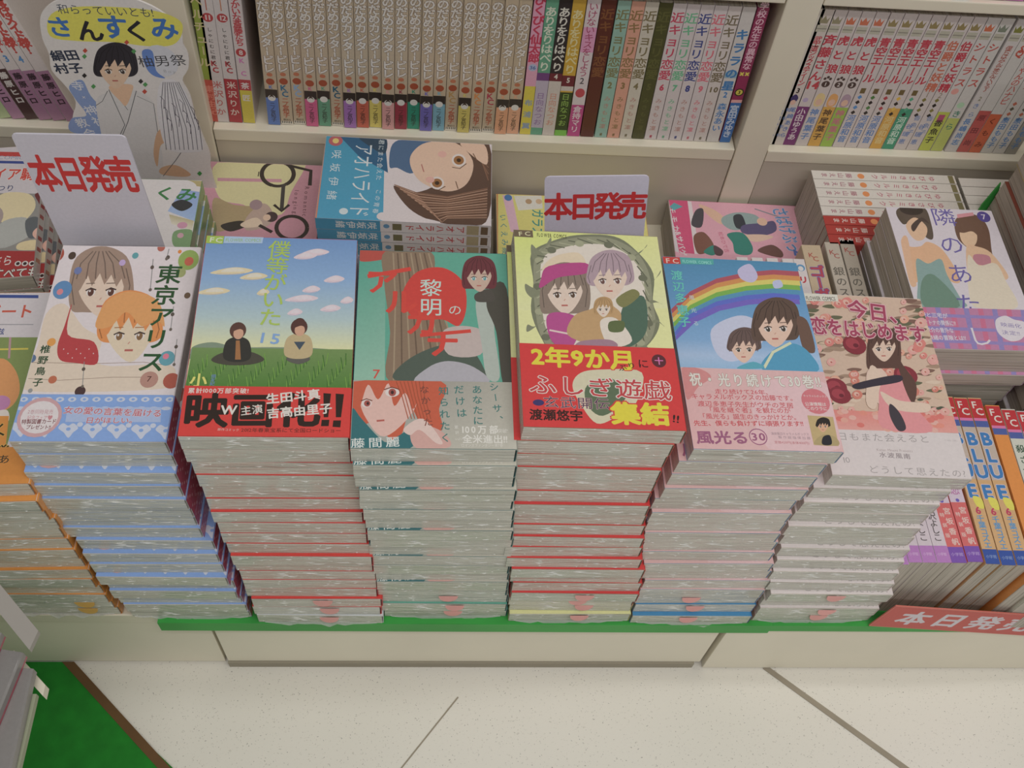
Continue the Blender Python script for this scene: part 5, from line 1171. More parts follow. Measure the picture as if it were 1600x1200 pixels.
['E','e8bcac',33.7,165.6,2.0,2.0,0.11],
['E','b86860',34.2,165.0,0.9,1.0,0.11],
['S','dca098',[[16.0,60.0],[17.4,61.8],[19.5,62.1],[20.5,60.4],[19.3,58.5],[17.0,58.2]]],
['E','e8bcac',17.8,60.6,1.1,1.0,0.05],
['E','b86860',18.2,60.1,0.5,0.5,0.05],
['S','c87868',[[61.2,100.3],[63.3,103.0],[66.2,103.5],[67.4,101.1],[65.6,98.3],[62.5,97.8]]],
['E','e8bcac',63.8,101.1,1.5,1.5,0.07],
['E','b86860',64.3,100.5,0.7,0.7,0.07],
['S','c87868',[[31.6,86.2],[34.1,89.6],[37.7,90.2],[39.4,87.1],[37.2,83.6],[33.3,83.0]]],
['E','e8bcac',35.0,87.0,1.9,1.8,0.06],
['E','b86860',35.4,86.5,0.9,0.9,0.06],
['S','d07c74',[[7.1,84.6],[10.1,88.8],[14.5,89.6],[16.8,85.7],[14.2,81.4],[9.3,80.5]]],
['E','e8bcac',11.4,85.5,2.4,2.3,0.06],
['E','b86860',11.9,84.9,1.2,1.1,0.06],
['S','c87868',[[88.7,68.1],[90.4,70.1],[92.8,70.5],[93.8,68.6],[92.2,66.5],[89.6,66.1]]],
['E','e8bcac',90.8,68.8,1.3,1.1,0.05],
['E','b86860',91.2,68.2,0.6,0.5,0.05],
['S','e0a8a0',[[64.6,91.3],[66.2,93.3],[68.4,93.7],[69.4,91.9],[67.9,89.8],[65.5,89.4]]],
['E','e8bcac',66.5,92.1,1.2,1.1,0.07],
['E','b86860',66.9,91.5,0.6,0.5,0.07],
['S','c87868',[[-3.2,56.0],[-0.8,59.2],[2.7,59.8],[4.6,56.8],[2.5,53.4],[-1.3,52.9]]],
['E','e8bcac',0.2,56.7,1.9,1.7,0.05],
['E','b86860',0.7,56.2,0.9,0.8,0.05],
['S','d07c74',[[92.8,121.9],[96.3,126.2],[100.8,127.1],[102.6,123.3],[99.5,118.8],[94.6,117.9]]],
['E','e8bcac',97.2,123.0,2.4,2.3,0.08],
['E','b86860',97.6,122.3,1.2,1.1,0.08],
['S','4c5444',[[89.1,51.2],[93.7,53.5],[97.2,51.6],[92.7,49.8]]],
['S','d07c74',[[38.6,164.9],[42.2,170.2],[47.3,171.5],[49.7,166.8],[46.6,161.2],[41.0,159.9]]],
['E','e8bcac',43.6,166.2,2.8,2.9,0.11],
['E','b86860',44.1,165.5,1.3,1.4,0.11],
['S','d8a088',[[50.5,104.6],[53.1,108.1],[56.8,108.8],[58.5,105.6],[56.1,102.0],[52.1,101.3]]],
['E','e8bcac',54.0,105.5,2.0,1.9,0.07],
['E','b86860',54.4,104.9,0.9,0.9,0.07],
['S','c87868',[[72.5,72.5],[74.9,75.4],[78.2,76.0],[79.6,73.3],[77.5,70.2],[73.9,69.7]]],
['E','e8bcac',75.6,73.3,1.8,1.6,0.06],
['E','b86860',76.0,72.7,0.8,0.8,0.05],
['S','d8a088',[[47.6,141.1],[50.1,144.6],[53.5,145.4],[55.1,142.2],[53.0,138.6],[49.1,137.8]]],
['E','e8bcac',50.8,142.1,1.9,1.9,0.1],
['E','b86860',51.3,141.4,0.9,0.9,0.1],
['S','d07c74',[[94.3,125.4],[98.3,130.3],[103.4,131.3],[105.4,127.0],[101.9,121.9],[96.3,120.8]]],
['E','e8bcac',99.4,126.5,2.7,2.7,0.08],
['E','b86860',99.8,125.9,1.3,1.3,0.08],
['S','d8a088',[[78.5,116.2],[80.7,118.9],[83.5,119.5],[84.7,117.0],[82.8,114.2],[79.7,113.6]]],
['E','e8bcac',81.1,117.1,1.5,1.5,0.08],
['E','b86860',81.6,116.5,0.7,0.7,0.08],
['S','d8a088',[[-0.2,105.8],[1.6,108.5],[4.3,109.0],[5.7,106.6],[4.2,103.8],[1.2,103.3]]],
['E','e8bcac',2.3,106.6,1.5,1.4,0.08],
['E','b86860',2.7,106.1,0.7,0.7,0.08],
['S','d8a088',[[65.0,85.2],[67.8,88.6],[71.5,89.3],[73.2,86.2],[70.7,82.6],[66.6,81.9]]],
['E','e8bcac',68.6,86.1,2.0,1.9,0.06],
['E','b86860',69.0,85.5,1.0,0.9,0.06],
['S','d08c7c',[[106.1,157.7],[108.4,160.6],[111.3,161.3],[112.5,158.7],[110.4,155.6],[107.2,154.9]]],
['E','e8bcac',108.8,158.7,1.6,1.6,0.1],
['E','b86860',109.2,158.0,0.8,0.8,0.1],
['S','c87868',[[99.2,81.4],[101.4,84.0],[104.3,84.5],[105.5,82.1],[103.5,79.4],[100.3,78.9]]],
['E','e8bcac',101.9,82.2,1.6,1.4,0.06],
['E','b86860',102.3,81.6,0.8,0.7,0.06],
['S','d8a088',[[50.6,62.5],[52.3,64.6],[54.6,64.9],[55.7,63.0],[54.2,60.9],[51.6,60.5]]],
['E','e8bcac',52.7,63.2,1.3,1.1,0.05],
['E','b86860',53.1,62.6,0.6,0.5,0.05],
['S','d08c7c',[[58.5,168.7],[60.7,171.7],[63.6,172.5],[64.9,169.8],[63.0,166.6],[59.8,165.8]]],
['E','e8bcac',61.2,169.7,1.6,1.6,0.11],
['E','b86860',61.7,169.0,0.8,0.8,0.11],
['S','d8a088',[[89.5,136.9],[91.6,139.5],[94.3,140.1],[95.4,137.7],[93.5,135.0],[90.6,134.4]]],
['E','e8bcac',91.9,137.8,1.4,1.4,0.09],
['E','b86860',92.4,137.1,0.7,0.7,0.09],
['S','e0a8a0',[[56.7,130.5],[59.7,134.5],[63.8,135.4],[65.6,131.8],[63.0,127.6],[58.5,126.7]]],
['E','e8bcac',60.6,131.5,2.2,2.2,0.09],
['E','b86860',61.1,130.9,1.1,1.0,0.09],
['S','e0a8a0',[[89.9,159.3],[92.1,162.2],[95.1,162.9],[96.3,160.3],[94.3,157.2],[91.1,156.5]]],
['E','e8bcac',92.6,160.3,1.6,1.6,0.1],
['E','b86860',93.0,159.6,0.8,0.8,0.1],
['S','e0a8a0',[[77.2,76.9],[80.5,80.7],[84.8,81.4],[86.6,77.9],[83.7,73.9],[79.0,73.1]]],
['E','e8bcac',81.4,77.7,2.3,2.1,0.06],
['E','b86860',81.8,77.1,1.1,1.0,0.06],
['S','d8a088',[[0.0,142.8],[2.0,145.9],[5.0,146.6],[6.5,143.8],[4.8,140.5],[1.5,139.8]]],
['E','e8bcac',2.8,143.7,1.6,1.7,0.1],
['E','b86860',3.2,143.1,0.8,0.8,0.1],
['S','c87868',[[78.7,78.0],[82.0,81.9],[86.5,82.7],[88.3,79.1],[85.4,75.0],[80.5,74.2]]],
['E','e8bcac',83.0,78.9,2.4,2.2,0.06],
['E','b86860',83.4,78.3,1.1,1.0,0.06],
['S','c87868',[[17.3,146.8],[20.6,151.7],[25.4,152.9],[27.8,148.4],[24.9,143.2],[19.7,142.1]]],
['E','e8bcac',22.0,147.9,2.6,2.7,0.1],
['E','b86860',22.5,147.3,1.3,1.3,0.1],
['S','d8a088',[[104.8,83.2],[106.7,85.3],[109.1,85.7],[110.0,83.8],[108.4,81.6],[105.8,81.2]]],
['E','e8bcac',107.0,84.0,1.3,1.2,0.06],
['E','b86860',107.4,83.4,0.6,0.6,0.06],
['S','d08c7c',[[67.3,81.9],[70.5,85.8],[74.9,86.6],[76.8,83.0],[74.0,78.8],[69.2,78.1]]],
['E','e8bcac',71.6,82.8,2.4,2.2,0.06],
['E','b86860',72.0,82.2,1.1,1.0,0.06],
['S','dca098',[[83.1,65.9],[85.5,68.6],[88.6,69.1],[90.0,66.6],[87.8,63.7],[84.4,63.2]]],
['E','e8bcac',86.1,66.6,1.7,1.5,0.05],
['E','b86860',86.5,66.0,0.8,0.7,0.05],
['S','e0a8a0',[[54.6,100.4],[56.8,103.3],[59.9,103.9],[61.4,101.3],[59.4,98.2],[55.9,97.6]]],
['E','e8bcac',57.5,101.2,1.7,1.6,0.07],
['E','b86860',57.9,100.6,0.8,0.8,0.07],
['S','c87868',[[-1.4,118.0],[1.5,122.5],[6.0,123.4],[8.3,119.4],[5.7,114.8],[0.9,113.8]]],
['E','e8bcac',2.9,119.0,2.4,2.4,0.09],
['E','b86860',3.4,118.4,1.2,1.1,0.08],
['S','dca098',[[19.9,149.4],[21.9,152.4],[24.7,153.1],[26.1,150.4],[24.4,147.3],[21.3,146.7]]],
['E','e8bcac',22.5,150.4,1.6,1.6,0.1],
['E','b86860',23.0,149.7,0.7,0.8,0.1],
['S','4c5444',[[98.3,63.3],[103.2,65.6],[106.9,63.7],[102.1,61.7]]],
['S','c87868',[[71.6,121.8],[75.2,126.5],[80.2,127.5],[82.3,123.3],[79.0,118.3],[73.6,117.3]]],
['E','e8bcac',76.4,122.8,2.7,2.6,0.08],
['E','b86860',76.8,122.2,1.3,1.2,0.08],
['S','d08c7c',[[15.6,53.0],[17.8,55.8],[21.0,56.4],[22.6,53.7],[20.7,50.7],[17.2,50.2]]],
['E','e8bcac',18.6,53.7,1.7,1.6,0.05],
['E','b86860',19.1,53.2,0.8,0.7,0.04],
['S','e0a8a0',[[15.1,166.0],[18.2,170.8],[22.7,172.0],[25.0,167.7],[22.3,162.6],[17.3,161.5]]],
['E','e8bcac',19.5,167.2,2.5,2.6,0.11],
['E','b86860',20.0,166.5,1.2,1.2,0.11],
['S','d8a088',[[52.9,127.3],[56.5,132.1],[61.3,133.1],[63.5,128.8],[60.4,123.9],[55.1,122.8]]],
['E','e8bcac',57.7,128.4,2.6,2.6,0.09],
['E','b86860',58.1,127.8,1.3,1.2,0.09],
['S','4c5444',[[84.3,70.9],[87.4,72.5],[89.8,71.2],[86.7,69.9]]],
['S','e0a8a0',[[34.7,92.9],[36.2,94.8],[38.3,95.2],[39.3,93.4],[38.0,91.4],[35.7,91.0]]],
['E','e8bcac',36.6,93.6,1.1,1.1,0.07],
['E','b86860',37.0,93.0,0.5,0.5,0.07],
['S','e0a8a0',[[-1.9,151.6],[0.9,156.1],[5.2,157.1],[7.4,153.1],[5.0,148.4],[0.3,147.4]]],
['E','e8bcac',2.2,152.7,2.3,2.4,0.11],
['E','b86860',2.7,152.1,1.1,1.1,0.1],
['S','dca098',[[18.9,82.2],[20.8,84.9],[23.7,85.4],[25.1,83.0],[23.4,80.2],[20.3,79.7]]],
['E','e8bcac',21.5,83.0,1.5,1.4,0.06],
['E','b86860',22.0,82.4,0.7,0.7,0.06],
['S','e0a8a0',[[94.0,97.9],[96.8,101.2],[100.4,101.9],[101.9,98.9],[99.4,95.5],[95.5,94.8]]],
['E','e8bcac',97.5,98.8,1.9,1.8,0.07],
['E','b86860',97.9,98.2,0.9,0.9,0.07],
['S','dca098',[[14.8,103.5],[17.3,107.1],[21.0,107.8],[22.8,104.6],[20.6,100.9],[16.6,100.2]]],
['E','e8bcac',18.3,104.4,2.0,1.9,0.08],
['E','b86860',18.8,103.8,0.9,0.9,0.08],
['S','4c5444',[[-2.5,126.9],[1.9,129.8],[5.8,127.7],[1.4,125.4]]],
['S','d08c7c',[[84.4,112.8],[86.4,115.3],[89.1,115.8],[90.2,113.5],[88.4,110.9],[85.5,110.4]]],
['E','e8bcac',86.8,113.6,1.4,1.4,0.08],
['E','b86860',87.2,113.0,0.7,0.6,0.08],
['S','e0a8a0',[[62.3,151.6],[64.5,154.6],[67.5,155.3],[68.8,152.6],[66.9,149.4],[63.6,148.7]]],
['E','e8bcac',65.0,152.6,1.6,1.6,0.1],
['E','b86860',65.5,151.9,0.8,0.8,0.1],
['S','d8a088',[[65.7,128.3],[67.7,130.9],[70.4,131.5],[71.6,129.1],[69.8,126.3],[66.8,125.7]]],
['E','e8bcac',68.1,129.2,1.5,1.4,0.09],
['E','b86860',68.6,128.5,0.7,0.7,0.09],
['S','dca098',[[86.7,57.0],[89.6,60.3],[93.5,60.9],[95.1,57.8],[92.5,54.4],[88.2,53.8]]],
['E','e8bcac',90.4,57.7,2.1,1.8,0.05],
['E','b86860',90.8,57.2,1.0,0.9,0.05],
['S','dca098',[[23.9,58.8],[25.8,61.2],[28.6,61.7],[29.9,59.4],[28.3,56.8],[25.2,56.3]]],
['E','e8bcac',26.4,59.5,1.5,1.4,0.05],
['E','b86860',26.9,58.9,0.7,0.6,0.05],
['S','d07c74',[[11.7,165.4],[14.3,169.5],[18.1,170.4],[20.0,166.8],[17.7,162.6],[13.6,161.6]]],
['E','e8bcac',15.3,166.5,2.1,2.2,0.11],
['E','b86860',15.8,165.8,1.0,1.0,0.11],
['S','e0a8a0',[[47.7,143.5],[49.6,146.1],[52.2,146.7],[53.4,144.4],[51.7,141.6],[48.9,141.0]]],
['E','e8bcac',50.0,144.4,1.4,1.4,0.1],
['E','b86860',50.5,143.8,0.7,0.7,0.1],
['S','e0a8a0',[[105.7,93.4],[107.8,95.7],[110.5,96.2],[111.5,94.0],[109.7,91.5],[106.8,91.0]]],
['E','e8bcac',108.2,94.1,1.4,1.3,0.07],
['E','b86860',108.6,93.5,0.7,0.6,0.07],
['S','d8a088',[[87.7,150.5],[90.7,154.4],[94.7,155.3],[96.4,151.8],[93.7,147.7],[89.3,146.8]]],
['E','e8bcac',91.5,151.6,2.2,2.2,0.1],
['E','b86860',91.9,150.9,1.0,1.0,0.1],
['S','d07c74',[[3.5,65.8],[6.3,69.7],[10.5,70.4],[12.7,66.8],[10.2,62.8],[5.6,62.0]]],
['E','e8bcac',7.6,66.6,2.3,2.1,0.05],
['E','b86860',8.0,66.1,1.1,1.0,0.05],
['S','dca098',[[12.7,69.6],[14.3,71.8],[16.7,72.2],[17.9,70.2],[16.5,67.9],[13.9,67.4]]],
['E','e8bcac',14.9,70.3,1.3,1.2,0.06],
['E','b86860',15.3,69.7,0.6,0.6,0.05],
['S','c87868',[[45.9,161.7],[49.4,166.7],[54.2,167.9],[56.4,163.5],[53.4,158.3],[48.1,157.1]]],
['E','e8bcac',50.6,163.0,2.6,2.7,0.11],
['E','b86860',51.1,162.3,1.2,1.3,0.11],
['S','d07c74',[[78.6,88.6],[81.3,91.9],[84.9,92.5],[86.5,89.5],[84.0,86.1],[80.1,85.4]]],
['E','e8bcac',82.0,89.4,2.0,1.8,0.06],
['E','b86860',82.4,88.8,0.9,0.9,0.06],
['S','4c5444',[[93.5,53.5],[97.1,55.2],[99.7,53.8],[96.3,52.4]]],
['S','d07c74',[[32.6,163.6],[35.4,167.7],[39.4,168.7],[41.3,165.0],[38.8,160.6],[34.5,159.7]]],
['E','e8bcac',36.4,164.7,2.2,2.2,0.11],
['E','b86860',36.9,164.0,1.0,1.1,0.11],
['S','d07c74',[[16.6,123.2],[19.3,127.1],[23.2,128.0],[25.2,124.5],[22.8,120.4],[18.6,119.5]]],
['E','e8bcac',20.4,124.2,2.1,2.1,0.09],
['E','b86860',20.9,123.6,1.0,1.0,0.09],
['S','d07c74',[[96.8,114.0],[99.2,116.9],[102.3,117.5],[103.6,114.9],[101.5,111.9],[98.0,111.2]]],
['E','e8bcac',99.7,114.9,1.7,1.6,0.08],
['E','b86860',100.2,114.3,0.8,0.8,0.08],
['S','e0a8a0',[[17.7,86.6],[19.3,88.9],[21.8,89.3],[23.0,87.2],[21.6,84.8],[18.9,84.3]]],
['E','e8bcac',19.9,87.3,1.3,1.3,0.07],
['E','b86860',20.3,86.7,0.6,0.6,0.06],
['S','d08c7c',[[95.5,57.6],[99.2,61.7],[104.0,62.4],[106.0,58.6],[102.7,54.4],[97.4,53.6]]],
['E','e8bcac',100.3,58.4,2.6,2.3,0.05],
['E','b86860',100.7,57.9,1.2,1.1,0.05],
['S','dca098',[[100.7,60.7],[103.5,63.7],[107.0,64.3],[108.4,61.5],[106.0,58.3],[102.1,57.8]]],
['E','e8bcac',104.1,61.5,1.9,1.7,0.05],
['E','b86860',104.5,60.9,0.9,0.8,0.05],
['S','e0a8a0',[[5.3,115.8],[7.8,119.5],[11.5,120.3],[13.5,116.9],[11.3,113.1],[7.2,112.3]]],
['E','e8bcac',8.9,116.7,2.0,2.0,0.08],
['E','b86860',9.3,116.1,1.0,0.9,0.08],
['S','d08c7c',[[16.5,147.3],[19.3,151.5],[23.4,152.5],[25.4,148.7],[23.0,144.3],[18.5,143.3]]],
['E','e8bcac',20.4,148.4,2.2,2.3,0.1],
['E','b86860',20.9,147.7,1.1,1.1,0.1],
['S','c87868',[[3.0,85.6],[5.1,88.5],[8.1,89.1],[9.7,86.4],[8.0,83.4],[4.6,82.8]]],
['E','e8bcac',5.9,86.4,1.7,1.6,0.07],
['E','b86860',6.3,85.8,0.8,0.7,0.06],
['S','dca098',[[101.7,60.3],[104.5,63.3],[108.1,63.9],[109.5,61.1],[107.0,57.9],[103.1,57.4]]],
['E','e8bcac',105.1,61.1,1.9,1.7,0.05],
['E','b86860',105.5,60.5,0.9,0.8,0.05],
['S','d08c7c',[[25.1,125.7],[27.7,129.4],[31.4,130.2],[33.3,126.9],[31.0,123.0],[26.9,122.2]]],
['E','e8bcac',28.7,126.7,2.0,2.0,0.09],
['E','b86860',29.2,126.0,1.0,1.0,0.09],
['S','d08c7c',[[63.0,96.2],[65.8,99.7],[69.6,100.4],[71.3,97.2],[68.8,93.5],[64.6,92.8]]],
['E','e8bcac',66.6,97.1,2.0,1.9,0.07],
['E','b86860',67.1,96.5,1.0,0.9,0.07],
['S','4c5444',[[79.6,148.3],[84.4,151.2],[88.1,149.1],[83.4,146.7]]],
['S','c87868',[[58.6,74.4],[61.9,78.6],[66.6,79.4],[68.6,75.5],[65.6,71.2],[60.6,70.4]]],
['E','e8bcac',63.1,75.3,2.5,2.3,0.06],
['E','b86860',63.5,74.7,1.2,1.1,0.06],
['S','dca098',[[54.4,102.9],[56.5,105.6],[59.3,106.1],[60.6,103.7],[58.8,100.9],[55.7,100.4]]],
['E','e8bcac',57.0,103.8,1.5,1.5,0.07],
['E','b86860',57.5,103.2,0.7,0.7,0.07],
['S','dca098',[[102.4,110.3],[106.5,115.0],[111.7,116.0],[113.7,111.7],[110.1,106.7],[104.4,105.7]]],
['E','e8bcac',107.5,111.3,2.8,2.6,0.08],
['E','b86860',108.0,110.7,1.3,1.3,0.08],
['S','c87868',[[58.4,100.5],[61.1,103.9],[64.8,104.6],[66.5,101.5],[64.1,97.9],[60.0,97.1]]],
['E','e8bcac',61.9,101.4,2.0,1.9,0.07],
['E','b86860',62.4,100.8,1.0,0.9,0.07],
['S','dca098',[[59.2,134.9],[62.0,138.7],[65.9,139.6],[67.6,136.2],[65.1,132.1],[60.9,131.3]]],
['E','e8bcac',62.9,135.9,2.1,2.1,0.09],
['E','b86860',63.3,135.3,1.0,1.0,0.09],
['S','d8a088',[[44.8,56.0],[46.8,58.5],[49.6,58.9],[51.0,56.6],[49.2,54.0],[46.1,53.5]]],
['E','e8bcac',47.4,56.7,1.5,1.4,0.05],
['E','b86860',47.8,56.1,0.7,0.7,0.05],
['S','e0a8a0',[[100.4,147.5],[104.3,152.4],[109.3,153.5],[111.3,149.2],[107.8,144.1],[102.4,143.0]]],
['E','e8bcac',105.3,148.7,2.7,2.7,0.1],
['E','b86860',105.8,148.0,1.3,1.3,0.1],
['S','d8a088',[[48.6,141.8],[50.8,144.9],[53.9,145.6],[55.3,142.9],[53.4,139.6],[50.0,138.9]]],
['E','e8bcac',51.4,142.8,1.7,1.7,0.1],
['E','b86860',51.9,142.2,0.8,0.8,0.1],
['S','c87868',[[14.7,67.0],[16.2,69.0],[18.4,69.4],[19.5,67.6],[18.2,65.5],[15.8,65.1]]],
['E','e8bcac',16.6,67.7,1.2,1.1,0.05],
['E','b86860',17.0,67.2,0.6,0.5,0.05],
['S','c87868',[[30.1,73.0],[33.0,76.7],[37.1,77.4],[39.1,73.9],[36.5,70.0],[32.0,69.3]]],
['E','e8bcac',34.1,73.8,2.2,2.1,0.06],
['E','b86860',34.5,73.2,1.1,1.0,0.06],
['S','dca098',[[103.9,111.8],[106.4,114.8],[109.6,115.4],[110.8,112.7],[108.6,109.6],[105.1,109.0]]],
['E','e8bcac',106.9,112.7,1.7,1.6,0.08],
['E','b86860',107.3,112.1,0.8,0.8,0.08],
['S','e0a8a0',[[92.9,169.0],[94.7,171.5],[97.2,172.1],[98.2,169.9],[96.5,167.3],[93.8,166.7]]],
['E','e8bcac',95.0,170.0,1.3,1.4,0.11],
['E','b86860',95.5,169.3,0.6,0.6,0.11],
['S','d8a088',[[13.8,85.8],[16.7,89.9],[21.0,90.7],[23.2,87.0],[20.7,82.7],[15.9,81.9]]],
['E','e8bcac',18.0,86.7,2.3,2.2,0.06],
['E','b86860',18.4,86.1,1.1,1.0,0.06],
['S','4c5444',[[38.7,55.0],[41.8,56.6],[44.3,55.3],[41.2,54.0]]],
['G',['d48078','d88c80','e09c94','e0a098'],[[4.4,58.6],[111.0,56.8],[112.9,41.1],[5.7,40.4]]],
['E','d88878',36.1,56.3,3.2,2.3,0.05],
['E','e0a494',17.3,56.0,3.1,2.2,0.05],
['E','e0a494',45.9,55.4,3.2,2.3,0.05],
['E','e0a494',59.1,41.8,3.2,2.2,0.04],
['E','e8b4a8',54.7,43.3,3.2,2.2,0.04],
['E','d07068',7.3,50.2,3.1,2.2,0.04],
['E','d88878',62.7,50.4,3.3,2.3,0.04],
['E','d88878',62.3,57.5,3.3,2.3,0.05],
['E','d07068',15.4,50.1,3.1,2.2,0.04],
['E','d07068',82.7,58.4,3.4,2.4,0.05],
['E','e0a494',19.0,49.1,3.1,2.2,0.04],
['E','e8b4a8',79.6,44.1,3.3,2.3,0.04],
['E','e8b4a8',46.3,52.9,3.2,2.3,0.04],
['E','d88878',94.7,47.5,3.4,2.3,0.04],
['E','e8b4a8',91.8,42.9,3.3,2.3,0.04],
['E','e0a494',76.9,52.0,3.3,2.3,0.04],
['E','e8b4a8',93.6,50.1,3.4,2.4,0.04],
['E','d07068',99.9,55.7,3.4,2.4,0.04],
['E','e8b4a8',58.7,49.7,3.3,2.3,0.04],
['E','d07068',65.6,45.5,3.3,2.3,0.04],
['E','d07068',94.5,54.2,3.4,2.4,0.04],
['E','d88878',49.2,49.1,3.2,2.3,0.04],
['E','e0a494',53.0,42.1,3.2,2.2,0.04],
['E','d88878',82.2,51.6,3.3,2.3,0.04],
['E','e8b4a8',26.2,51.6,3.1,2.2,0.04],
['E','d07068',31.5,45.1,3.1,2.2,0.04],
['E','d88878',81.6,45.8,3.3,2.3,0.04],
['E','d88878',97.9,47.4,3.4,2.3,0.04],
['E','e8b4a8',66.2,44.7,3.3,2.3,0.04],
['E','e0a494',79.1,47.9,3.3,2.3,0.04],
['E','e8b4a8',63.7,46.8,3.3,2.3,0.04],
['E','d07068',90.8,52.1,3.4,2.4,0.04],
['E','e8b4a8',20.9,57.1,3.1,2.3,0.05],
['E','d07068',84.5,57.3,3.4,2.4,0.05],
['E','842c38',42.2,122.1,10.0,9.6,0.08],
['E','a03c48',40.7,123.3,5.9,5.5,0.09],
['E','6c2430',43.2,121.5,2.4,2.1,0.08],
['E','842c38',18.1,79.8,9.2,8.4,0.06],
['E','a03c48',16.7,80.9,5.4,4.8,0.06],
['E','6c2430',19.1,79.3,2.2,1.8,0.06],
['E','842c38',80.0,94.1,10.0,9.2,0.07],
['E','a03c48',78.5,95.2,5.9,5.3,0.07],
['E','6c2430',81.0,93.5,2.4,2.0,0.07],
['E','842c38',20.1,72.4,9.1,8.2,0.06],
['E','a03c48',18.7,73.4,5.4,4.7,0.06],
['E','6c2430',21.1,71.8,2.1,1.8,0.06],
['S','e8c8b8',[[47.1,94.9],[57.1,101.9],[64.1,89.9],[53.1,65.5],[44.6,76.7]]],
['S','d88c90',[[60.1,89.7],[82.5,88.0],[79.9,66.9],[89.8,41.9],[49.8,43.1],[50.9,65.4]]],
['S','5c4038',[[53.3,122.7],[59.4,135.4],[71.5,141.6],[82.3,137.5],[82.5,123.5],[77.1,102.6],[69.4,100.5],[55.4,99.5],[48.6,100.5]]],
['S','ecccb8',[[58.2,126.3],[70.2,135.6],[78.6,128.1],[74.7,116.5],[64.5,106.6],[57.3,115.1]]],
['P','5c4038',[[54.2,116.4],[54.7,124.4],[59.6,134.3],[68.3,140.1],[75.7,140.8],[81.4,135.3],[81.0,125.0],[78.1,117.5],[77.6,126.4],[74.3,122.0],[73.4,127.9],[69.1,122.7],[68.3,128.2],[63.2,121.6],[62.6,126.7],[57.7,119.8]]],
['L','422e28',0.48,[[67.3,138.6],[60.4,132.2],[56.9,124.6]]],
['L','422e28',0.48,[[68.8,138.8],[64.1,132.5],[61.3,125.0]]],
['L','422e28',0.49,[[70.2,138.9],[67.7,132.9],[65.6,125.3]]],
['L','422e28',0.49,[[71.7,139.1],[71.6,133.2],[70.4,125.7]]],
['L','422e28',0.49,[[73.1,139.2],[75.2,133.5],[74.7,126.1]]],
['L','422e28',0.49,[[74.6,139.3],[78.9,133.9],[79.2,126.5]]],
['L','422e28',0.47,[[57.5,129.5],[53.9,121.1],[51.7,104.4]]],
['L','422e28',0.48,[[80.8,131.6],[80.8,123.4],[75.6,106.2]]],
['E','f0e8e4',62.1,118.6,2.2,1.8,0.08],
['E','402c28',62.1,118.6,1.4,1.9,0.08],
['E','e8e0dc',61.8,119.2,0.4,0.6,0.08],
['L','403430',0.69,[[59.8,119.2],[62.5,120.6],[64.8,119.9]]],
['L','422e28',0.47,[[60.9,122.7],[64.9,123.2]]],
['E','f0e8e4',71.3,119.4,2.2,1.8,0.08],
['E','402c28',71.3,119.4,1.4,1.9,0.08],
['E','e8e0dc',71.0,120.0,0.4,0.6,0.08],
['L','403430',0.7,[[69.0,120.0],[71.8,121.4],[74.0,120.7]]],
['L','422e28',0.47,[[70.1,123.4],[74.2,123.9]]],
['L','c09080',0.46,[[66.4,116.4],[65.3,115.2]]],
['L','b06058',1.07,[[63.2,112.1],[66.9,112.4]]],
['S','5c4038',[[75.9,116.3],[80.0,103.6],[86.9,85.2],[79.9,66.9],[75.9,84.5]]],
['S','e8ccb8',[[51.3,101.5],[59.0,92.7],[53.5,77.2],[46.7,60.6],[40.6,67.7]]],
['S','ecd0bc',[[54.6,77.3],[69.4,69.3],[92.5,67.5],[89.1,59.2],[62.0,61.4]]],
['S','38303c',[[33.8,83.1],[60.5,91.5],[75.3,93.7],[73.8,87.5],[50.0,81.7],[35.7,78.5]]],
['S','403840',[[60.3,65.9],[66.6,57.6],[68.6,43.9],[61.6,41.4],[57.7,54.4]]],
['P','d0ccc0',[[6.4,173.3],[37.1,173.9],[37.0,166.4],[6.5,165.2]]],
['T','FLOWER COMICS','h',[9.3,168.4],[33.9,169.0],5.42,'504c44',0.02,None,0.05,1,0],
['P','3c3c34',[[-0.0,174.0],[5.9,174.0],[6.5,165.2],[0.2,165.9]]],
['T','FC','h',[1.2,169.7],[4.7,169.4],4.73,'d0ccc0',0,None,0.05,1,0],
['T','今日、','h',[52.1,159.2],[88.1,154.9],20.02,'a0405c',0.04,'dcb0b4',0.08,1,0],
['T','恋をはじめます','h',[14.1,139.8],[100.2,136.1],18.65,'a0405c',0.04,'dcb0b4',0.08,1,0]],
band=[['P','cdc3c3',[[0.4,41.3],[112.7,40.6],[112.0,0.0],[-0.0,0.0]]],
['T','明日もまた会えると','h',[4.8,34.2],[81.3,34.6],7.65,'9c9494',0,None,0.05,1,0],
['T','どうして思えたの?','h',[33.8,6.1],[106.7,4.9],7.39,'9c9494',0,None,0.05,1,0],
['T','Kanan Minami Presents','h',[40.9,23.5],[68.7,23.3],3.09,'a09090',0,None,0.05,1,0],
['T','水波風南','h',[44.0,19.1],[63.4,18.5],5.12,'807478',0.01,None,0.05,1,0],
['T','FLOWER COMICS','h',[98.5,34.1],[108.4,33.9],2.24,'b0a8a8',0,None,0.05,1,0],
['T','10','h',[11.7,13.4],[14.6,13.5],6.85,'9c9494',0,None,0.05,1,0]])
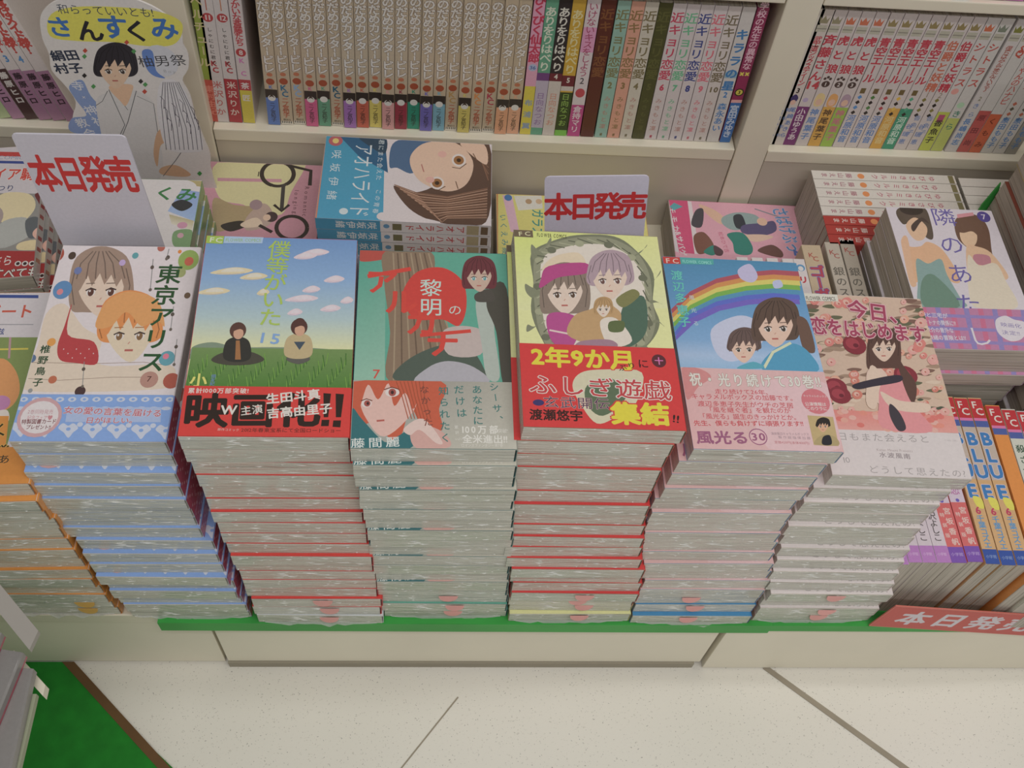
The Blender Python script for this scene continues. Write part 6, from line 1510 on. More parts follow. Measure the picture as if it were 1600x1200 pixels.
CV['ao'] = dict(w=115.0,d=172.0,bh=0,ops=[['P','cfc4c6',[[0,0],[115.0,0],[115.0,172.0],[0,172.0]]],
['G',['3c90b0','3c90b0','4a98ba','4a98ba'],[[-2.9,-5.3],[-2.9,60.6],[114.5,66.0],[114.9,1.6]]],
['P','2c5c80',[[-1.2,14.5],[-2.9,60.6],[48.9,66.8],[27.6,36.0]]],
['S','2c4458',[[-1.4,34.2],[-2.9,60.6],[21.6,61.7],[11.3,44.8]]],
['S','4a6688',[[39.7,67.7],[7.1,68.9],[-3.5,87.1],[-4.1,113.7],[19.4,101.0],[47.5,92.0],[41.1,75.6]]],
['S','5c4438',[[-1.4,100.4],[-1.5,169.3],[101.1,169.5],[114.9,147.3],[112.2,115.9],[96.3,90.3],[66.5,73.3],[74.2,96.0],[55.1,121.3],[8.2,133.9]]],
['L','84604c',0.99,[[64.7,73.9],[74.2,96.0],[77.9,128.0],[63.5,168.0]]],
['L','a8826c',0.99,[[66.5,75.9],[76.1,97.3],[79.3,128.0],[65.4,167.9]]],
['L','6c4c3c',0.99,[[68.4,77.9],[77.9,98.6],[80.7,128.1],[67.4,167.9]]],
['L','c09880',0.99,[[70.2,79.9],[79.8,100.0],[82.1,128.1],[69.3,167.9]]],
['L','84604c',0.99,[[72.1,81.9],[81.7,101.3],[83.5,128.1],[71.3,167.9]]],
['L','a8826c',0.99,[[73.9,83.8],[83.5,102.6],[84.9,128.1],[73.3,167.9]]],
['L','6c4c3c',0.99,[[75.8,85.8],[85.4,103.9],[86.3,128.1],[75.2,167.8]]],
['L','c09880',0.98,[[77.6,87.8],[87.2,105.2],[87.7,128.1],[77.2,167.8]]],
['L','84604c',0.98,[[79.4,89.8],[89.1,106.5],[89.1,128.1],[79.1,167.8]]],
['L','a8826c',0.98,[[81.3,91.7],[90.9,107.9],[90.5,128.2],[81.0,167.8]]],
['L','6c4c3c',0.98,[[83.1,93.7],[92.8,109.2],[91.9,128.2],[83.0,167.8]]],
['L','c09880',0.98,[[84.9,95.6],[94.6,110.5],[93.2,128.2],[84.9,167.8]]],
['L','84604c',0.98,[[86.7,97.6],[96.4,111.8],[94.6,128.2],[86.8,167.7]]],
['L','a8826c',0.98,[[88.6,99.6],[98.3,113.1],[96.0,128.2],[88.7,167.7]]],
['L','6c4c3c',0.97,[[90.4,101.5],[100.1,114.4],[97.4,128.2],[90.7,167.7]]],
['L','c09880',0.97,[[92.2,103.5],[101.9,115.7],[98.8,128.3],[92.6,167.7]]],
['L','84604c',0.97,[[94.0,105.4],[103.8,117.0],[100.1,128.3],[94.5,167.7]]],
['L','a8826c',0.97,[[95.8,107.3],[105.6,118.3],[101.5,128.3],[96.4,167.6]]],
['L','6c4c3c',0.97,[[97.6,109.3],[107.4,119.5],[102.9,128.3],[98.3,167.6]]],
['L','c09880',0.97,[[99.4,111.2],[109.2,120.8],[104.3,128.3],[100.2,167.6]]],
['L','84604c',0.97,[[101.2,113.1],[111.0,122.1],[105.6,128.3],[102.1,167.6]]],
['L','a8826c',0.97,[[103.0,115.1],[112.8,123.4],[107.0,128.4],[104.0,167.6]]],
['L','84604c',0.97,[[1.3,120.5],[9.1,150.5],[15.6,169.1]]],
['L','6c4c3c',0.97,[[1.6,123.8],[10.9,151.8],[20.3,169.0]]],
['L','84604c',0.97,[[1.9,127.1],[12.8,153.1],[25.0,169.0]]],
['L','6c4c3c',0.97,[[2.2,130.5],[14.6,154.5],[29.7,168.9]]],
['L','84604c',0.97,[[2.5,133.8],[16.4,155.8],[34.3,168.9]]],
['L','6c4c3c',0.97,[[2.7,137.1],[18.2,157.1],[38.9,168.9]]],
['L','84604c',0.97,[[3.0,140.5],[20.0,158.4],[43.5,168.8]]],
['L','6c4c3c',0.97,[[3.3,143.8],[21.8,159.8],[48.1,168.8]]],
['L','84604c',0.97,[[3.6,147.2],[23.6,161.1],[52.6,168.7]]],
['S','cfc4c6',[[103.6,63.0],[105.7,90.6],[113.6,122.2],[114.5,66.0]]],
['S','e8c4ac',[[20.1,89.2],[2.2,103.9],[0.5,133.8],[25.9,152.5],[58.2,147.2],[70.8,127.9],[60.5,102.0],[40.4,89.8]]],
['S','e4c0a8',[[0.2,139.1],[0.7,163.9],[29.8,167.0],[16.7,150.5]]],
['E','e8dcd8',59.8,116.8,7.1,9.0,1.62],
['E','98683c',59.8,116.8,5.2,6.3,1.62],
['E','402c1c',59.8,116.8,2.3,2.7,1.62],
['E','e8dcd8',25.8,138.0,7.3,9.3,1.63],
['E','98683c',25.8,138.0,5.3,6.5,1.63],
['E','402c1c',25.8,138.0,2.3,2.8,1.63],
['L','b07068',1.18,[[34.3,100.0],[45.1,102.9]]],
['E','e8b4a8',55.7,109.6,4.5,4.5,1.62],
['E','e8b4a8',18.3,120.7,4.6,4.7,1.63],
['L','5c4030',1.0,[[67.3,109.9],[70.4,117.7],[63.8,125.3]]],
['L','5c4030',1.02,[[36.3,131.5],[37.7,139.3],[30.0,145.9]]],
['L','6c4c3c',0.93,[[56.1,135.5],[66.7,138.2]]],
['L','6c4c3c',0.96,[[14.7,152.5],[25.7,157.1]]],
['T','アオハライド','h',[17.1,40.6],[102.8,42.3],22.21,'e4eaee',-0.005,None,0.05,1,0],
['T','咲坂伊緒','h',[26.1,13.2],[83.6,13.5],11.0,'d8e4ea',0,None,0.05,1,0],
['E','b05a60',6.6,10.5,7.2,7.5,1.63],
['E','d8c070',6.6,10.5,3.3,3.8,1.63],
['E','dce8ee',104.4,26.8,4.3,4.3,1.62],
['T','君にまた会えた','h',[4.9,57.6],[56.5,58.2],6.42,'d8e4ea',0,None,0.05,1,0],
['T','この青春','h',[76.0,59.1],[102.1,57.9],6.05,'d8e4ea',0,None,0.05,1,0],
['P','c87858',[[-2.9,-5.3],[-3.1,-2.7],[115.8,1.7],[115.8,-0.2]]]],
band=[])
CV['yellow'] = dict(w=112.0,d=172.0,bh=0,ops=[['P','d4cc78',[[0,0],[112.0,0],[112.0,172.0],[0,172.0]]],
['P','dcb4c8',[[1.7,7.6],[2.2,18.7],[59.8,25.9],[57.4,15.9]]],
['E','4a78b0',5.4,14.2,4.4,5.0,1.62],
['P','d4d0c8',[[2.1,20.9],[-0.5,52.8],[20.5,53.4],[24.8,25.4]]],
['E','c8a888',9.7,49.4,3.7,4.0,1.62],
['E','b09070',10.3,37.6,3.7,4.0,1.62],
['T','ガラス','h',[28.7,47.2],[56.0,46.2],14.63,'3a9088',0.03,None,0.05,1,0],
['T','いくえみ綾','h',[36.5,7.7],[86.0,9.6],8.52,'3a8890',0.01,None,0.05,1,0],
['T','花','h',[37.8,62.9],[43.7,63.4],8.56,'c07060',0,None,0.05,1,0],
['P','c88058',[[-1.0,1.0],[-1.0,2.5],[91.9,1.0],[92.0,-1.1]]]],
band=[])
CV['pink'] = dict(w=128.0,d=182.0,bh=0,ops=[['P','c48e9c',[[0,0],[128.0,0],[128.0,182.0],[0,182.0]]],
['S','d0c898',[[11.4,180.8],[87.4,184.9],[107.1,184.0],[95.2,140.4],[88.2,107.2],[61.0,110.6],[46.5,119.2],[19.7,129.1]]],
['P','c48e9c',[[14.5,157.5],[83.0,159.1],[83.5,154.3],[15.2,152.7]]],
['S','a89470',[[14.6,127.0],[36.5,118.7],[60.5,115.2],[52.6,96.4],[28.2,80.0],[19.6,90.4]]],
['S','b49c90',[[52.1,101.0],[66.4,122.0],[77.7,111.4],[76.5,91.1],[54.2,82.9]]],
['S','3c3834',[[27.0,88.9],[46.0,96.1],[55.3,90.2],[38.0,80.4]]],
['E','9c8488',59.9,119.8,6.7,7.5,0.05],
['E','4a3c3c',77.9,103.1,6.7,7.4,0.05],
['E','d8b8a0',73.3,101.9,4.0,4.6,0.05],
['S','e0c8b0',[[47.2,91.6],[62.0,101.4],[69.9,90.8],[53.8,86.5]]],
['L','3c3430',4.65,[[83.7,183.9],[80.7,184.9],[77.6,185.3],[74.5,185.1],[71.5,184.3],[68.7,182.9],[66.2,181.0],[64.2,178.7],[62.6,175.9],[61.5,172.9],[60.9,169.7],[60.9,166.4],[61.4,163.1],[62.5,159.9],[64.0,157.0],[66.1,154.3],[68.4,152.1],[71.1,150.3],[74.0,149.1]]],
['L','3c3430',4.65,[[83.7,183.9],[86.6,182.4],[89.2,180.3],[91.5,177.7],[93.3,174.8],[94.5,171.7],[95.3,168.3],[95.4,165.0],[95.0,161.7],[94.1,158.5],[92.6,155.7],[90.7,153.2],[88.3,151.2]]],
['L','d0c898',5.92,[[69.2,185.9],[83.1,186.7]]],
['L','3c3430',4.12,[[88.3,151.2],[86.2,149.9],[83.9,149.0],[81.5,148.4],[79.0,148.3],[76.5,148.5],[74.0,149.1]]],
['L','3c3430',4.22,[[90.7,180.1],[113.6,173.4],[114.2,151.0]]],
['L','4a4440',4.12,[[85.9,151.5],[87.6,113.7]]],
['L','3c3430',3.22,[[78.8,120.7],[87.8,111.8],[94.9,121.5]]],
['L','3c3430',4.33,[[116.7,89.3],[116.7,85.7],[115.8,82.2],[114.1,79.1],[111.9,76.4],[109.0,74.4],[105.8,73.0],[102.3,72.5],[98.7,72.7],[95.3,73.8],[92.1,75.5],[89.3,78.0],[87.1,80.9],[85.6,84.3],[84.8,87.9],[84.9,91.5],[85.7,95.0],[87.3,98.2],[89.6,100.9],[92.4,103.0],[95.7,104.4],[99.2,105.0],[102.8,104.7],[106.3,103.7],[109.6,101.8],[112.4,99.3],[114.5,96.3],[116.0,92.9],[116.7,89.3]]],
['L','3c3430',3.92,[[66.6,90.7],[80.9,81.4]]],
['T','Romantic','h',[111.7,147.0],[112.5,107.4],6.59,'5c3c40',0,None,0.05,1,0],
['T','longing','h',[101.1,142.6],[102.1,110.6],6.56,'5c3c40',0,None,0.05,1,0],
['T','1','h',[57.5,165.6],[57.6,164.6],10.82,'3c3430',0,None,0.05,1,0]],
band=[])
CV['saba'] = dict(w=112.0,d=158.0,bh=0,ops=[['P','d8a0b0',[[0,0],[112.0,0],[112.0,158.0],[0,158.0]]],
['P','c8c0c4',[[0.1,-14.4],[0.5,-0.9],[80.6,5.0],[79.2,-8.0]]],
['P','cc5078',[[-0.5,-1.5],[0.3,22.6],[81.7,22.4],[80.6,5.0]]],
['P','dcd0d4',[[0.3,22.6],[1.1,27.1],[81.5,28.2],[81.7,22.4]]],
['T','モモカ','h',[16.4,3.4],[44.1,4.8],8.85,'e8e0e4',0.03,None,0.05,1,0],
['T','&サバゲ','h',[51.8,6.8],[80.4,9.4],8.62,'e8e0e4',0.03,None,0.05,1,0],
['E','8cb0bc',31.0,-10.9,6.0,7.0,1.62],
['T','はじめました','h',[42.8,-10.7],[77.4,-9.2],5.2,'80a8b0',0,None,0.05,1,0],
['P','5aa0a8',[[10.9,-6.5],[4.2,6.3],[9.8,16.2],[16.3,4.9]]],
['S','d8b098',[[4.7,36.5],[14.0,54.9],[28.5,65.0],[33.9,56.7],[14.7,39.7]]],
['S','8ca0a0',[[23.7,61.2],[14.8,79.1],[17.8,101.4],[31.7,103.7],[42.9,74.9],[35.6,61.0]]],
['S','4c4850',[[15.1,30.6],[12.7,40.0],[39.8,35.0],[37.4,23.4]]],
['S','383c44',[[21.1,74.4],[18.6,84.6],[38.4,86.8],[38.9,75.5]]],
['S','5c5478',[[34.6,83.7],[29.6,107.1],[25.9,121.3],[40.8,121.8],[49.4,103.9],[46.5,81.9]]],
['E','e0b8a0',27.6,107.4,6.1,6.1,1.62],
['S','d8b8a4',[[50.4,81.3],[47.5,104.2],[50.8,117.1],[59.5,94.8]]],
['S','348074',[[49.3,63.6],[46.5,81.9],[66.5,90.7],[79.1,85.8],[77.9,69.8],[62.6,68.3]]],
['S','7c5448',[[54.9,24.2],[48.5,36.9],[68.4,46.1],[79.3,35.8],[79.7,25.5]]],
['S','6c4c48',[[73.0,95.6],[62.6,112.9],[71.8,124.0],[81.4,120.8]]],
['L','888890',1.81,[[7.7,101.4],[22.2,137.2]]],
['S','348074',[[77.5,33.1],[67.4,45.5],[78.8,47.6],[82.8,41.2]]],
['S','584048',[[67.4,46.2],[74.7,55.5],[82.3,53.0],[80.8,45.9]]],
['T','さばげぶっ','h',[10.3,131.6],[65.4,138.5],20.81,'5a8cc0',0.03,'e4ccd8',0.05,1,0],
['T','2','h',[72.8,144.6],[74.7,145.0],19.04,'5a70b0',0.05,None,0.05,1,0],
['T','松本ひで吉','h',[49.6,56.1],[74.5,60.0],6.09,'c05878',0,None,0.05,1,0]],
band=[])
CV['tonari'] = dict(w=112.0,d=178.0,bh=48.6,ops=[['P','cdc5cc',[[0,0],[112.0,0],[112.0,178.0],[0,178.0]]],
['S','5c5044',[[9.7,172.6],[25.9,184.1],[41.4,178.6],[42.5,156.6],[39.6,137.6],[32.9,137.3],[22.3,155.7],[12.2,155.3]]],
['E','3c342c',26.4,175.2,12.3,7.4,0.05],
['S','f0c8a4',[[16.2,155.4],[27.8,164.7],[36.7,152.1],[30.9,137.2],[21.4,133.4],[15.9,143.4]]],
['S','ecbc94',[[8.3,133.7],[11.5,125.4],[23.4,125.9],[32.9,132.2],[45.8,121.0],[53.2,86.1],[45.2,80.1],[29.3,93.2],[10.0,80.4],[1.6,80.1]]],
['S','ecc09c',[[5.6,133.6],[12.9,136.4],[7.5,88.3],[6.8,75.5],[0.8,76.8],[3.1,112.6]]],
['S','84a09c',[[15.2,109.0],[25.6,103.6],[40.2,110.0],[41.3,89.6],[46.6,62.0],[48.4,50.4],[5.2,48.9],[9.3,80.4]]],
['S','6a8878',[[13.2,80.5],[28.3,89.1],[43.8,51.8],[8.4,49.0]]],
['S','4c4038',[[21.2,153.9],[34.6,165.0],[40.5,156.6],[33.3,159.7],[21.7,145.4]]],
['S','6c5040',[[68.8,162.2],[83.9,172.6],[97.4,167.9],[101.2,150.6],[95.7,120.6],[94.8,99.9],[81.5,83.1],[83.3,111.8],[73.5,123.9],[65.1,138.7]]],
['S','f0cca8',[[70.6,149.3],[80.7,156.7],[86.8,144.8],[81.5,130.9],[72.5,127.2],[68.2,135.5]]],
['S','6c5040',[[67.9,149.1],[79.7,162.7],[90.1,151.9],[90.0,137.3],[83.7,148.1],[73.1,145.9]]],
['P','cc8c94',[[73.3,171.2],[91.2,174.7],[91.3,170.3],[72.5,165.9]]],
['S','ecc4a0',[[71.4,128.0],[81.4,128.4],[94.4,120.6],[103.6,92.1],[95.5,86.9],[85.4,107.7],[65.1,82.5],[62.2,90.4]]],
['S','b87c88',[[76.3,117.3],[91.1,116.2],[88.4,104.5],[74.3,105.6]]],
['S','d8ccb8',[[69.2,115.3],[77.5,103.3],[95.5,106.5],[99.1,83.8],[101.1,52.3],[68.5,49.6],[55.8,58.4]]],
['T','隣のあたし','v',[58.0,167.0],[51.6,17.1],26.45,'6a60a0',0.005,None,0.05,1,1],
['E','54488c',101.1,169.0,6.9,7.4,0.05],
['T','7','h',[101.1,169.0],[101.8,169.0],9.71,'d8d0dc',0.02,None,0.05,1,0]],
band=[['P','b87ca0',[[1.6,49.5],[104.8,47.7],[94.8,-7.9],[6.1,-0.5]]],
['P','c46c8c',[[3.9,48.8],[9.0,49.0],[7.4,-4.8],[2.5,-4.9]]],
['P','8c80b8',[[17.9,49.3],[23.0,49.5],[20.3,-4.4],[15.4,-4.5]]],
['P','c46c8c',[[31.9,49.8],[37.0,50.0],[33.3,-4.0],[28.3,-4.1]]],
['P','8c80b8',[[45.9,50.3],[51.0,50.5],[46.3,-3.6],[41.3,-3.8]]],
['P','c46c8c',[[60.0,50.8],[65.1,51.0],[59.3,-3.2],[54.3,-3.4]]],
['P','8c80b8',[[74.1,51.3],[79.2,51.5],[72.3,-2.8],[67.4,-3.0]]],
['P','c46c8c',[[88.2,51.8],[93.3,52.0],[85.4,-2.4],[80.4,-2.6]]],
['P','8c80b8',[[102.4,52.3],[107.5,52.5],[98.5,-2.0],[93.5,-2.2]]],
['P','9080b8',[[1.3,41.1],[103.6,40.0],[102.4,36.2],[1.0,37.3]]],
['P','9080b8',[[1.9,26.0],[98.8,24.7],[97.6,20.9],[1.5,22.2]]],
['P','9080b8',[[2.4,11.1],[94.1,9.6],[92.9,5.9],[2.0,7.4]]],
['T','慶と三宅が','h',[4.1,39.6],[25.2,38.8],6.4,'e4dce8',0.03,None,0.05,1,0],
['T','オトナの関係に!?','h',[4.3,30.6],[32.8,30.0],6.35,'e4dce8',0.03,None,0.05,1,0],
['T','京介の意外な','h',[4.4,21.6],[26.7,21.6],6.3,'e4dce8',0.03,None,0.05,1,0],
['T','奈緒の冒険とは!?','h',[4.6,12.7],[38.0,13.0],6.25,'e4dce8',0.03,None,0.05,1,0],
['S','dcd4dc',[[74.6,36.0],[84.9,40.9],[92.4,36.6],[101.7,33.8],[101.4,24.8],[93.0,14.0],[82.0,10.7],[73.8,16.4],[71.4,25.3]]],
['T','映画化','h',[80.4,30.1],[93.9,29.0],5.73,'8074a8',0,None,0.05,1,0],
['T','決定!!','h',[78.9,21.0],[92.3,20.0],5.68,'8074a8',0,None,0.05,1,0],
['T','し','h',[52.4,15.7],[53.0,15.7],23.91,'e0d8e0',0.0,None,0.05,1,0]])
CV['vamp'] = dict(w=112.0,d=174.0,bh=0,ops=[['P','c4bcc0',[[0,0],[112.0,0],[112.0,174.0],[0,174.0]]],
['P','b8403c',[[32.0,173.2],[117.1,162.7],[116.2,156.3],[32.7,166.7]]],
['T','花とゆめCOMICS','h',[38.9,164.3],[95.4,156.7],6.91,'8c98b0',0,None,0.05,1,0],
['P','3a4c8c',[[33.3,160.3],[117.8,149.8],[118.1,146.1],[33.7,156.6]]],
['T','ヴァンパイア騎士','h',[17.4,142.3],[111.6,132.4],18.04,'c84438',0.04,'e0d4d0',0.07,1,0],
['T','樋野まつり','h',[49.3,119.5],[82.8,116.0],9.64,'3a4468',0.01,None,0.05,1,0],
['T','14','h',[111.5,114.6],[117.0,114.1],9.7,'5088b8',0.02,None,0.05,1,0],
['P','8c8884',[[32.1,115.3],[126.5,105.2],[121.5,30.4],[45.7,39.1]]],
['S','d4c49c',[[74.0,107.4],[100.7,106.2],[108.0,86.5],[94.8,66.9],[76.9,73.1]]],
['S','6c3434',[[106.7,105.6],[125.4,103.5],[124.6,76.2],[112.4,65.0],[113.4,85.9]]],
['S','a8a8a4',[[77.2,68.9],[100.0,74.7],[107.4,53.1],[79.8,37.6]]],
['S','5c6064',[[100.3,70.5],[111.8,73.4],[116.1,52.2],[104.8,47.7]]],
['E','d8a898',116.6,52.9,8.8,8.3,-0.11],
['E','e4bcac',115.4,53.9,4.7,4.2,-0.11],
['E','c48c80',116.6,52.9,2.4,2.5,-0.11],
['S','dcc89c',[[96.6,42.1],[113.7,44.3],[124.8,32.5],[97.3,33.2]]],
['E','a0908c',64.8,78.6,14.7,16.9,-0.11],
['P','a43030',[[40.0,39.8],[122.7,30.3],[116.3,-12.8],[44.7,-4.3]]],
['T','姫さら','h',[69.8,22.9],[88.0,21.6],13.7,'e0d4d0',0.02,None,0.05,1,0],
['T','まで。すべても','h',[48.9,8.2],[111.8,3.9],14.82,'dcd4cc',0.03,'3c2424',0.06,1,0],
['E','e0d8d4',97.4,16.5,2.9,3.2,-0.12],
['E','3c2424',97.4,16.5,1.7,2.0,-0.12],
['E','e0d8d4',103.7,15.8,2.9,3.2,-0.12],
['E','3c2424',103.7,15.8,1.7,2.0,-0.12],
['E','e0d8d4',110.0,15.1,2.9,3.2,-0.12],
['E','3c2424',110.0,15.1,1.7,2.0,-0.12],
['E','e0d8d4',116.2,14.3,2.9,3.2,-0.12],
['E','3c2424',116.2,14.3,1.7,2.0,-0.12]],
band=[])
CV['zero'] = dict(w=112.0,d=174.0,bh=30.6,ops=[['P','c8c0c4',[[0,0],[112.0,0],[112.0,174.0],[0,174.0]]],
['P','a83c38',[[27.8,183.3],[91.9,181.0],[92.6,177.1],[28.6,179.3]]],
['T','花とゆめCOMICS','h',[34.2,176.0],[77.3,174.7],5.19,'8c98b0',0,None,0.05,1,0],
['P','3a4c8c',[[30.0,172.8],[88.7,171.2],[89.2,168.0],[30.7,169.6]]],
['T','ハートビート','h',[19.4,155.1],[81.7,155.2],14.65,'c05440',0.04,None,0.05,1,0],
['L','707078',0.56,[[36.3,142.8],[89.9,141.8]]],
['T','高尾滋','h',[52.0,135.7],[66.2,135.4],6.65,'3a4880',0.02,None,0.05,1,0],
['P','7c8c50',[[38.9,130.4],[95.9,129.2],[90.7,30.1],[59.7,31.1]]],
['L','c8b848',1.63,[[41.5,118.2],[90.2,118.4]]],
['L','b08890',1.65,[[74.9,129.7],[77.7,109.6]]],
['S','d09058',[[56.0,92.4],[71.1,109.8],[85.0,97.6],[91.1,77.1],[84.5,63.1],[66.4,63.6]]],
['E','b87ca8',78.9,68.9,7.3,6.9,-0.03],
['S','e8dcd4',[[72.0,57.9],[84.5,63.1],[87.5,51.9],[74.2,46.8]]],
['P','d48c3c',[[54.0,58.4],[87.4,57.5],[92.0,11.6],[63.6,12.6]]],
['T','く発','v',[83.4,45.5],[87.8,27.0],12.09,'3c3018',0.03,'d8b050',0.05,1,0],
['T','い','h',[76.3,35.9],[76.8,35.9],9.96,'3c3018',0.03,None,0.05,1,0]],
band=[['P','cc8434',[[50.9,31.4],[96.9,29.9],[101.0,-1.6],[57.7,-0.0]]],
['T','あああ','h',[70.7,20.2],[90.8,20.6],7.82,'4a3c28',0.02,None,0.05,1,0]])
CV['san'] = dict(w=112.0,d=174.0,bh=0,ops=[['P','d2cbcb',[[0,0],[112.0,0],[112.0,174.0],[0,174.0]]],
['P','b0a070',[[95.7,176.0],[113.5,173.1],[113.8,165.2],[103.1,166.6]]],
['S','d2cbcb',[[89.6,174.9],[102.4,171.8],[107.0,165.0],[91.0,164.4]]],
['G',['8ca0cc','90a4d0','9cb4d8','a0b4d8'],[[94.0,161.0],[111.6,158.1],[111.7,119.0],[84.6,131.6]]],
['T','くみ','h',[78.7,155.3],[99.8,154.3],19.24,'3c7c48',0.04,None,0.05,1,0],
['S','3c3c3c',[[87.0,140.2],[95.8,147.3],[107.1,140.8],[97.9,132.0]]],
['G',['b8ac88','b8ac88','d4ccbc','d4ccbc'],[[86.4,127.5],[111.0,119.8],[110.8,107.4],[90.5,115.1]]],
['E','c890a8',100.9,113.7,4.8,4.2,0.03],
['S','7c9c70',[[94.3,105.3],[110.8,107.4],[113.4,87.2],[96.9,86.8]]],
['E','c89ca8',100.9,100.6,3.0,3.3,0.03],
['P','3c7c3c',[[112.2,119.9],[113.4,119.9],[114.6,87.2],[112.8,87.2]]]],
band=[])
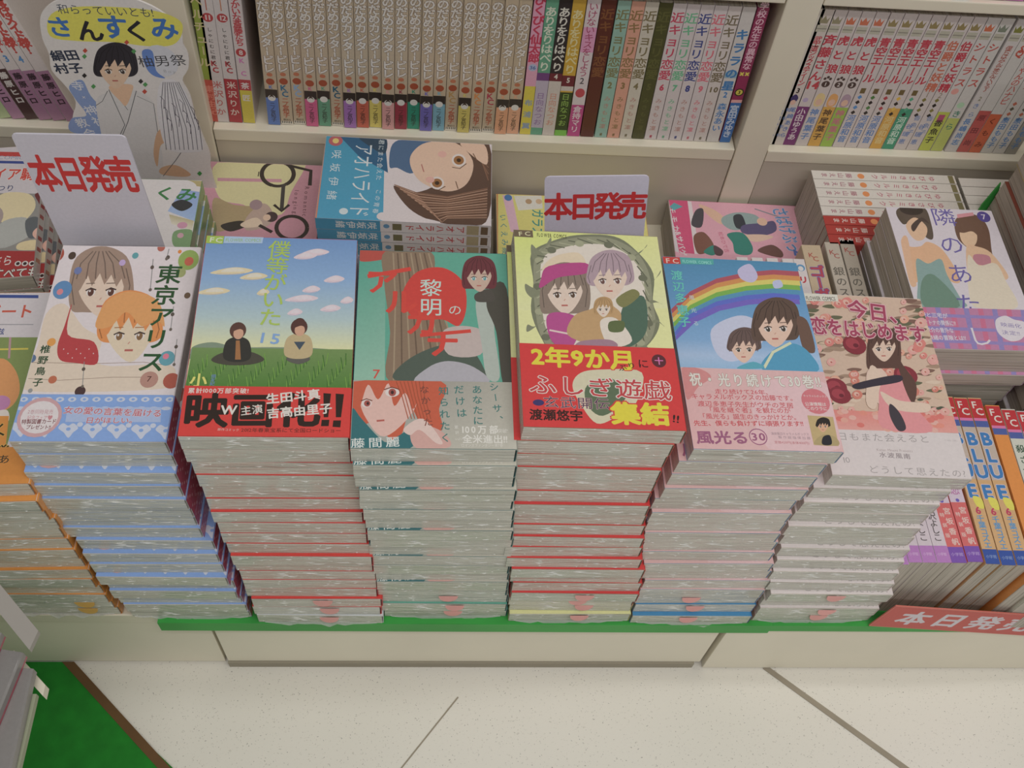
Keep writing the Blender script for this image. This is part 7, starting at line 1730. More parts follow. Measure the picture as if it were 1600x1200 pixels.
CUT = [['S','d4cc50',[[18.8,296.1],[49.3,305.9],[105.2,305.8],[130.5,297.1],[131.9,283.4],[120.4,268.6],[96.6,265.8],[68.3,268.5],[33.6,267.9],[10.8,272.3]]],
['S','8094c0',[[11.9,214.1],[26.2,222.6],[29.6,203.3],[38.7,183.7],[45.3,159.0],[21.4,151.7],[-2.6,156.4],[3.3,173.5],[18.9,178.5],[13.7,198.4]]],
['T','和らっていいとも!','h',[30.5,302.1],[109.0,302.7],11.17,'3c4658',0.0,None,0.05,1,0],
['T','さ','h',[22.2,282.7],[22.8,282.7],23.9,'3c6cb0',0.045,None,0.05,1,0],
['T','ん','h',[48.2,280.0],[48.8,280.0],25.23,'24242c',0.045,None,0.05,1,0],
['T','す','h',[70.6,285.4],[71.2,285.5],28.06,'3c6cb0',0.045,None,0.05,1,0],
['T','く','h',[90.4,282.4],[91.0,282.4],24.84,'24242c',0.045,None,0.05,1,0],
['T','み','h',[115.9,286.6],[116.5,286.7],26.31,'3c6cb0',0.045,None,0.05,1,0],
['T','絹田','h',[11.3,250.1],[24.5,251.6],12.69,'2c3448',0.05,None,0.05,1,0],
['T','村子','h',[10.7,235.3],[24.1,236.8],12.62,'2c3448',0.05,None,0.05,1,0],
['T','寺','h',[20.1,215.3],[20.7,215.3],12.11,'dcdce4',0.02,None,0.05,1,0],
['T','×','h',[22.4,201.3],[23.0,201.3],7.12,'dcdce4',0,None,0.05,1,0],
['T','神社×','v',[25.0,185.4],[33.1,158.3],12.94,'dcdce4',0.02,None,0.05,1,0],
['T','教会','v',[11.8,168.2],[15.9,154.8],12.94,'dcdce4',0.02,None,0.05,1,0],
['S','c8c4c4',[[32.5,195.5],[46.6,208.2],[70.2,213.4],[87.4,200.1],[85.2,165.4],[73.0,93.1],[14.4,70.9],[26.1,145.1]]],
['L','5c5c60',0.57,[[47.2,210.5],[39.1,197.4],[31.4,191.4]]],
['L','5c5c60',0.71,[[48.8,212.2],[53.7,167.9],[46.2,154.8]]],
['L','5c5c60',0.71,[[74.8,212.1],[57.8,172.3],[46.4,150.5]]],
['L','5c5c60',0.57,[[74.0,205.7],[88.0,196.9],[82.4,139.3]]],
['L','5c5c60',0.57,[[52.5,212.4],[61.2,187.3]]],
['S','e0b898',[[49.7,216.1],[71.7,219.7],[69.9,209.4],[60.7,193.0],[56.4,198.4]]],
['S','2c2830',[[41.7,241.1],[51.5,260.3],[68.3,268.5],[82.5,262.0],[82.8,240.8],[78.2,231.6],[68.9,228.5],[48.3,227.4],[40.2,229.5]]],
['S','e2c0a4',[[49.0,246.5],[66.2,259.9],[77.4,248.1],[71.6,230.0],[56.3,213.9],[46.6,228.6]]],
['P','2c2830',[[42.3,230.9],[43.9,243.7],[51.7,258.6],[63.9,266.6],[73.8,267.2],[81.4,258.8],[80.7,243.3],[76.5,231.5],[76.0,245.5],[71.3,238.9],[70.2,248.2],[63.9,240.3],[63.2,248.8],[55.5,238.8],[55.1,246.9],[47.7,236.3]]],
['L','1f1c22',0.68,[[62.5,264.6],[52.7,255.4],[47.0,243.9]]],
['L','1f1c22',0.63,[[64.5,264.7],[57.7,255.7],[53.2,244.2]]],
['L','1f1c22',0.67,[[66.3,264.8],[62.6,256.0],[59.3,244.6]]],
['L','1f1c22',0.67,[[68.4,264.9],[68.0,256.3],[65.9,245.0]]],
['L','1f1c22',0.67,[[70.3,265.0],[72.9,256.6],[72.0,245.3]]],
['L','1f1c22',0.68,[[72.3,265.1],[78.0,256.9],[78.2,245.6]]],
['L','1f1c22',0.73,[[48.3,251.5],[42.4,238.6],[42.1,230.9]]],
['L','1f1c22',0.68,[[80.6,253.3],[80.3,240.7],[77.0,232.8]]],
['E','f0e8e4',53.8,234.1,3.1,2.7,0.0],
['E','403430',53.8,234.1,1.9,2.8,0.0],
['E','e8e0dc',53.4,235.1,0.6,0.8,0.17],
['L','403430',1.01,[[50.6,235.2],[54.6,237.4],[57.7,236.1]]],
['L','1f1c22',0.73,[[52.4,240.7],[58.1,241.2]]],
['E','f0e8e4',66.9,234.8,3.1,2.7,0.17],
['E','403430',66.9,234.8,2.0,2.8,0.17],
['E','e8e0dc',66.5,235.8,0.6,0.9,0.17],
['L','403430',1.02,[[63.7,235.9],[67.6,238.1],[70.8,236.9]]],
['L','1f1c22',0.73,[[65.4,241.4],[71.2,242.0]]],
['L','c09080',0.68,[[59.8,230.3],[58.1,228.4]]],
['L','b06058',1.7,[[54.8,223.3],[60.2,223.6]]],
['S','c8a080',[[83.1,158.4],[92.9,165.8],[95.9,155.7],[89.0,146.7],[82.4,139.3],[74.2,111.8],[74.0,130.0]]],
['S','c8a080',[[77.8,110.2],[93.8,114.7],[106.8,102.4],[97.3,98.1],[75.9,100.8]]],
['L','5c5c60',0.65,[[77.3,98.0],[95.2,122.1],[104.4,136.0]]],
['E','c4c4cc',106.1,249.6,15.6,18.1,0.0],
['S','6080c0',[[90.6,259.7],[100.1,260.2],[99.0,238.0],[105.6,229.3],[95.3,231.7],[90.2,241.3]]],
['T','柚男祭','h',[91.6,248.0],[121.8,251.2],13.81,'3c3c40',0.0,None,0.05,1,0],
['T','Boy','h',[107.3,237.7],[115.6,237.4],4.99,'a0a0a4',0,None,0.05,1,0],
['S','d0ccd0',[[101.0,224.4],[112.6,228.1],[121.2,216.2],[124.2,192.4],[127.1,143.4],[113.7,133.8],[89.9,137.9],[88.2,173.9],[93.7,206.8]]],
['L','54505c',0.63,[[102.8,224.5],[95.8,198.9],[91.6,165.7],[88.2,136.1]]],
['L','54505c',0.68,[[104.6,224.6],[98.6,194.2],[96.1,166.0],[92.8,136.3]]],
['L','54505c',0.64,[[106.5,224.7],[101.3,189.5],[100.5,166.2],[97.4,136.5]]],
['L','54505c',0.64,[[108.3,224.8],[107.0,199.5],[105.0,166.4],[101.9,136.8]]],
['L','54505c',0.63,[[110.1,224.9],[109.8,194.9],[109.5,166.7],[106.5,137.0]]],
['L','54505c',0.64,[[112.0,225.0],[112.6,190.1],[114.0,166.9],[111.1,137.3]]],
['L','54505c',0.64,[[113.8,225.1],[118.2,200.2],[118.4,167.2],[115.7,137.5]]],
['L','54505c',0.63,[[115.6,225.2],[121.1,195.5],[122.9,167.4],[120.3,137.7]]],
['L','54505c',0.68,[[117.4,225.3],[123.9,190.8],[127.4,167.6],[124.9,138.0]]],
['L','54505c',0.64,[[96.2,206.9],[99.0,202.3],[96.7,190.9]]],
['L','54505c',0.68,[[97.2,193.4],[99.9,188.6],[97.6,177.0]]],
['L','54505c',0.68,[[98.1,179.5],[100.9,174.6],[98.6,162.7]]],
['L','54505c',0.63,[[105.6,198.7],[108.4,194.0],[106.2,182.4]]],
['L','54505c',0.64,[[106.7,184.9],[109.5,180.1],[107.2,168.2]]],
['L','54505c',0.64,[[114.0,203.9],[116.8,199.3],[114.7,187.8]]],
['L','54505c',0.72,[[115.1,190.3],[118.0,185.5],[115.8,173.8]]],
['L','54505c',0.63,[[116.3,176.3],[119.2,171.4],[117.0,159.4]]],
['L','54505c',0.64,[[123.6,195.6],[126.5,190.9],[124.4,179.2]]],
['L','54505c',0.68,[[124.8,181.7],[127.7,176.9],[125.7,165.0]]],
['P','b84838',[[36.0,257.3],[39.1,260.4],[40.7,257.6],[37.5,254.5]]],
['P','4c9050',[[33.6,250.6],[36.8,253.7],[38.3,250.9],[35.2,247.8]]],
['P','b84838',[[76.4,268.9],[79.5,271.9],[81.1,269.2],[78.1,266.2]]],
['P','4c9050',[[32.7,215.2],[35.9,218.5],[37.5,215.5],[34.3,212.2]]],
['P','4c9050',[[82.6,220.3],[85.8,223.5],[87.5,220.6],[84.4,217.3]]],
['P','b84838',[[80.1,211.6],[83.3,214.9],[85.1,211.8],[81.9,208.5]]],
['P','302c2c',[[79.2,224.0],[82.3,227.2],[84.1,224.2],[81.0,221.0]]],
['P','4c9050',[[80.6,259.1],[83.6,262.2],[85.3,259.4],[82.3,256.3]]],
['P','302c2c',[[27.6,228.0],[30.8,231.2],[32.4,228.2],[29.2,225.0]]],
['P','3c8c44',[[113.6,103.7],[117.0,107.6],[119.0,104.0],[115.7,100.0]]]]
# ---------------------------------------------------------------- the setting
PX = .846                                   # plane of the shelf fronts
tag(box('floor', -1.6, 2.2, -1.6, 1.4, -.02, 0, M_FLOOR), kind='structure')
mat = prism('floor_mat', [(-.364, .350), (-.2405, .2482), (-.02, .03), (-.3, -.5), (-1.3, -.5), (-1.3, .350)], .0005, .003, M_CARPET)
tag(mat, 'dark green floor mat with brown edging in the lower left corner', 'floor mat')
prism('edging', [(-.364, .350), (-.02, .03), (-.014, .036), (-.352, .350)], .0005, .0036, M_BROWN, mat)
# tile joints as thin recess strips in the floor
j = prism('trim_floor_joint', [(.349, .345), (.353, .349), (.64, .117), (.636, .112)], .0002, .0010, M_SEAM); tag(j, kind='structure')
j = prism('trim_floor_joint', [(.030, .316), (.031, .315), (-.061, .199), (-.062, .200)], .0002, .0006, M_SEAM); tag(j, kind='structure')
# base plinths of the display
def plinth(x0, x1, y0, z0, label):
    p = empty('display_plinth', (0, 0, 0)); tag(p, label, 'plinth', 'white base units under the stacks')
    box('front_panel', x0, x1, y0, y0+.018, z0, .112, M_BEIGE, bev=.0008, parent=p)
    box('base_board', x0, x1, y0-.001, .86, .1125, .13, M_LIP, bev=.001, parent=p)
    return p
plinth(-1.2, -.2035, .3505, .004, 'beige base unit at far left, its front panel reaching the dark floor mat')
p = plinth(-.1995, .2795, .3480, .013, 'beige base unit in the middle with a recessed grey toe strip')
box('toe_strip', -.1995, .2735, .3462, .365, 0, .0125, M_TOE, parent=p)
box('side_gap', .2798, .2838, .356, .372, .004, .112, M_DARK, parent=p)
plinth(.2842, 1.3, .3455, .002, 'beige base unit at right beside the red card')
g = empty('green_liner', (0, 0, 0)); tag(g, 'green vinyl liner edging the base under the front stacks', 'shelf liner')
prism('top_sheet', [(-.2435, .3434), (.3215, .3434), (.3215, .40), (-.2435, .40)], .1302, .1308, M_GREEN, g)
box('hanging_edge', -.2435, .3215, .3424, .3434, .1120, .1309, M_GREEN, parent=g)
prism('top_sheet', [(.3217, .3436), (.72, .3436), (.72, .40), (.3217, .40)], .1302, .1306, M_GREEN, g)
box('hanging_edge', .3217, .72, .3426, .3436, .1165, .1307, M_GREEN, parent=g)
# bookcases behind
def bookcase(x0, x1, label, up=True, zs=.256):
    c = empty('bookcase_bay', (0, 0, 0)); tag(c, label, 'bookcase', 'cream bookcase bays behind the display')
    box('fascia', x0, x1, PX, PX+.016, .13, zs-.0165, M_BEIGE2, bev=.0006, parent=c)
    box('shelf', x0, x1, PX-.001, 1.06, zs-.016, zs, M_LIP, bev=.0012, parent=c)
    box('back_panel', x0, x1, 1.06, 1.07, .13, .72, M_BEIGE2, parent=c)
    if up: box('shelf', x0, x1, PX-.001, 1.06, .444, .456, M_LIP, bev=.0012, parent=c)
    return c
bookcase(-1.0, -.2835, 'cream bookcase bay at far left behind the cut-out', up=False, zs=.248)
bookcase(-.2425, .3265, 'cream bookcase bay in the middle holding the tan spines')
bookcase(.3640, 1.2, 'cream bookcase bay at right holding slim white spines')
for x0, x1, lb in [(-.2825, -.2435, 'cream upright behind the young man cut-out'), (.3275, .3630, 'cream upright beside the blue-footed last spine')]:
    u = empty('bookcase_upright', (0, 0, 0)); tag(u, lb, 'upright', 'uprights between bookcase bays')
    box('side_board', x0, x1, PX-.002, 1.07, .13, .72, M_LIP, bev=.0015, parent=u)
    box('seam', x1, x1+.0009, PX+.002, PX+.012, .13, .24, M_DARK, parent=u)
ORD = 'topmost second third fourth fifth sixth seventh eighth ninth tenth eleventh twelfth thirteenth fourteenth fifteenth sixteenth seventeenth eighteenth nineteenth twentieth'.split()
def slip(book, x, z, m=M_SLIP, r=.0085, hh=.012):
    pts = [(-r, 0)] + [(r*math.cos(a), -hh*math.sin(a)) for a in [math.pi - math.pi*i/10 for i in range(11)]][::1]
    vs = [(x+a, -.0886, z+b) for a, b in pts] + [(x+a, -.0882, z+b) for a, b in pts]; n = len(pts)
    me = bpy.data.meshes.new('order_slip'); me.from_pydata(vs, [], [tuple(range(n)), tuple(range(n, 2*n))] + [(i, (i+1) % n, n+(i+1) % n, n+i) for i in range(n)]); me.materials.append(m)
    return link('order_slip', me, book)
def film(book, x0, x1, seed):
    rn = random.Random(seed); n = 14; vs = []; fs = []
    for i in range(n+1):
        x = x0 + (x1-x0)*i/n; d = rn.uniform(.001, .010)*math.sin(math.pi*i/n) + .0005
        vs += [(x, -.0875, .003), (x, -.0880-d*.25, .003-d*.75)]
    fs = [(2*i, 2*i+1, 2*i+3, 2*i+2) for i in range(n)]
    me = bpy.data.meshes.new('torn_film'); me.from_pydata(vs, [], fs); me.materials.append(M_FILM)
    so = link('torn_film', me, book); md = so.modifiers.new('s', 'SOLIDIFY'); md.thickness = .0002; return so
def stack(bk, n, top, base, yaw, tx, ty, strips, topl, lowl, grp, jit=.0011, bottom=None, z0=.1312, steps=None):
    rn = random.Random(grp); t = (top[2]-z0)/n; books = []; off = 0
    for k in range(n):
        f = k/max(1, n-1); e = (1-f)
        if k in strips: off += strips[k]*.001
        else: off = off*.6 - .0004
        x = top[0]*e + base[0]*f + (rn.uniform(-jit, jit) if k else 0); y = top[1]*e + base[1]*f - off*.75 + (rn.uniform(-jit, jit)*.12 if k else 0)
        if steps: x += steps.get(k, 0)
        b = (bottom if bottom and k in bottom['at'] else None)
        bb = bottom['book'] if b else bk
        z = top[2] - (k+1)*t
        sx, sy = ty*e, tx*e; X = Vector((1, 0, sx)).normalized(); Yv = Vector((0, 1, sy)); Z = X.cross(Yv).normalized(); Yv = Z.cross(X)
        a = yaw*e + (rn.uniform(-.006, .006) if k else 0)
        M = Matrix.Rotation(a, 3, 'Z') if abs(sx)+abs(sy) < 1e-4 else Matrix((X, Yv, Z)).transposed() @ Matrix.Rotation(a, 3, 'Z')
        M = M.to_4x4(); M.translation = Vector((x, y, z + .00005))
        r = bb.make((0, 0, 0), M=M)
        tag(r, topl if k == 0 else lowl % ORD[k], 'book', grp); books.append(r)
    return books
T = .0168
def cvbook(key, t, col, bh=None, bcol=None, sops=None, pm=None, bsp=None):
    c = CV[key]; return Book(c['w']/1000, c['d']/1000, t, col, c['ops'], c['band'] if bh else None, c['bh']/1000 if bh else None, bcol, sops=sops, pm=pm, bsp=bsp)
bk = cvbook('alice', .01665, 'cfc6c8', .047, '7f9fd6', bsp=[['P', 'b04660', [[0, 0], [16.6, 0], [16.6, 38], [0, 38]]]] + [['E', 'd8a8b0', 3+(i*5) % 11, 4+i*3.6, 1, 1.4, 0] for i in range(9)])
s1 = stack(bk, 17, (-.235, .451, .4145), (-.2125, .4385), .001, .019, .026, {2: 6, 3: 1.2, 4: 1.5, 7: 1.5, 8: 2.4, 9: 4.2, 10: .8, 11: 4.6, 13: 2.6, 15: 1},
  'white comic titled in green with a blue lace band, on top of its stack', 'film-wrapped comic with blue lace band, %s from the top of the lace-banded stack', 'comics in the blue lace banded stack', steps={k: -.001*k for k in range(8)})
bk = cvbook('meadow', .0173, 'b83038', .046, 'cf3832', sops=[['P', 'd8d4d0', [[0, 47], [17.3, 47], [17.3, 174], [0, 174]]]])
nb = cvbook('meadow', .0173, 'c8ccd0')
s2 = stack(bk, 18, (-.115, .441, .4415), (-.0975, .4385), .030, .014, -.030, {3: .8, 5: .9, 6: 2.6, 7: .6, 8: .6, 9: .8, 10: 3.4, 12: .5, 13: .4, 14: .6, 15: 2.8, 16: .6, 17: 1.2},
  'blue sky and meadow comic with a red band, on top of its stack', 'red banded comic in clear film, %s from the top of the meadow stack', 'comics in the meadow cover stack', bottom=dict(at=[17], book=nb))
bk = cvbook('teal', .0171, '2c6c70', .046, 'a0a098', sops=[['P', 'a8a8a0', [[0, 0], [17, 0], [17, 46], [0, 46]]]])
nb = cvbook('teal', .0171, '2c6c70')
s3 = stack(bk, 18, (-.0015, .435, .4385), (.0145, .4385), .022, .003, -.018, {1: 4.6, 3: 3.4, 5: .8, 7: 3.2, 10: 2.2, 11: .5, 13: 2.4, 16: 3.2},
  'teal comic with red katakana title and grey band, on top of its stack', 'grey banded teal comic in clear film, %s from the top of the teal stack', 'comics in the teal cover stack', bottom=dict(at=[16, 17], book=nb))
bk = cvbook('wreath', .01695, '8c7c64', .048, 'cc3434', sops=[['P', 'c43434', [[0, 0], [17, 0], [17, 48], [0, 48]]]])
nb = cvbook('wreath', .01695, 'd8d488', sops=[['P', '6c5848', [[0, 0], [17, 0], [17, 174], [0, 174]]]])
s4 = stack(bk, 19, (.1135, .445, .4535), (.128, .4385), .016, .015, -.040, {1: .6, 3: 1.6, 5: .8, 6: 2.8, 8: 1.2, 9: 2.6, 10: .9, 11: 2.6, 12: 2.2, 14: .7, 15: 3.0, 18: 4},
  'pale yellow comic with a wreath cover and red band, topmost of its stack', 'red banded yellow comic in clear film, %s from the top of the wreath stack', 'comics in the wreath cover stack', bottom=dict(at=[17, 18], book=nb), steps={1: -.006, 2: -.008, 3: -.010, 4: -.011, 5: -.0115, 6: -.0115, 7: -.011, 8: -.010, 9: -.009, 10: -.007, 11: -.005, 12: -.001, 13: 0})
bk = cvbook('rainbow', .0172, '5c90b8', .051, 'cfaeb0')
nb = cvbook('rainbow', .0172, '3c84b4', sops=[['P', 'b03830', [[0, 0], [17, 0], [17, 174], [0, 174]]]])
s5 = stack(bk, 17, (.2345, .449, .423), (.241, .4385), .030, .025, -.060, {2: .5, 3: 2.4, 5: 3.2, 7: 1.4, 9: 1.2, 10: 3.0, 12: 1.5, 13: 1.0, 15: 1.0, 16: 5},
  'blue rainbow comic with a pale pink band, topmost of its stack', 'pink banded blue comic in clear film, %s from the top of the rainbow stack', 'comics in the rainbow cover stack', bottom=dict(at=[15, 16], book=nb), steps={1: -.006, 2: -.009, 3: -.012, 4: -.014, 5: -.015, 6: -.015, 7: -.014, 8: -.012, 9: -.010, 10: -.007, 11: -.003})
bk = cvbook('roses', .0171, 'd8c8c0', .052, 'cdc3c3')
s6 = stack(bk, 14, (.359, .459, .370), (.356, .4385), -.002, .030, -.030, {1: .6, 2: 2.4, 4: 3.2, 6: 2.8, 7: 2.4, 8: 2.0, 9: 1.6, 10: 2.4, 12: 1.5},
  'rose patterned comic with a pinkish white band, topmost of its stack', 'white banded comic in clear film, %s from the top of the roses stack', 'comics in the roses cover stack', steps={1: -.010, 2: -.013, 3: -.014, 4: -.014, 5: -.012, 6: -.010, 7: -.008, 8: -.006, 9: -.004})
bk = cvbook('zero', .017, 'c87830', .04, 'cc8434')
s0 = stack(bk, 14, (-.345, .438, .37), (-.332, .4385), .052, 0, 0, {0: 0, 1: 6, 5: 1.0, 6: 2.2, 8: 4.0, 9: .6, 11: 2.0},
  'orange banded comic with a green cover, topmost at the left edge', 'orange banded comic in clear film, %s from the top at the left edge', 'comics in the orange banded stack')
for st, x, m, cs in [(s0, .030, M_SLIPY, (1, 2)), (s2, .008, M_SLIP, (1, 2, 3)), (s3, .006, M_SLIP, (1, 2, 3)), (s4, .008, M_SLIP, (1, 2, 3, 4)), (s5, -.004, M_SLIP, (1, 2, 3)), (s6, .004, M_SLIP, (1, 2, 4))]:
    for k in cs: slip(st[-k], x + .003*((k*7) % 3 - 1), .0162, m)
for i, st in enumerate((s0, s1, s2, s3, s4, s5, s6)): film(st[-1], -.05, .05, i*5+3)
# ---------------------------------------------------------------- books lying in the row behind
def lay(key, t, col, sops, x, y, ztop, n, yaw, topl, lowl, grp, bh=None, bcol=None, dx=(0, 0), pm=None, jit=.0008):
    bk = cvbook(key, t, col, bh, bcol, sops, pm or M_PAGE2)
    rn = random.Random(grp); t = (ztop-.1302)/n; o = []
    bk2 = bk
    for k in range(n):
        r = bk2.make((x + dx[0]*k + rn.uniform(-jit, jit)*(k > 0), y + dx[1]*k, ztop-(k+1)*t + .0001), (0, 0, math.radians(yaw)))
        tag(r, topl if k == 0 else lowl % ORD[k], 'book', grp); o.append(r)
    return o
ao = [['P', '3c8cb4', [[0, 0], [15, 0], [15, 63], [0, 63]]], ['P', 'd0c8cc', [[0, 63], [15, 63], [15, 172], [0, 172]]], ['P', 'a89878', [[1, 148], [14, 148], [14, 160], [1, 160]]], ['P', '6c5440', [[2, 162], [13, 162], [13, 169], [2, 169]]],
  ['T', '咲坂伊緒', 'v', [7.2, 55], [7.2, 24], 10, 'd4d8e0', .03, None, 0, 1, 0], ['T', 'アオハライド', 'v', [7.2, 142], [7.2, 92], 9.5, 'b83840', .03, None, 0, 1, 0], ['P', '6c6444', [[3, 75], [12, 75], [12, 84], [3, 84]]], ['E', '5c8cb4', 7, 69, 3, 3, 0]]
lay('ao', .015, 'c8c4cc', ao, -.033, .7515, .285, 10, -91, 'blue and white comic lying sideways, topmost of its stack under the tan spines', 'blue and white spined comic lying sideways, %s down its stack', 'sideways comics with blue and white spines', jit=.0012)
lay('pink', .0166, 'c89aa8', [], -.191, .749, .213, 5, 0, 'pink and cream comic with a big ring design lying behind the meadow stack', 'pink comic lying flat, %s in the pile behind the meadow stack', 'pink comics lying behind the meadow stack')
lay('yellow', .0125, 'c87848', [], .151, .783, .18, 4, -90, 'yellow comic lying sideways behind the white sale card', 'yellow comic lying sideways, %s in the pile behind the sale card', 'yellow comics lying sideways')
lay('saba', .0122, 'c46080', [], .3445, .783, .179, 4, -91, 'pink comic with blue hiragana lying sideways below the right upright', 'pink comic lying sideways, %s in the pile below the right upright', 'pink comics lying sideways')
lay('vamp', .0175, 'd8cccc', [['P', 'd4ccc8', [[0, 0], [17, 0], [17, 174], [0, 174]]]] + [['P', 'b04040', [[3, 20+i*14], [14, 26+i*14], [14, 31+i*14], [3, 25+i*14]]] for i in range(9)], -.443, .702, .27, 8, 9, 'white comic numbered 14 with red title at the left edge', 'red and white spined comic, %s down the stack at left edge', 'red and white comics at the left edge', bh=None, dx=(.004, 0))
lay('san', .0187, '6c9060', [['P', '5c8c54', [[0, 0], [19, 0], [19, 120], [0, 120]]]], -.290, .657, .28, 8, 1, 'thick white comic with green lettering behind the large sale card', 'thick comic with ragged edges, %s down behind the large sale card', 'thick comics behind the large sale card', dx=(.0012, -.001))
lay('tonari', .017, 'cfc8d0', [], .5095, .634, .300, 10, 0, 'white comic with purple title and tartan band, topmost of its stack', 'tartan banded white comic, %s from the top of the purple-titled stack', 'comics in the tartan banded stack', bh=.052, bcol='b87ca0', dx=(.0004, 0))
tonp = [o for o in COL.objects if o.get('group') == 'comics in the tartan banded stack']
for k, o in enumerate(tonp):
    if k == 2: o.location.y -= .004
    if k > 2: o.location.x -= .003 if k < 5 else .008
# dark cover half hidden at the far left
bk = Book(.128, .18, .017, '38342c', [['P', '3a362e', [[0, 0], [128, 0], [128, 180], [0, 180]]], ['T', '桂明', 'h', [70, 168], [86, 168], 12, 'b0aca0', 0, None, 0, 1, 1]], pm=M_PAGE2)
for k in range(6):
    r = bk.make((-.475, .744+.0, .232-(k+1)*.017 + .0001), (0, 0, .05)); tag(r, 'dark comic under the numbered white one at the left edge' if k == 0 else 'dark comic, %s in the hidden pile at the left edge' % ORD[k], 'book', 'dark comics at the left edge')
    r.location.x = -.575
# ---------------------------------------------------------------- spines
def sp(t, base, segs, txts, h=.174, w=.112, mat=None, pm=None, extra=None):
    tm = t*1000; ops = [['P', base, [[.1, 0], [tm-.1, 0], [tm-.1, h*1000], [.1, h*1000]]]]
    for v0, v1, c in segs: ops.append(['P', c, [[.1, v0], [tm-.1, v0], [tm-.1, v1], [.1, v1]]])
    if extra: ops += extra(tm)
    for tx in txts:
        s, v0, v1, size, c = tx[:5]; wt = (tx[5] if len(tx) > 5 else .02)*1.3 + .012; size *= 1.1; ol = tx[6] if len(tx) > 6 else None; xo = tx[7] if len(tx) > 7 else 0
        md = 'h' if len(s) <= 3 and all(ord(q) < 0x2E00 for q in s) else 'v'
        y0, y1 = (v0, v1)
        if md == 'h': ops.append(['T', s, 'h', [tm/2-size*.28*(len(s)-1), v0], [tm/2+size*.28*(len(s)-1), v0], size, c, wt, ol, .06, .85, 0])
        else: ops.append(['T', s, 'v', [tm/2+xo, y0], [tm/2+xo, y1], size, c, wt, ol, .06, 1, 0])
    return Book(w, h, t, base, sops=ops, mat=mat or M_SPN, pm=pm or M_PAGE2)
def stand(b, x, z, lean, label, grp, yf=PX+.010):
    # spine towards the viewer, head up; lean turns it about the y axis
    M = Matrix(((0, 0, -1), (-1, 0, 0), (0, 1, 0))).to_4x4()
    L = Matrix.Rotation(lean, 4, 'Y'); lift = b.t/2*abs(math.sin(lean))
    MM = Matrix.Translation((x, yf + b.w/2, z + .0003)) @ L @ Matrix.Translation((b.t/2, 0, b.h/2 + lift)) @ M
    r = b.make((0, 0, 0), M=MM); tag(r, label, 'book', grp); return r
cache = {}
def getsp(*a, **k):
    key = repr(a) + repr({q: (v.__code__.co_consts if callable(v) else v) for q, v in k.items()})
    if key not in cache: cache[key] = sp(*a, **k)
    return cache[key]
ROWZ = .2562
def lean_at(x): return .042 - .13*(x+.2) if x < .36 else -.0
# tan series
TAN = '%s'
def tan_spine(kind, c, name):
    t = .0130; tm = 13.0
    ex = [['T', 'のだめカンタービレ', 'v', [tm/2, 160], [tm/2, 75], 12, 'e0dad6', .065, '6c5440', .06, 1, 0], ['E', 'a04c30', tm/2, 58, 4.4, 4.2, 0], ['E', 'b87050', tm/2, 67, 3, 2.4, 0]]
    for q in range(20): ex.insert(1, ['L', 'b09c82' if q % 2 else 'c8b498', .5, [[1+(q*5) % 11, 170-q*6], [3+(q*3) % 9, 160-q*6]]])
    if kind == 'k':
        ex += [['T', 'K', 'h', [tm/2-.5, 49.5], [tm/2, 49.5], 10, c, .05, None, 0, 1, 0], ['T', 'C', 'h', [tm/2+.5, 41.5], [tm/2+1, 41.5], 10, c, .05, None, 0, 1, 0], ['T', '二ノ宮知子', 'v', [tm/2, 33], [tm/2, 13], 7, 'b06048', .05, None, 0, 1, 0], ['P', 'dcd4c8', [[.2, 0], [tm-.2, 0], [tm-.2, 4.6], [.2, 4.6]]], ['T', '講談社', 'h', [4, 6.6], [9.6, 6.6], 3, '3c342c', 0, None, 0, 1, 0]]
        ex += [['P', '2c2824', [[1.2+i*1.9, 1.6], [2.1+i*1.9, 1.6], [2.1+i*1.9, 4.6], [1.2+i*1.9, 4.6]]] for i in range(6)]
    else:
        ex += [['P', c, [[.2, 0], [tm-.2, 0], [tm-.2, 47], [.2, 47]]], ['P', '38302c', [[.2, 37], [tm-.2, 37], [tm-.2, 48], [.2, 48]]], ['E', 'd8d4d0', tm/2, 36.5, 4, 4, 0], ['T', '二ノ宮知子', 'v', [tm/2, 28], [tm/2, 7], 5.6, '38302c', .02, None, 0, 1, 0], ['T', 'K', 'h', [tm/2, 51], [tm/2+1, 51], 6, c, .06, None, 0, 1, 0]]
        if name % 3 == 0: ex.append(['S', '403028', [[tm/2-3, 37], [tm/2, 41], [tm/2+3, 37], [tm/2, 38.5]]])
    return sp(t, 'b8a68e', [], [], extra=lambda q: ex)
tans = [('c', '5a78b8', 'blue'), ('k', '2c6c90', ''), ('k', '88a8d0', ''), ('c', 'c85c88', 'hot pink'), ('c', '60987c', 'sage green'), ('k', '1c5c78', ''), ('c', 'a070b4', 'purple'), ('c', 'c0604c', 'brick orange'), ('c', 'd0c060', 'yellow'), ('c', 'd09898', 'salmon pink'), ('c', '983848', 'dark red'), ('c', '2c8c74', 'deep green'), ('c', '7068b4', 'violet'), ('c', '78a8bc', 'light blue'), ('k', 'b08c58', ''), ('c', 'c8b860', 'yellow'), ('k', 'd0884c', ''), ('k', 'b03850', ''), ('c', 'd89c78', 'peach'), ('c', 'd8a080', 'peach')]
x = -.1785; PIT = .01353
for i, (k, c, nm) in enumerate(tans):
    b = tan_spine(k, c, i)
    nb = tans[i-1][2] if i and tans[i-1][2] else ''
    lb = ('tan comic spine with %s foot band, %s of the tan row from the left' % (nm, ORD[i] if i else 'first')) if k == 'c' else ('tan comic spine with letter C and keyboard foot, %s of the tan row' % ORD[i])
    stand(b, x + i*PIT, ROWZ, lean_at(x + i*PIT), lb, 'tan spined comics on the shelf', yf=PX+.010+.0012*((i*7) % 3 - 1))
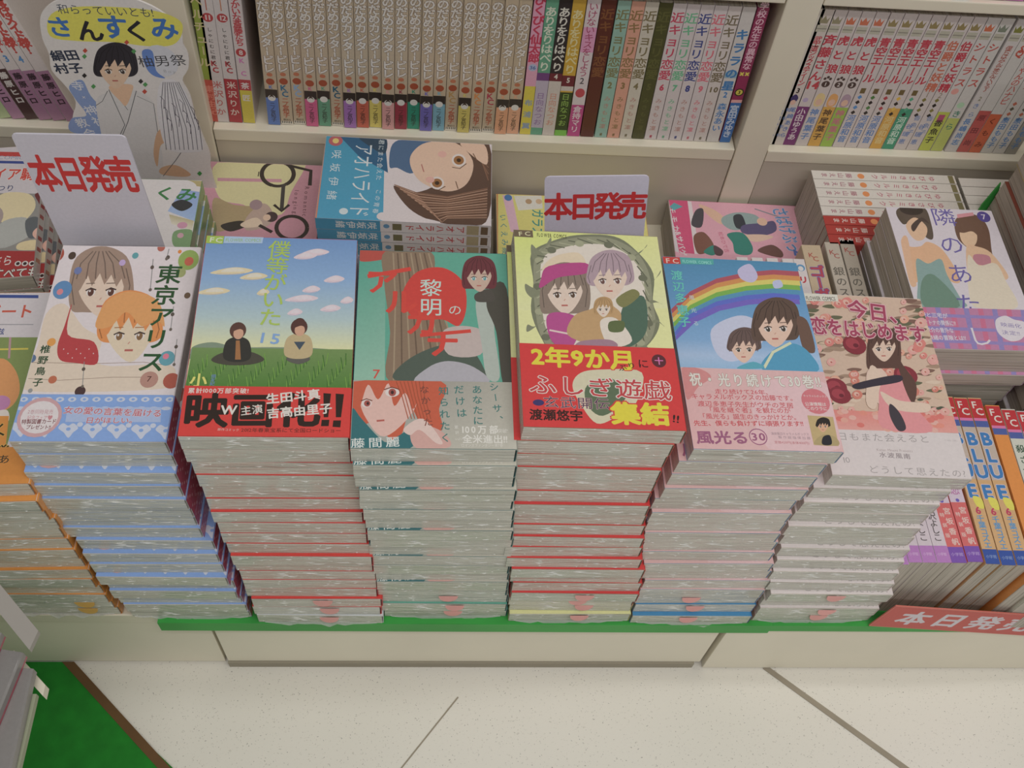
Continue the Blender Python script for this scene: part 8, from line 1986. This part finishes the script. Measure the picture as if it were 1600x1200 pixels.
KCx = lambda c1, c2, v: [['T', 'K', 'h', [6.6, v+5], [7, v+5], 9, c1, .07, None, 0, 1, 0], ['T', 'C', 'h', [7.4, v-3], [8, v-3], 9, c2, .07, None, 0, 1, 0]]
row = [(-.2425, .0088, '8c9c3c', [(0, 56, 'b85044')], [('ベルチュール', 150, 78, 11, 'c8b890', .01), ('東村由紀', 44, 14, 9, 'd08070', .01)], None, 'olive green spine with a red foot, first after the left upright'),
 (-.2335, .0138, 'c8c0c0', [], [('しゃにむに君の', 118, 78, 4.5, '3c3434', .01), ('米沢りか', 50, 14, 9, 'b86060', .01)], lambda q: KCx('b04048', 'b04048', 72) + [['E', 'b03c40', 6.9, 132, 5.2, 5.2, 0], ['T', '11', 'h', [5.4, 132], [8.6, 132], 8, 'e0d0d0', .04, None, 0, 1, 0], ['P', 'b05c48', [[6.4, 140], [7.4, 140], [7.4, 168], [6.4, 168]]]], 'white spine numbered 11, second after the left upright'),
 (-.2193, .0138, 'c8c0c0', [(0, 58, 'a83840')], [('しゃにむに君の', 118, 78, 4.5, '3c3434', .01), ('米沢りか', 50, 14, 9, 'd8c8c0', .01)], lambda q: KCx('b04048', 'b04048', 72) + [['E', 'b03c40', 6.9, 132, 5.2, 5.2, 0], ['T', '12', 'h', [5.4, 132], [8.6, 132], 8, 'e0d0d0', .04, None, 0, 1, 0], ['P', 'b87048', [[6.4, 140], [7.4, 140], [7.4, 168], [6.4, 168]]]], 'white spine with red foot numbered 12, right of number 11'),
 (-.2052, .0125, 'c8bcbc', [(0, 44, 'c8b840'), (44, 58, 'b04048')], [('兄とゆかいな斎藤たち', 170, 104, 8.2, 'b84048', .03), ('茶匠', 50, 34, 8, 'd8d0d0', .02)], lambda q: [['E', 'b03c40', 6.2, 92, 5, 5, 0], ['T', '8', 'h', [6.2, 92], [7, 92], 8, 'e0d0d0', .04, None, 0, 1, 0], ['T', 'K', 'h', [6, 82], [7, 82], 8, 'c878b0', .06, None, 0, 1, 0], ['T', 'C', 'h', [6.5, 66], [7, 66], 8, 'c878b0', .06, None, 0, 1, 0]], 'white spine with yellow foot numbered 8, left of the tan row'),
 (.0925, .0118, 'd49ab4', [(0, 66, 'd0c040')], [('ぴくぴく仙太郎', 170, 102, 11, 'c03858', .04), ('布浦翼', 44, 12, 8, '8898b0', .03)], lambda q: [['E', 'a8b0cc', 6, 90, 4.5, 4.5, 0], ['T', '36', 'h', [4.4, 90], [7.6, 90], 6, '4860a0', .03, None, 0, 1, 0]], 'pink spine with a yellow foot right of the tan row'),
 (.1045, .0132, '609c80', [(10, 80, 'b4a8bc'), (74, 84, '70407c')], [('ありをりはべり', 158, 92, 11, 'd4d8c8', .02), ('日向なつお', 54, 18, 8, '8c6ca0', 0)], None, 'teal spine with a lavender lower half'),
 (.1180, .0132, '30282c', [(0, 78, 'c4bab4'), (74, 84, '6c2430')], [('ありをりはべり', 158, 92, 11, 'd8d4cc', .02), ('4', 80, 80, 8, 'd8d0c8', .03), ('日向なつお', 54, 18, 8, 'c88878', 0)], None, 'black spine over a white lower half numbered 4'),
 (.1315, .0132, 'c49c30', [(0, 60, '344420'), (0, 8, '74b440'), (62, 70, 'c4bab4'), (68, 82, '6c2430')], [('ありをりはべり', 156, 90, 11, 'd8cc98', .02), ('5', 76, 76, 8, 'd8d0c8', .03), ('日向なつお', 54, 18, 8, '8cb050', 0)], None, 'golden yellow spine with a black and green foot numbered 5'),
 (.1460, .0135, 'ccc0c4', [(0, 44, 'b84484'), (112, 142, 'd494b8')], [('いけないキスをしよう', 166, 86, 9, 'a8486c', .005), ('2', 76, 76, 10, '504850', .01), ('倉持マリ', 38, 10, 8.5, 'e0ccd8', .02)], lambda q: [['E', 'b84450', 6.8, 60, 5, 6, 0]], 'pinkish white spine with magenta foot numbered 2'),
 (.1610, .0145, '5c2c24', [], [('近キョリ恋愛', 158, 88, 12, '7c4c2c', .02)], None, 'dark brown spine left of the mint one')]
for i, (nm, base, c, ac) in enumerate([('2', '8cb0a4', '7c7850', 'mint green'), ('3', 'd09884', '8c7048', 'salmon'), ('4', 'c4bcb0', '7c7050', 'cream'), ('5', '4c4c28', '5c5c30', 'dark olive'), ('6', 'c8bec0', 'c0405c', 'white'), ('7', 'c8bec0', '68b088', 'white'), ('8', 'c8bec0', '3c4888', 'white'), ('9', 'c8bec0', 'd06878', 'white'), ('10', 'c8bebc', '746850', 'white')]):
    tn = {'6': 'crimson', '7': 'green', '8': 'navy', '9': 'coral', '10': 'olive'}.get(nm, '')
    row.append((.1762 + i*.01392, .0132, base, [], [('近キョリ恋愛', 158, 88, 12, c, .015), (nm, 72, 72, 10 if len(nm) < 2 else 8.5, c, .05), ('みきもと凜', 54, 16, 6.5, c if i % 2 else 'b08078', 0), ('講談社', 5, 3, 2.5, c)], None,
      '%s comic spine numbered %s%s' % (ac, nm, (' in ' + tn) if tn else ' in the row right of the brown one')))
row += [(.3020, .0132, 'c4bebc', [(88, 96, '8ca8b8')], [('キララの星', 142, 78, 12, '3c78b0', .04), ('2', 66, 66, 9, '4c80b8', .05), ('森永あい', 50, 20, 9, '4c80b8', .02)], None, 'white spine with blue title and star near the right upright'),
 (.3160, .0118, '8c2c54', [(0, 56, '3468a8'), (56, 60, 'd8a0a0')], [('学校の先生の異常な', 176, 104, 8.5, 'd8b0c0', .02), ('××', 94, 84, 9, 'd8c850', .05), ('宮田みゆき', 48, 12, 9, 'b8c4d8', .03)], lambda q: [['E', '343024', 6, 70, 5, 5, 0], ['E', 'c8b840', 6, 70, 3.6, 3.6, 0], ['T', '3', 'h', [6, 70], [7, 70], 6, '242018', .04, None, 0, 1, 0]], 'crimson spine with a blue foot, last before the right upright')]
for x0, t, base, segs, txts, ex, lb in row:
    stand(sp(t, base, segs, txts, extra=ex), x0, ROWZ, lean_at(x0), lb, 'mixed comics on the middle shelf')
# right bay
crown = lambda c: [['P', c, [[2, 160], [10, 160], [11, 168], [8.5, 164], [6, 169], [3.5, 164], [1, 168]]], ['P', 'b0ac9c', [[1, 150], [11.5, 150], [11.5, 158], [1, 158]]], ['P', '8c887c', [[1, 153], [11.5, 153], [11.5, 154.4], [1, 154.4]]]]
dia = lambda a, b: [['P', k, [[6, 74-i*7], [8.6, 71-i*7], [6, 68-i*7], [3.4, 71-i*7]]] for i, k in enumerate((a, b, a, b))]
R = []
R.append((.366, 'ccc6bc', [], [('尾崎あきら', 46, 14, 6, '5878b0', .01)], lambda q: [], 'white spine first in the right bay, half hidden'))
R.append((.3765, 'c4bab4', [], [('武士道シックスティーン', 150, 86, 7.5, 'b83848', .02), ('3', 76, 76, 8, '302824', .05), ('尾崎あきら', 50, 14, 6.5, '5878b0', .02, None, 2), ('誉田哲也', 50, 14, 4.5, '5878b0', .0, None, -3)], lambda q: crown('8c8468') + [['S', '3c3468', [[2, 66], [6, 71], [10, 66], [8, 60], [4, 60]]], ['E', 'd8b0a0', 6, 60, 3, 3.4, 0]], 'white spine with small purple-haired head in the right bay'))
R.append((.389, 'c4bab8', [(0, 55, '74306c')], [('斉藤さん', 152, 96, 12, 'b83848', .03), ('14', 84, 84, 12, 'b84048', .07), ('小田ゆうあ', 48, 12, 8.5, 'd8c8d0', .02)], lambda q: crown('8c8468') + [['E', 'b0a0c0', 6, 64, 3, 3, 0]], 'white spine with purple foot numbered 14'))
for i, (fc, ac, hc, lb) in enumerate([(None, '5880b8', 'd8c088', 'no foot band'), ('cc9c40', '4c3420', 'd8a060', 'orange foot'), ('94b444', 'c06880', 'a890a0', 'lime foot')]):
    R.append((.4032 + i*.0142, 'c4bab8', [(0, 56, fc)] if fc else [], [('虎と狼', 146, 106, 11, 'b83848', .03), ('神尾葉子', 48, 14, 9, ac, .02)],
      (lambda hc, n: lambda q: crown('c06848') + [['E', '4c3c38', 6.5, 86, 4.4, 4.2, 0], ['E', '4c3c38', 3.6, 93, 1.6, 1.8, 0], ['E', '4c3c38', 6.5, 95, 1.6, 1.8, 0], ['E', '4c3c38', 9.4, 93, 1.6, 1.8, 0], ['T', n, 'h', [6.5, 86], [7, 86], 6.5, 'd8d0cc', .03, None, 0, 1, 0], ['S', hc, [[1.5, 64], [3, 72], [7, 74], [11.5, 70], [12, 60], [8, 56], [3, 57]]], ['E', 'e0b8a0', 7, 62, 3.6, 4.4, 0]])(hc, str(i+1)), 'white spine with paw mark numbered %d, %s' % (i+1, lb)))
for i, (a, fc, ac, lb) in enumerate([('5088c0', None, '5880b8', 'blue'), ('4c7c40', None, '5880b8', 'green'), ('b04048', None, '5880b8', 'red'), ('d8b040', 'cc9c40', 'd8c080', 'amber'), ('50a080', '389070', 'c0d8c8', 'teal')]):
    R.append((.4462 + i*.0142, 'c4bab8', [(0, 58, fc)] if fc else [], [('青空エール', 142, 96, 11, 'b83848', .03), ('河原和音', 42, 12, 9, ac, .02)],
      (lambda a: lambda q: crown('8c7c50') + [['P', '6c5c38', [[3.5, 76], [9, 76], [9, 83], [3.5, 83]]]] + dia(a, '302824'))(a), 'white spine with %s and black diamonds under a red title' % lb))
for i, n in enumerate('12'):
    R.append((.5172 + i*.0142, 'c4bab8', [], [('伯爵と妖精', 148, 88, 11, 'c06850' if i == 0 else 'b83848', .03), (n, 78, 78, 9, '908070', 0), ('香魚子', 46, 26, 7, '6c84b0', 0, None, 2), ('谷瑞恵', 34, 12, 7, '5878b0', .01, None, -2)], lambda q: crown('8c7c50') + dia('80783c', '302824'), 'white spine with %s title, %s' % (('orange', 'left of its crimson-titled twin') if i == 0 else ('crimson', 'right of its orange-titled twin'))))
R.append((.5456, 'c4bebc', [(0, 56, 'b4bc48')], [('シトラス', 148, 96, 10.5, 'b85048', .02), ('香魚子', 40, 16, 9, '3c3828', .02)], lambda q: crown('c06848') + [['E', 'd89890', 6, 84, 4, 4, 0], ['P', 'b04870', [[3, 42], [10, 42], [10, 52], [3, 52]]]], 'white spine with lime foot left of the dark gap'))
R.append((.5600, 'c4c0bc', [(0, 48, 'b4bc60')], [('シトラス', 148, 96, 10.5, 'b85048', .02), ('きら', 54, 36, 9, '3c8068', .01)], lambda q: crown('788070') + [['E', 'a8c8a8', 6, 66, 4, 4, 0]], 'white spine with pale lime foot beside the dark gap'))
R.append((.5765, 'c4bebc', [], [('僕らはみんな死んでいる♪', 150, 88, 6.8, 'a85c50', .01), ('2', 76, 76, 7, '7c7858', .02), ('きら', 66, 54, 7, '5878b0', 0), ('長嶋尚志', 44, 14, 8, '5080b8', .02)], lambda q: crown('7c7c38'), 'white spine with small brown title right of the dark gap'))
R.append((.5905, 'c4c0bc', [(0, 60, 'b85450')], [('S', 148, 148, 11, 'b85040', .03), ('Q', 136, 136, 11, 'b85040', .03), ('原田尚', 50, 14, 8, '7c3438', .02)], lambda q: crown('7c7c38'), 'white spine with red letters and a red foot'))
R.append((.6045, 'c4c0bc', [(0, 56, 'c8603c')], [('はいちゃんのハナビ', 150, 74, 9, 'b85048', .01), ('くもみ', 46, 12, 8, '7c3420', .02)], lambda q: crown('7c7c38'), 'white spine with bright orange foot'))
for i in range(3):
    R.append((.6186 + i*.0142, 'c4c0bc' if i < 2 else '98948c', [], [('青夏むすび'[:4+i], 140, 96, 10, 'b87868', .01), ('原田もも子', 48, 12, 8, '5080b8', .02)], lambda q: crown('7c7c38') + dia('b86850', '5c5848'), 'pale spine at the right frame edge, %s after the orange foot' % ('first', 'second', 'third')[i]))
for x0, base, segs, txts, ex, lb in R:
    txts = [(q[0], 141 if q[1] > 141 else q[1], *q[2:]) for q in txts]
    stand(sp(.0136, base, segs, txts, extra=ex, h=.176), x0, ROWZ, lean_at(x0), lb, 'slim white comics in the right bay')
# upper shelf of the right bay, only feet in view
for i, c in enumerate(['b84878', 'c05888', 'b83c78', '4880b8', 'b84460', 'c05090', 'b868a8', 'a83070', 'c05888', 'b84878']):
    stand(sp(.0172, c, [], []), .455 + i*.0180 - .012, .4566, .0, '%s comic foot on the top right shelf, %s from the left' % ('blue' if i == 3 else 'magenta', ORD[i] if i else 'first'), 'pink comics on the top right shelf', yf=PX+.004)
# far left bay, leaning left
LL = [(-.4975, '3858a8', [], [('会長はメイド様!', 128, 84, 8, 'b84038', .03)], 'blue spine leaning at the far left edge', 0, 'd0d0d0'), (-.4615, 'c8c4b8', [(0, 64, 'a8b488')], [('会長はメイド様!', 150, 88, 10.5, 'b84840', .04), ('2', 76, 76, 9, '3c78b0', .03), ('あんどうかずや', 58, 20, 6, '6c9050', .02)], 'white spine with green foot in the leaning left row', 0, ''),
 (-.4475, 'c8bebc', [(0, 66, 'a87c98')], [('会長はメイド様!', 154, 92, 11, 'b84038', .05), ('1', 80, 80, 10, '4c84b8', .04), ('藤原ヒロ', 58, 26, 8, '3c2c34', .04)], 'white spine numbered 1, left of the black-footed leaning one', 0, ''),
 (-.4335, 'c8bebc', [(0, 66, '4c3434')], [('会長はメイド様!', 154, 92, 11, 'b84038', .05), ('2', 80, 80, 10, '4c84b8', .04), ('藤原ヒロ', 58, 26, 8, 'c8c0bc', .04)], 'white spine numbered 2 with black foot, leaning', 0, ''),
 (-.4195, 'c8bebc', [(0, 66, 'a07490')], [('会長はメイド様!', 154, 92, 11, 'b84038', .05), ('3', 80, 80, 10, '4c84b8', .04), ('藤原ヒロ', 58, 26, 8, '3c2c34', .04)], 'white spine numbered 3, right of the black-footed leaning one', 0, ''),
 (-.4055, 'c8bebc', [(0, 66, 'a07490')], [('会長はメイド様!', 154, 92, 11, 'b84038', .05), ('4', 80, 80, 10, '4c84b8', .04), ('藤原ヒロ', 58, 26, 8, '3c2c34', .04)], 'white spine with mauve foot against the young man cut-out', 0, ''),
 (-.3915, 'c8bebc', [(0, 66, 'a07490')], [('会長はメイド様!', 154, 92, 11, 'b84038', .05), ('藤原ヒロ', 58, 26, 8, '3c2c34', .04)], 'last leaning spine, mostly behind the young man cut-out', 0, '')]
for x0, base, segs, txts, lb, q, _ in LL:
    stand(sp(.0133, base, segs + [(158, 174, '5868a0')], txts, h=.176), x0, .2482, -.20, lb, 'leaning comics in the left bay')
# spines-up rows: book stands on its fore-edge
def spineup(b, x, y, label, grp, facing='away', z=.1304, yaw=0, lean=0):
    if facing == 'away': M = Matrix(((0, 0, -1), (0, 1, 0), (1, 0, 0)))        # head away from the viewer
    else: M = Matrix(((0, 1, 0), (0, 0, 1), (1, 0, 0)))                          # head to the right
    MM = Matrix.Translation((x, y, z + b.w/2)) @ Matrix.Rotation(yaw, 4, 'Z') @ Matrix.Rotation(lean, 4, 'Y') @ M.to_4x4()
    r = b.make((0, 0, 0), M=MM); tag(r, label, 'book', grp); return r
for i in range(8):
    red = i > 4
    ops = (lambda red: lambda q: [['T', '藤山えま', 'v', [6.5, 42], [6.5, 14], 7.5, 'e0d0c8' if red else 'a06070', .02, None, 0, 1, 0], ['T', 'ゆびさきミルク', 'v', [6.5, 138], [6.5, 72], 8, 'b05068' if not red else 'e0d0c8', .015, None, 0, 1, 0], ['E', 'd88850', 6.5, 56, 4, 4, 0], ['P', '7c7450', [[.5, 158], [12.5, 158], [12.5, 164], [.5, 164]]]])(red)
    spineup(sp(.0130, 'a83830' if red else 'cfc8c0', [], [], extra=ops, h=.166), .498, .819-i*.0137, '%s spine facing up, %s toward the viewer from the right bay panel' % ('red' if red else 'white', ORD[i] if i else 'first'), 'white and red spines facing up at right', facing='right')
for i in range(4):
    spineup(sp(.0130, 'cfc8c0', [], [('宮木フカ', 150, 112, 9, '3c3c40', .02)], h=.166), .668, .816-i*.0137, 'white spine with black title by the right edge, %s from the panel' % (ORD[i] if i else 'first'), 'white spines at the right edge', facing='right')
# upright comics between stacks and rear row
for i, x in enumerate((.322, .338, .354, .3705, .3825)):
    nm = '%s white spine with blue badge in the group behind the rainbow stack' % ('first', 'second', 'third', 'fourth', 'fifth')[i]
    spineup(sp(.0118, 'd0c8c8', [], [('はじめて' if i % 2 else 'リン恋', 146, 100, 9, 'b83c48', .05)], extra=lambda q: [['E', '5c94bc', 5.9, 162, 4.6, 4.6, 0], ['E', 'e0dcdc', 5.9, 161, 2.8, 3.2, 0]], mat=M_SPN), x, .613, nm, 'badge spines facing up', z=.1304)
kc = lambda c: lambda q: [['T', 'K', 'h', [q/2-2, 160], [q/2-1, 160], 9, c, .02, None, 0, 1, 0], ['T', 'C', 'h', [q/2+2, 155], [q/2+3, 155], 9, c, .02, None, 0, 1, 0]]
spineup(sp(.0205, 'bca88c', [], [('ゴーガッ', 138, 92, 15, 'b04858', .05, '4860b0')], extra=kc('a85048')), .4035, .633, 'tan spine facing up with blue boxed title behind the roses stack', 'upright comics behind the roses stack')
spineup(sp(.0155, 'b4aa9c', [], [('銀のスプーン', 134, 64, 11, '5c5850', 0)], extra=kc('a05048')), .4245, .638, 'beige spine facing up, left of two alike behind the roses stack', 'upright comics behind the roses stack')
spineup(sp(.0155, 'a89e90', [], [('銀のスプーン', 130, 60, 11, '5c5850', 0)], extra=kc('a05048')), .4415, .642, 'beige spine facing up, right of two alike behind the roses stack', 'upright comics behind the roses stack')
# row of spines at the lower right
def fc(q): 
    return [['P', 'b82c34', [[.2, 150], [q-.2, 150], [q-.2, 173], [.2, 173]]], ['P', 'd070a0', [[.2, 148], [q-.2, 148], [q-.2, 151], [.2, 151]]], ['P', '4c5c9c', [[.2, 141], [q-.2, 141], [q-.2, 148], [.2, 148]]], ['T', 'F', 'h', [q/2-2, 166], [q/2, 166], 11, 'e0d8d0', .03, None, 0, 1, 0], ['T', 'C', 'h', [q/2+1.4, 158.5], [q/2+3, 158.5], 11, 'e0d8d0', .03, None, 0, 1, 0]]
def blue(q):
    o = fc(q) + [['P', 'b8a89c', [[.2, 84], [q-.2, 84], [q-.2, 141], [.2, 141]]]]
    for ch, v in zip('BLUE', (128, 110, 93, 72)): o.append(['T', ch, 'h', [q/2, v], [q/2+1, v], 19, '3c78b4', .07, 'c8b8c0', .06, .95, 0])
    return o + [['S', 'd4cc50', [[q*.4, 66], [q-.5, 64], [q-.5, 54], [q*.5, 56]]], ['T', '6', 'h', [q/2, 52], [q/2+1, 52], 10, 'b83c5c', .05, None, 0, 1, 0], ['T', '千葉コズエ', 'v', [q/2, 44], [q/2, 18], 7, '5090c0', .03, None, 0, 1, 0], ['P', '34509c', [[.2, 0], [q-.2, 0], [q-.2, 14], [.2, 14]]], ['T', '小学館', 'h', [3.5, 7], [10, 7], 3.6, '8ca0c8', 0, None, 0, 1, 0]]
def rose(q): return fc(q) + [['P', 'c8b8c8', [[.2, 58], [q-.2, 58], [q-.2, 141], [.2, 141]]], ['T', 'ヒミツの恋', 'v', [q/2, 130], [q/2, 70], 9, 'b06ca0', .03, None, 0, 1, 0], ['E', '6c5cb0', q/2, 60, 1.8, 1.8, 0], ['T', '宮坂香帆', 'v', [q/2+2, 50], [q/2+2, 20], 7, 'e4c8c0', .03, None, 0, 1, 0], ['T', '特装版', 'v', [q/2-3.4, 46], [q/2-3.4, 26], 4.5, 'e4c8c0', .02, None, 0, 1, 0], ['P', '7850a8', [[.2, 0], [q-.2, 0], [q-.2, 15], [.2, 15]]], ['T', '小学館', 'h', [3.5, 8], [11, 8], 3.6, 'b8a0d0', 0, None, 0, 1, 0]]
def lilac(q): return fc(q) + [['T', '藤沢よしこ', 'v', [q/2, 52], [q/2, 24], 8, '504848', .02, None, 0, 1, 0], ['P', 'b078b8', [[.2, 0], [q-.2, 0], [q-.2, 16], [.2, 16]]], ['T', '小学館', 'h', [3.5, 8], [9, 8], 3.4, 'd8b8dc', 0, None, 0, 1, 0], ['P', 'a85080', [[.2, 58], [q-.2, 58], [q-.2, 61], [.2, 61]]]]
low = [(.4115, .0122, 'c8bcc4', lilac, 'lilac footed white spine facing up, nearest the roses stack', .356), (.4240, .0122, 'c8bcc4', lilac, 'lilac footed white spine facing up, second beside the roses stack', .358), (.4370, .0128, 'c8bcc4', lilac, 'lilac footed white spine facing up, third beside the roses stack', .358), (.4500, .0128, 'c8bcc4', lilac, 'lilac footed white spine facing up, beside the coral ones', .358),
 (.4640, .0142, 'cc6464', rose, 'coral and purple spine facing up, next to the lilac ones', .358), (.4790, .0142, 'cc6464', rose, 'coral and purple spine facing up, next to the blue lettered ones', .359),
 (.4935, .0132, 'c8a070', blue, 'orange-edged spine with blue capitals, leftmost of three', .357), (.5075, .0132, 'c8a070', blue, 'orange-edged spine with blue capitals, middle of three', .356), (.5215, .0132, 'c8a070', blue, 'orange-edged spine with blue capitals, rightmost of three', .356)]
low += [(.5375, .0140, 'd8883c', lambda q: fc(q) + [['P', 'd8883c', [[.2, 16], [q-.2, 16], [q-.2, 141], [.2, 141]]], ['P', '34509c', [[.2, 0], [q-.2, 0], [q-.2, 14], [.2, 14]]]], 'plain orange spine facing up right of the blue capitals', .348),
 (.5520, .0138, 'c4c4b8', lambda q: fc(q) + [['T', '殺されちゃう', 'v', [q/2, 130], [q/2, 70], 9, '34503c', .03, None, 0, 1, 0], ['P', '34509c', [[.2, 0], [q-.2, 0], [q-.2, 14], [.2, 14]]]], 'grey spine with dark green title near the right edge', .344),
 (.5665, .0138, 'c4b8bc', lambda q: fc(q), 'white spine facing up second from the right edge', .342), (.5810, .0138, 'c4b8bc', lambda q: fc(q), 'white spine facing up at the right edge', .340)]
for x, t, base, fn, lb, yf in low:
    k = x > .49
    spineup(sp(t, base, [], [], extra=fn), x+.0022*k, yf+.087, lb, 'comics with spines up at the lower right', yaw=-.022*k)
# stacks at the right edge
def plain(x, y, z0, zt, n, w, h, cols, lb, grp, yaw=0):
    t = (zt-z0)/n; bks = [Book(w, h, t*.99, c, pm=M_PAGE2) for c in cols]
    for k in range(n):
        r = bks[k % len(bks)].make((x + .002*((k*5) % 3 - 1), y + .001*((k*7) % 3 - 1), z0 + k*t + .0002), (0, 0, yaw)); tag(r, lb % ORD[n-1-k], 'book', grp)
plain(.660, .580, .1302, .268, 7, .112, .174, ['c8c0c4', '344a90', '6c6458'], 'white comic with dark side, %s in the stack at the right edge', 'comics in the right edge stack', yaw=-math.pi/2)
plain(.684, .709, .1302, .430, 13, .165, .134, ['b8a040', '8c8478', '7c3c2c', '8c8478'], 'thick grey-paged volume, %s in the tall stack at the right edge', 'thick volumes stacked at the right edge')
pts = [(.599, .286), (.594, .252), (.594, .131), (.632, .131), (.616, .226)]
gm = bpy.data.meshes.new('divider_sheet'); gm.from_pydata([(x, .778, z) for x, z in pts] + [(x, .780, z) for x, z in pts], [], [(0, 1, 2, 3, 4), (5, 6, 7, 8, 9)] + [(i, (i+1) % 5, 5+(i+1) % 5, 5+i) for i in range(5)]); gm.materials.append(M_GREEN)
tag(link('divider_sheet', gm), 'green divider sheet poking up at the right edge behind thick volumes', 'divider')
# ---------------------------------------------------------------- cards
def card(name, pts3, w, h, base, ops, label, cat, grp=None, th=.0012, rad=4):
    """pts3: bottom-left corner, unit right, unit up"""
    O, A, B = [Vector(p) for p in pts3]; A.normalize(); B = (B - A*B.dot(A)).normalized(); P = Print(); P.plane(O, A, B)
    out = []
    for cx, cy, a0 in [(w-rad, h-rad, 0), (rad, h-rad, 90), (rad, rad, 180), (w-rad, rad, 270)]:
        out += [(cx+rad*math.cos(math.radians(a0+q)), cy+rad*math.sin(math.radians(a0+q))) for q in (0, 30, 60, 90)]
    slab(P, out, th, base); P.n = 1; P.ops(ops); e = empty(name, (0, 0, 0)); tag(e, label, cat, grp)
    link('printed_card', P.mesh('printed_card', M_CARD), e); return e
def slab(P, out, th, base):
    n = len(out); N = P.N; f = [P.O + P.A*(x*.001) + P.B*(y*.001) for x, y in out]; b = [v - N*th for v in f]
    t = tessellate_polygon([[Vector((x, y, 0)) for x, y in out]])
    P.raw(f+b, [tuple(q) for q in t] + [tuple(i+n for i in q) for q in t] + [(i, (i+1) % n, n+(i+1) % n, n+i) for i in range(n)], [alb(base)]*(2*n))
HON = lambda x0, x1, y, s, c, sx: [['T', '本日発売', 'h', [x0, y], [x1, y], s, c, .054, None, 0, sx, 0]]
card('sale_card', ((-.2945, .552, .357), (1, 0, .03), (.09, 0, 1)), 79, 158, 'c4c0cc', HON(11.5, 66.5, 120, 38, 'c42c2c', 1.1), 'large white sale card with red lettering behind the lace-banded stack', 'sign', None)
card('sale_card', ((.0925, .562, .352), (1, -.03, .10), (-.02, .10, 1)), 81, 120, 'c4bed0', HON(11, 70, 90, 29, 'c42c30', 1.2), 'smaller white sale card with red lettering behind the wreath stack', 'sign', None)
card('sale_card', ((.4135, .3425, .1318), (1, .0, -.145), (.145, .0, 1)), 190, 50, 'c4685c' , [['P', 'bc4840', [[1, 1], [189, 1], [189, 48.5], [1, 48.5]]]] + HON(33, 144, 25, 33, 'c8c0c8', .86), 'red sale card with white lettering at the lower right', 'sign', None, rad=1)
# cut-out stand
cut = [(-.363, .42), (-.367, .399), (-.366, .382), (-.369, .363), (-.361, .344), (-.357, .325), (-.366, .304), (-.366, .284), (-.35, .24), (-.34, .1305), (-.243, .1305), (-.2405, .226), (-.2408, .245), (-.2380, .262), (-.2410, .285), (-.2440, .312), (-.2445, .339), (-.2485, .358), (-.2405, .372), (-.2375, .388), (-.2400, .400), (-.2390, .412), (-.2450, .426), (-.2600, .440), (-.2850, .4500), (-.3100, .4510), (-.3400, .4420), (-.3550, .4320)]
P = Print(); P.plane((-.37, .80, .1305), (1, 0, 0), (0, 0, 1))
loc = spline([((x+.37)*1000, (z-.1305)*1000) for x, z in cut], 3); slab(P, loc[::-1], .002, 'd0cac8'); P.n = 2
P.ops(CUT)
e = empty('cutout_stand', (0, 0, 0)); tag(e, 'cardboard cut-out of a dark-haired young man in white robe by the left bay', 'display stand'); link('printed_board', P.mesh('printed_board', M_CARD), e)
# ---------------------------------------------------------------- near rack at the lower left
rk = empty('near_display_rack', (0, 0, 0)); tag(rk, 'white display rack corner at the lower left over the green mat', 'rack')
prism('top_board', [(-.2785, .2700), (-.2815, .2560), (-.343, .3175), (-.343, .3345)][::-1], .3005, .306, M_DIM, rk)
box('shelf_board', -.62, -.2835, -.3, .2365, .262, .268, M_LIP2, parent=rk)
prism('support_arm', [(-.281, .2450), (-.281, .2370), (-.31, .2635), (-.31, .2715)][::-1], .252, .2615, M_LIP, rk)
box('side_panel', -.60, -.37, -.3, .17, .0, .262, M_BEIGE, bev=.001, parent=rk)
fl = [Book(.150, .182, .0105, '7c7876', pm=M_PAGE2), Book(.150, .182, .0105, '7c7876', sops=[['P', 'a03c50', [[7.5, 0], [10.3, 0], [10.3, 182], [7.5, 182]]]], pm=M_PAGE2)]  # white covers painted grey: the dim shade is in their colour
for i, (x, y, ya) in enumerate([(-.2860, .2520, .02), (-.2915, .2600, -.15), (-.3060, .2710, -.13)]):
    r = fl[1 if i else 0].make((0, 0, 0), M=Matrix.Translation((x, y, .2683+i*.0107)) @ Matrix.Rotation(ya, 4, 'Z') @ Matrix.Translation((-.0752, -.0912, 0)))
    tag(r, 'plain white book lying flat on the near rack, %s of three' % ('undermost', 'middle', 'uppermost')[i], 'book', 'white books fanned on the near rack')
bpy.data.objects.remove(_fo)
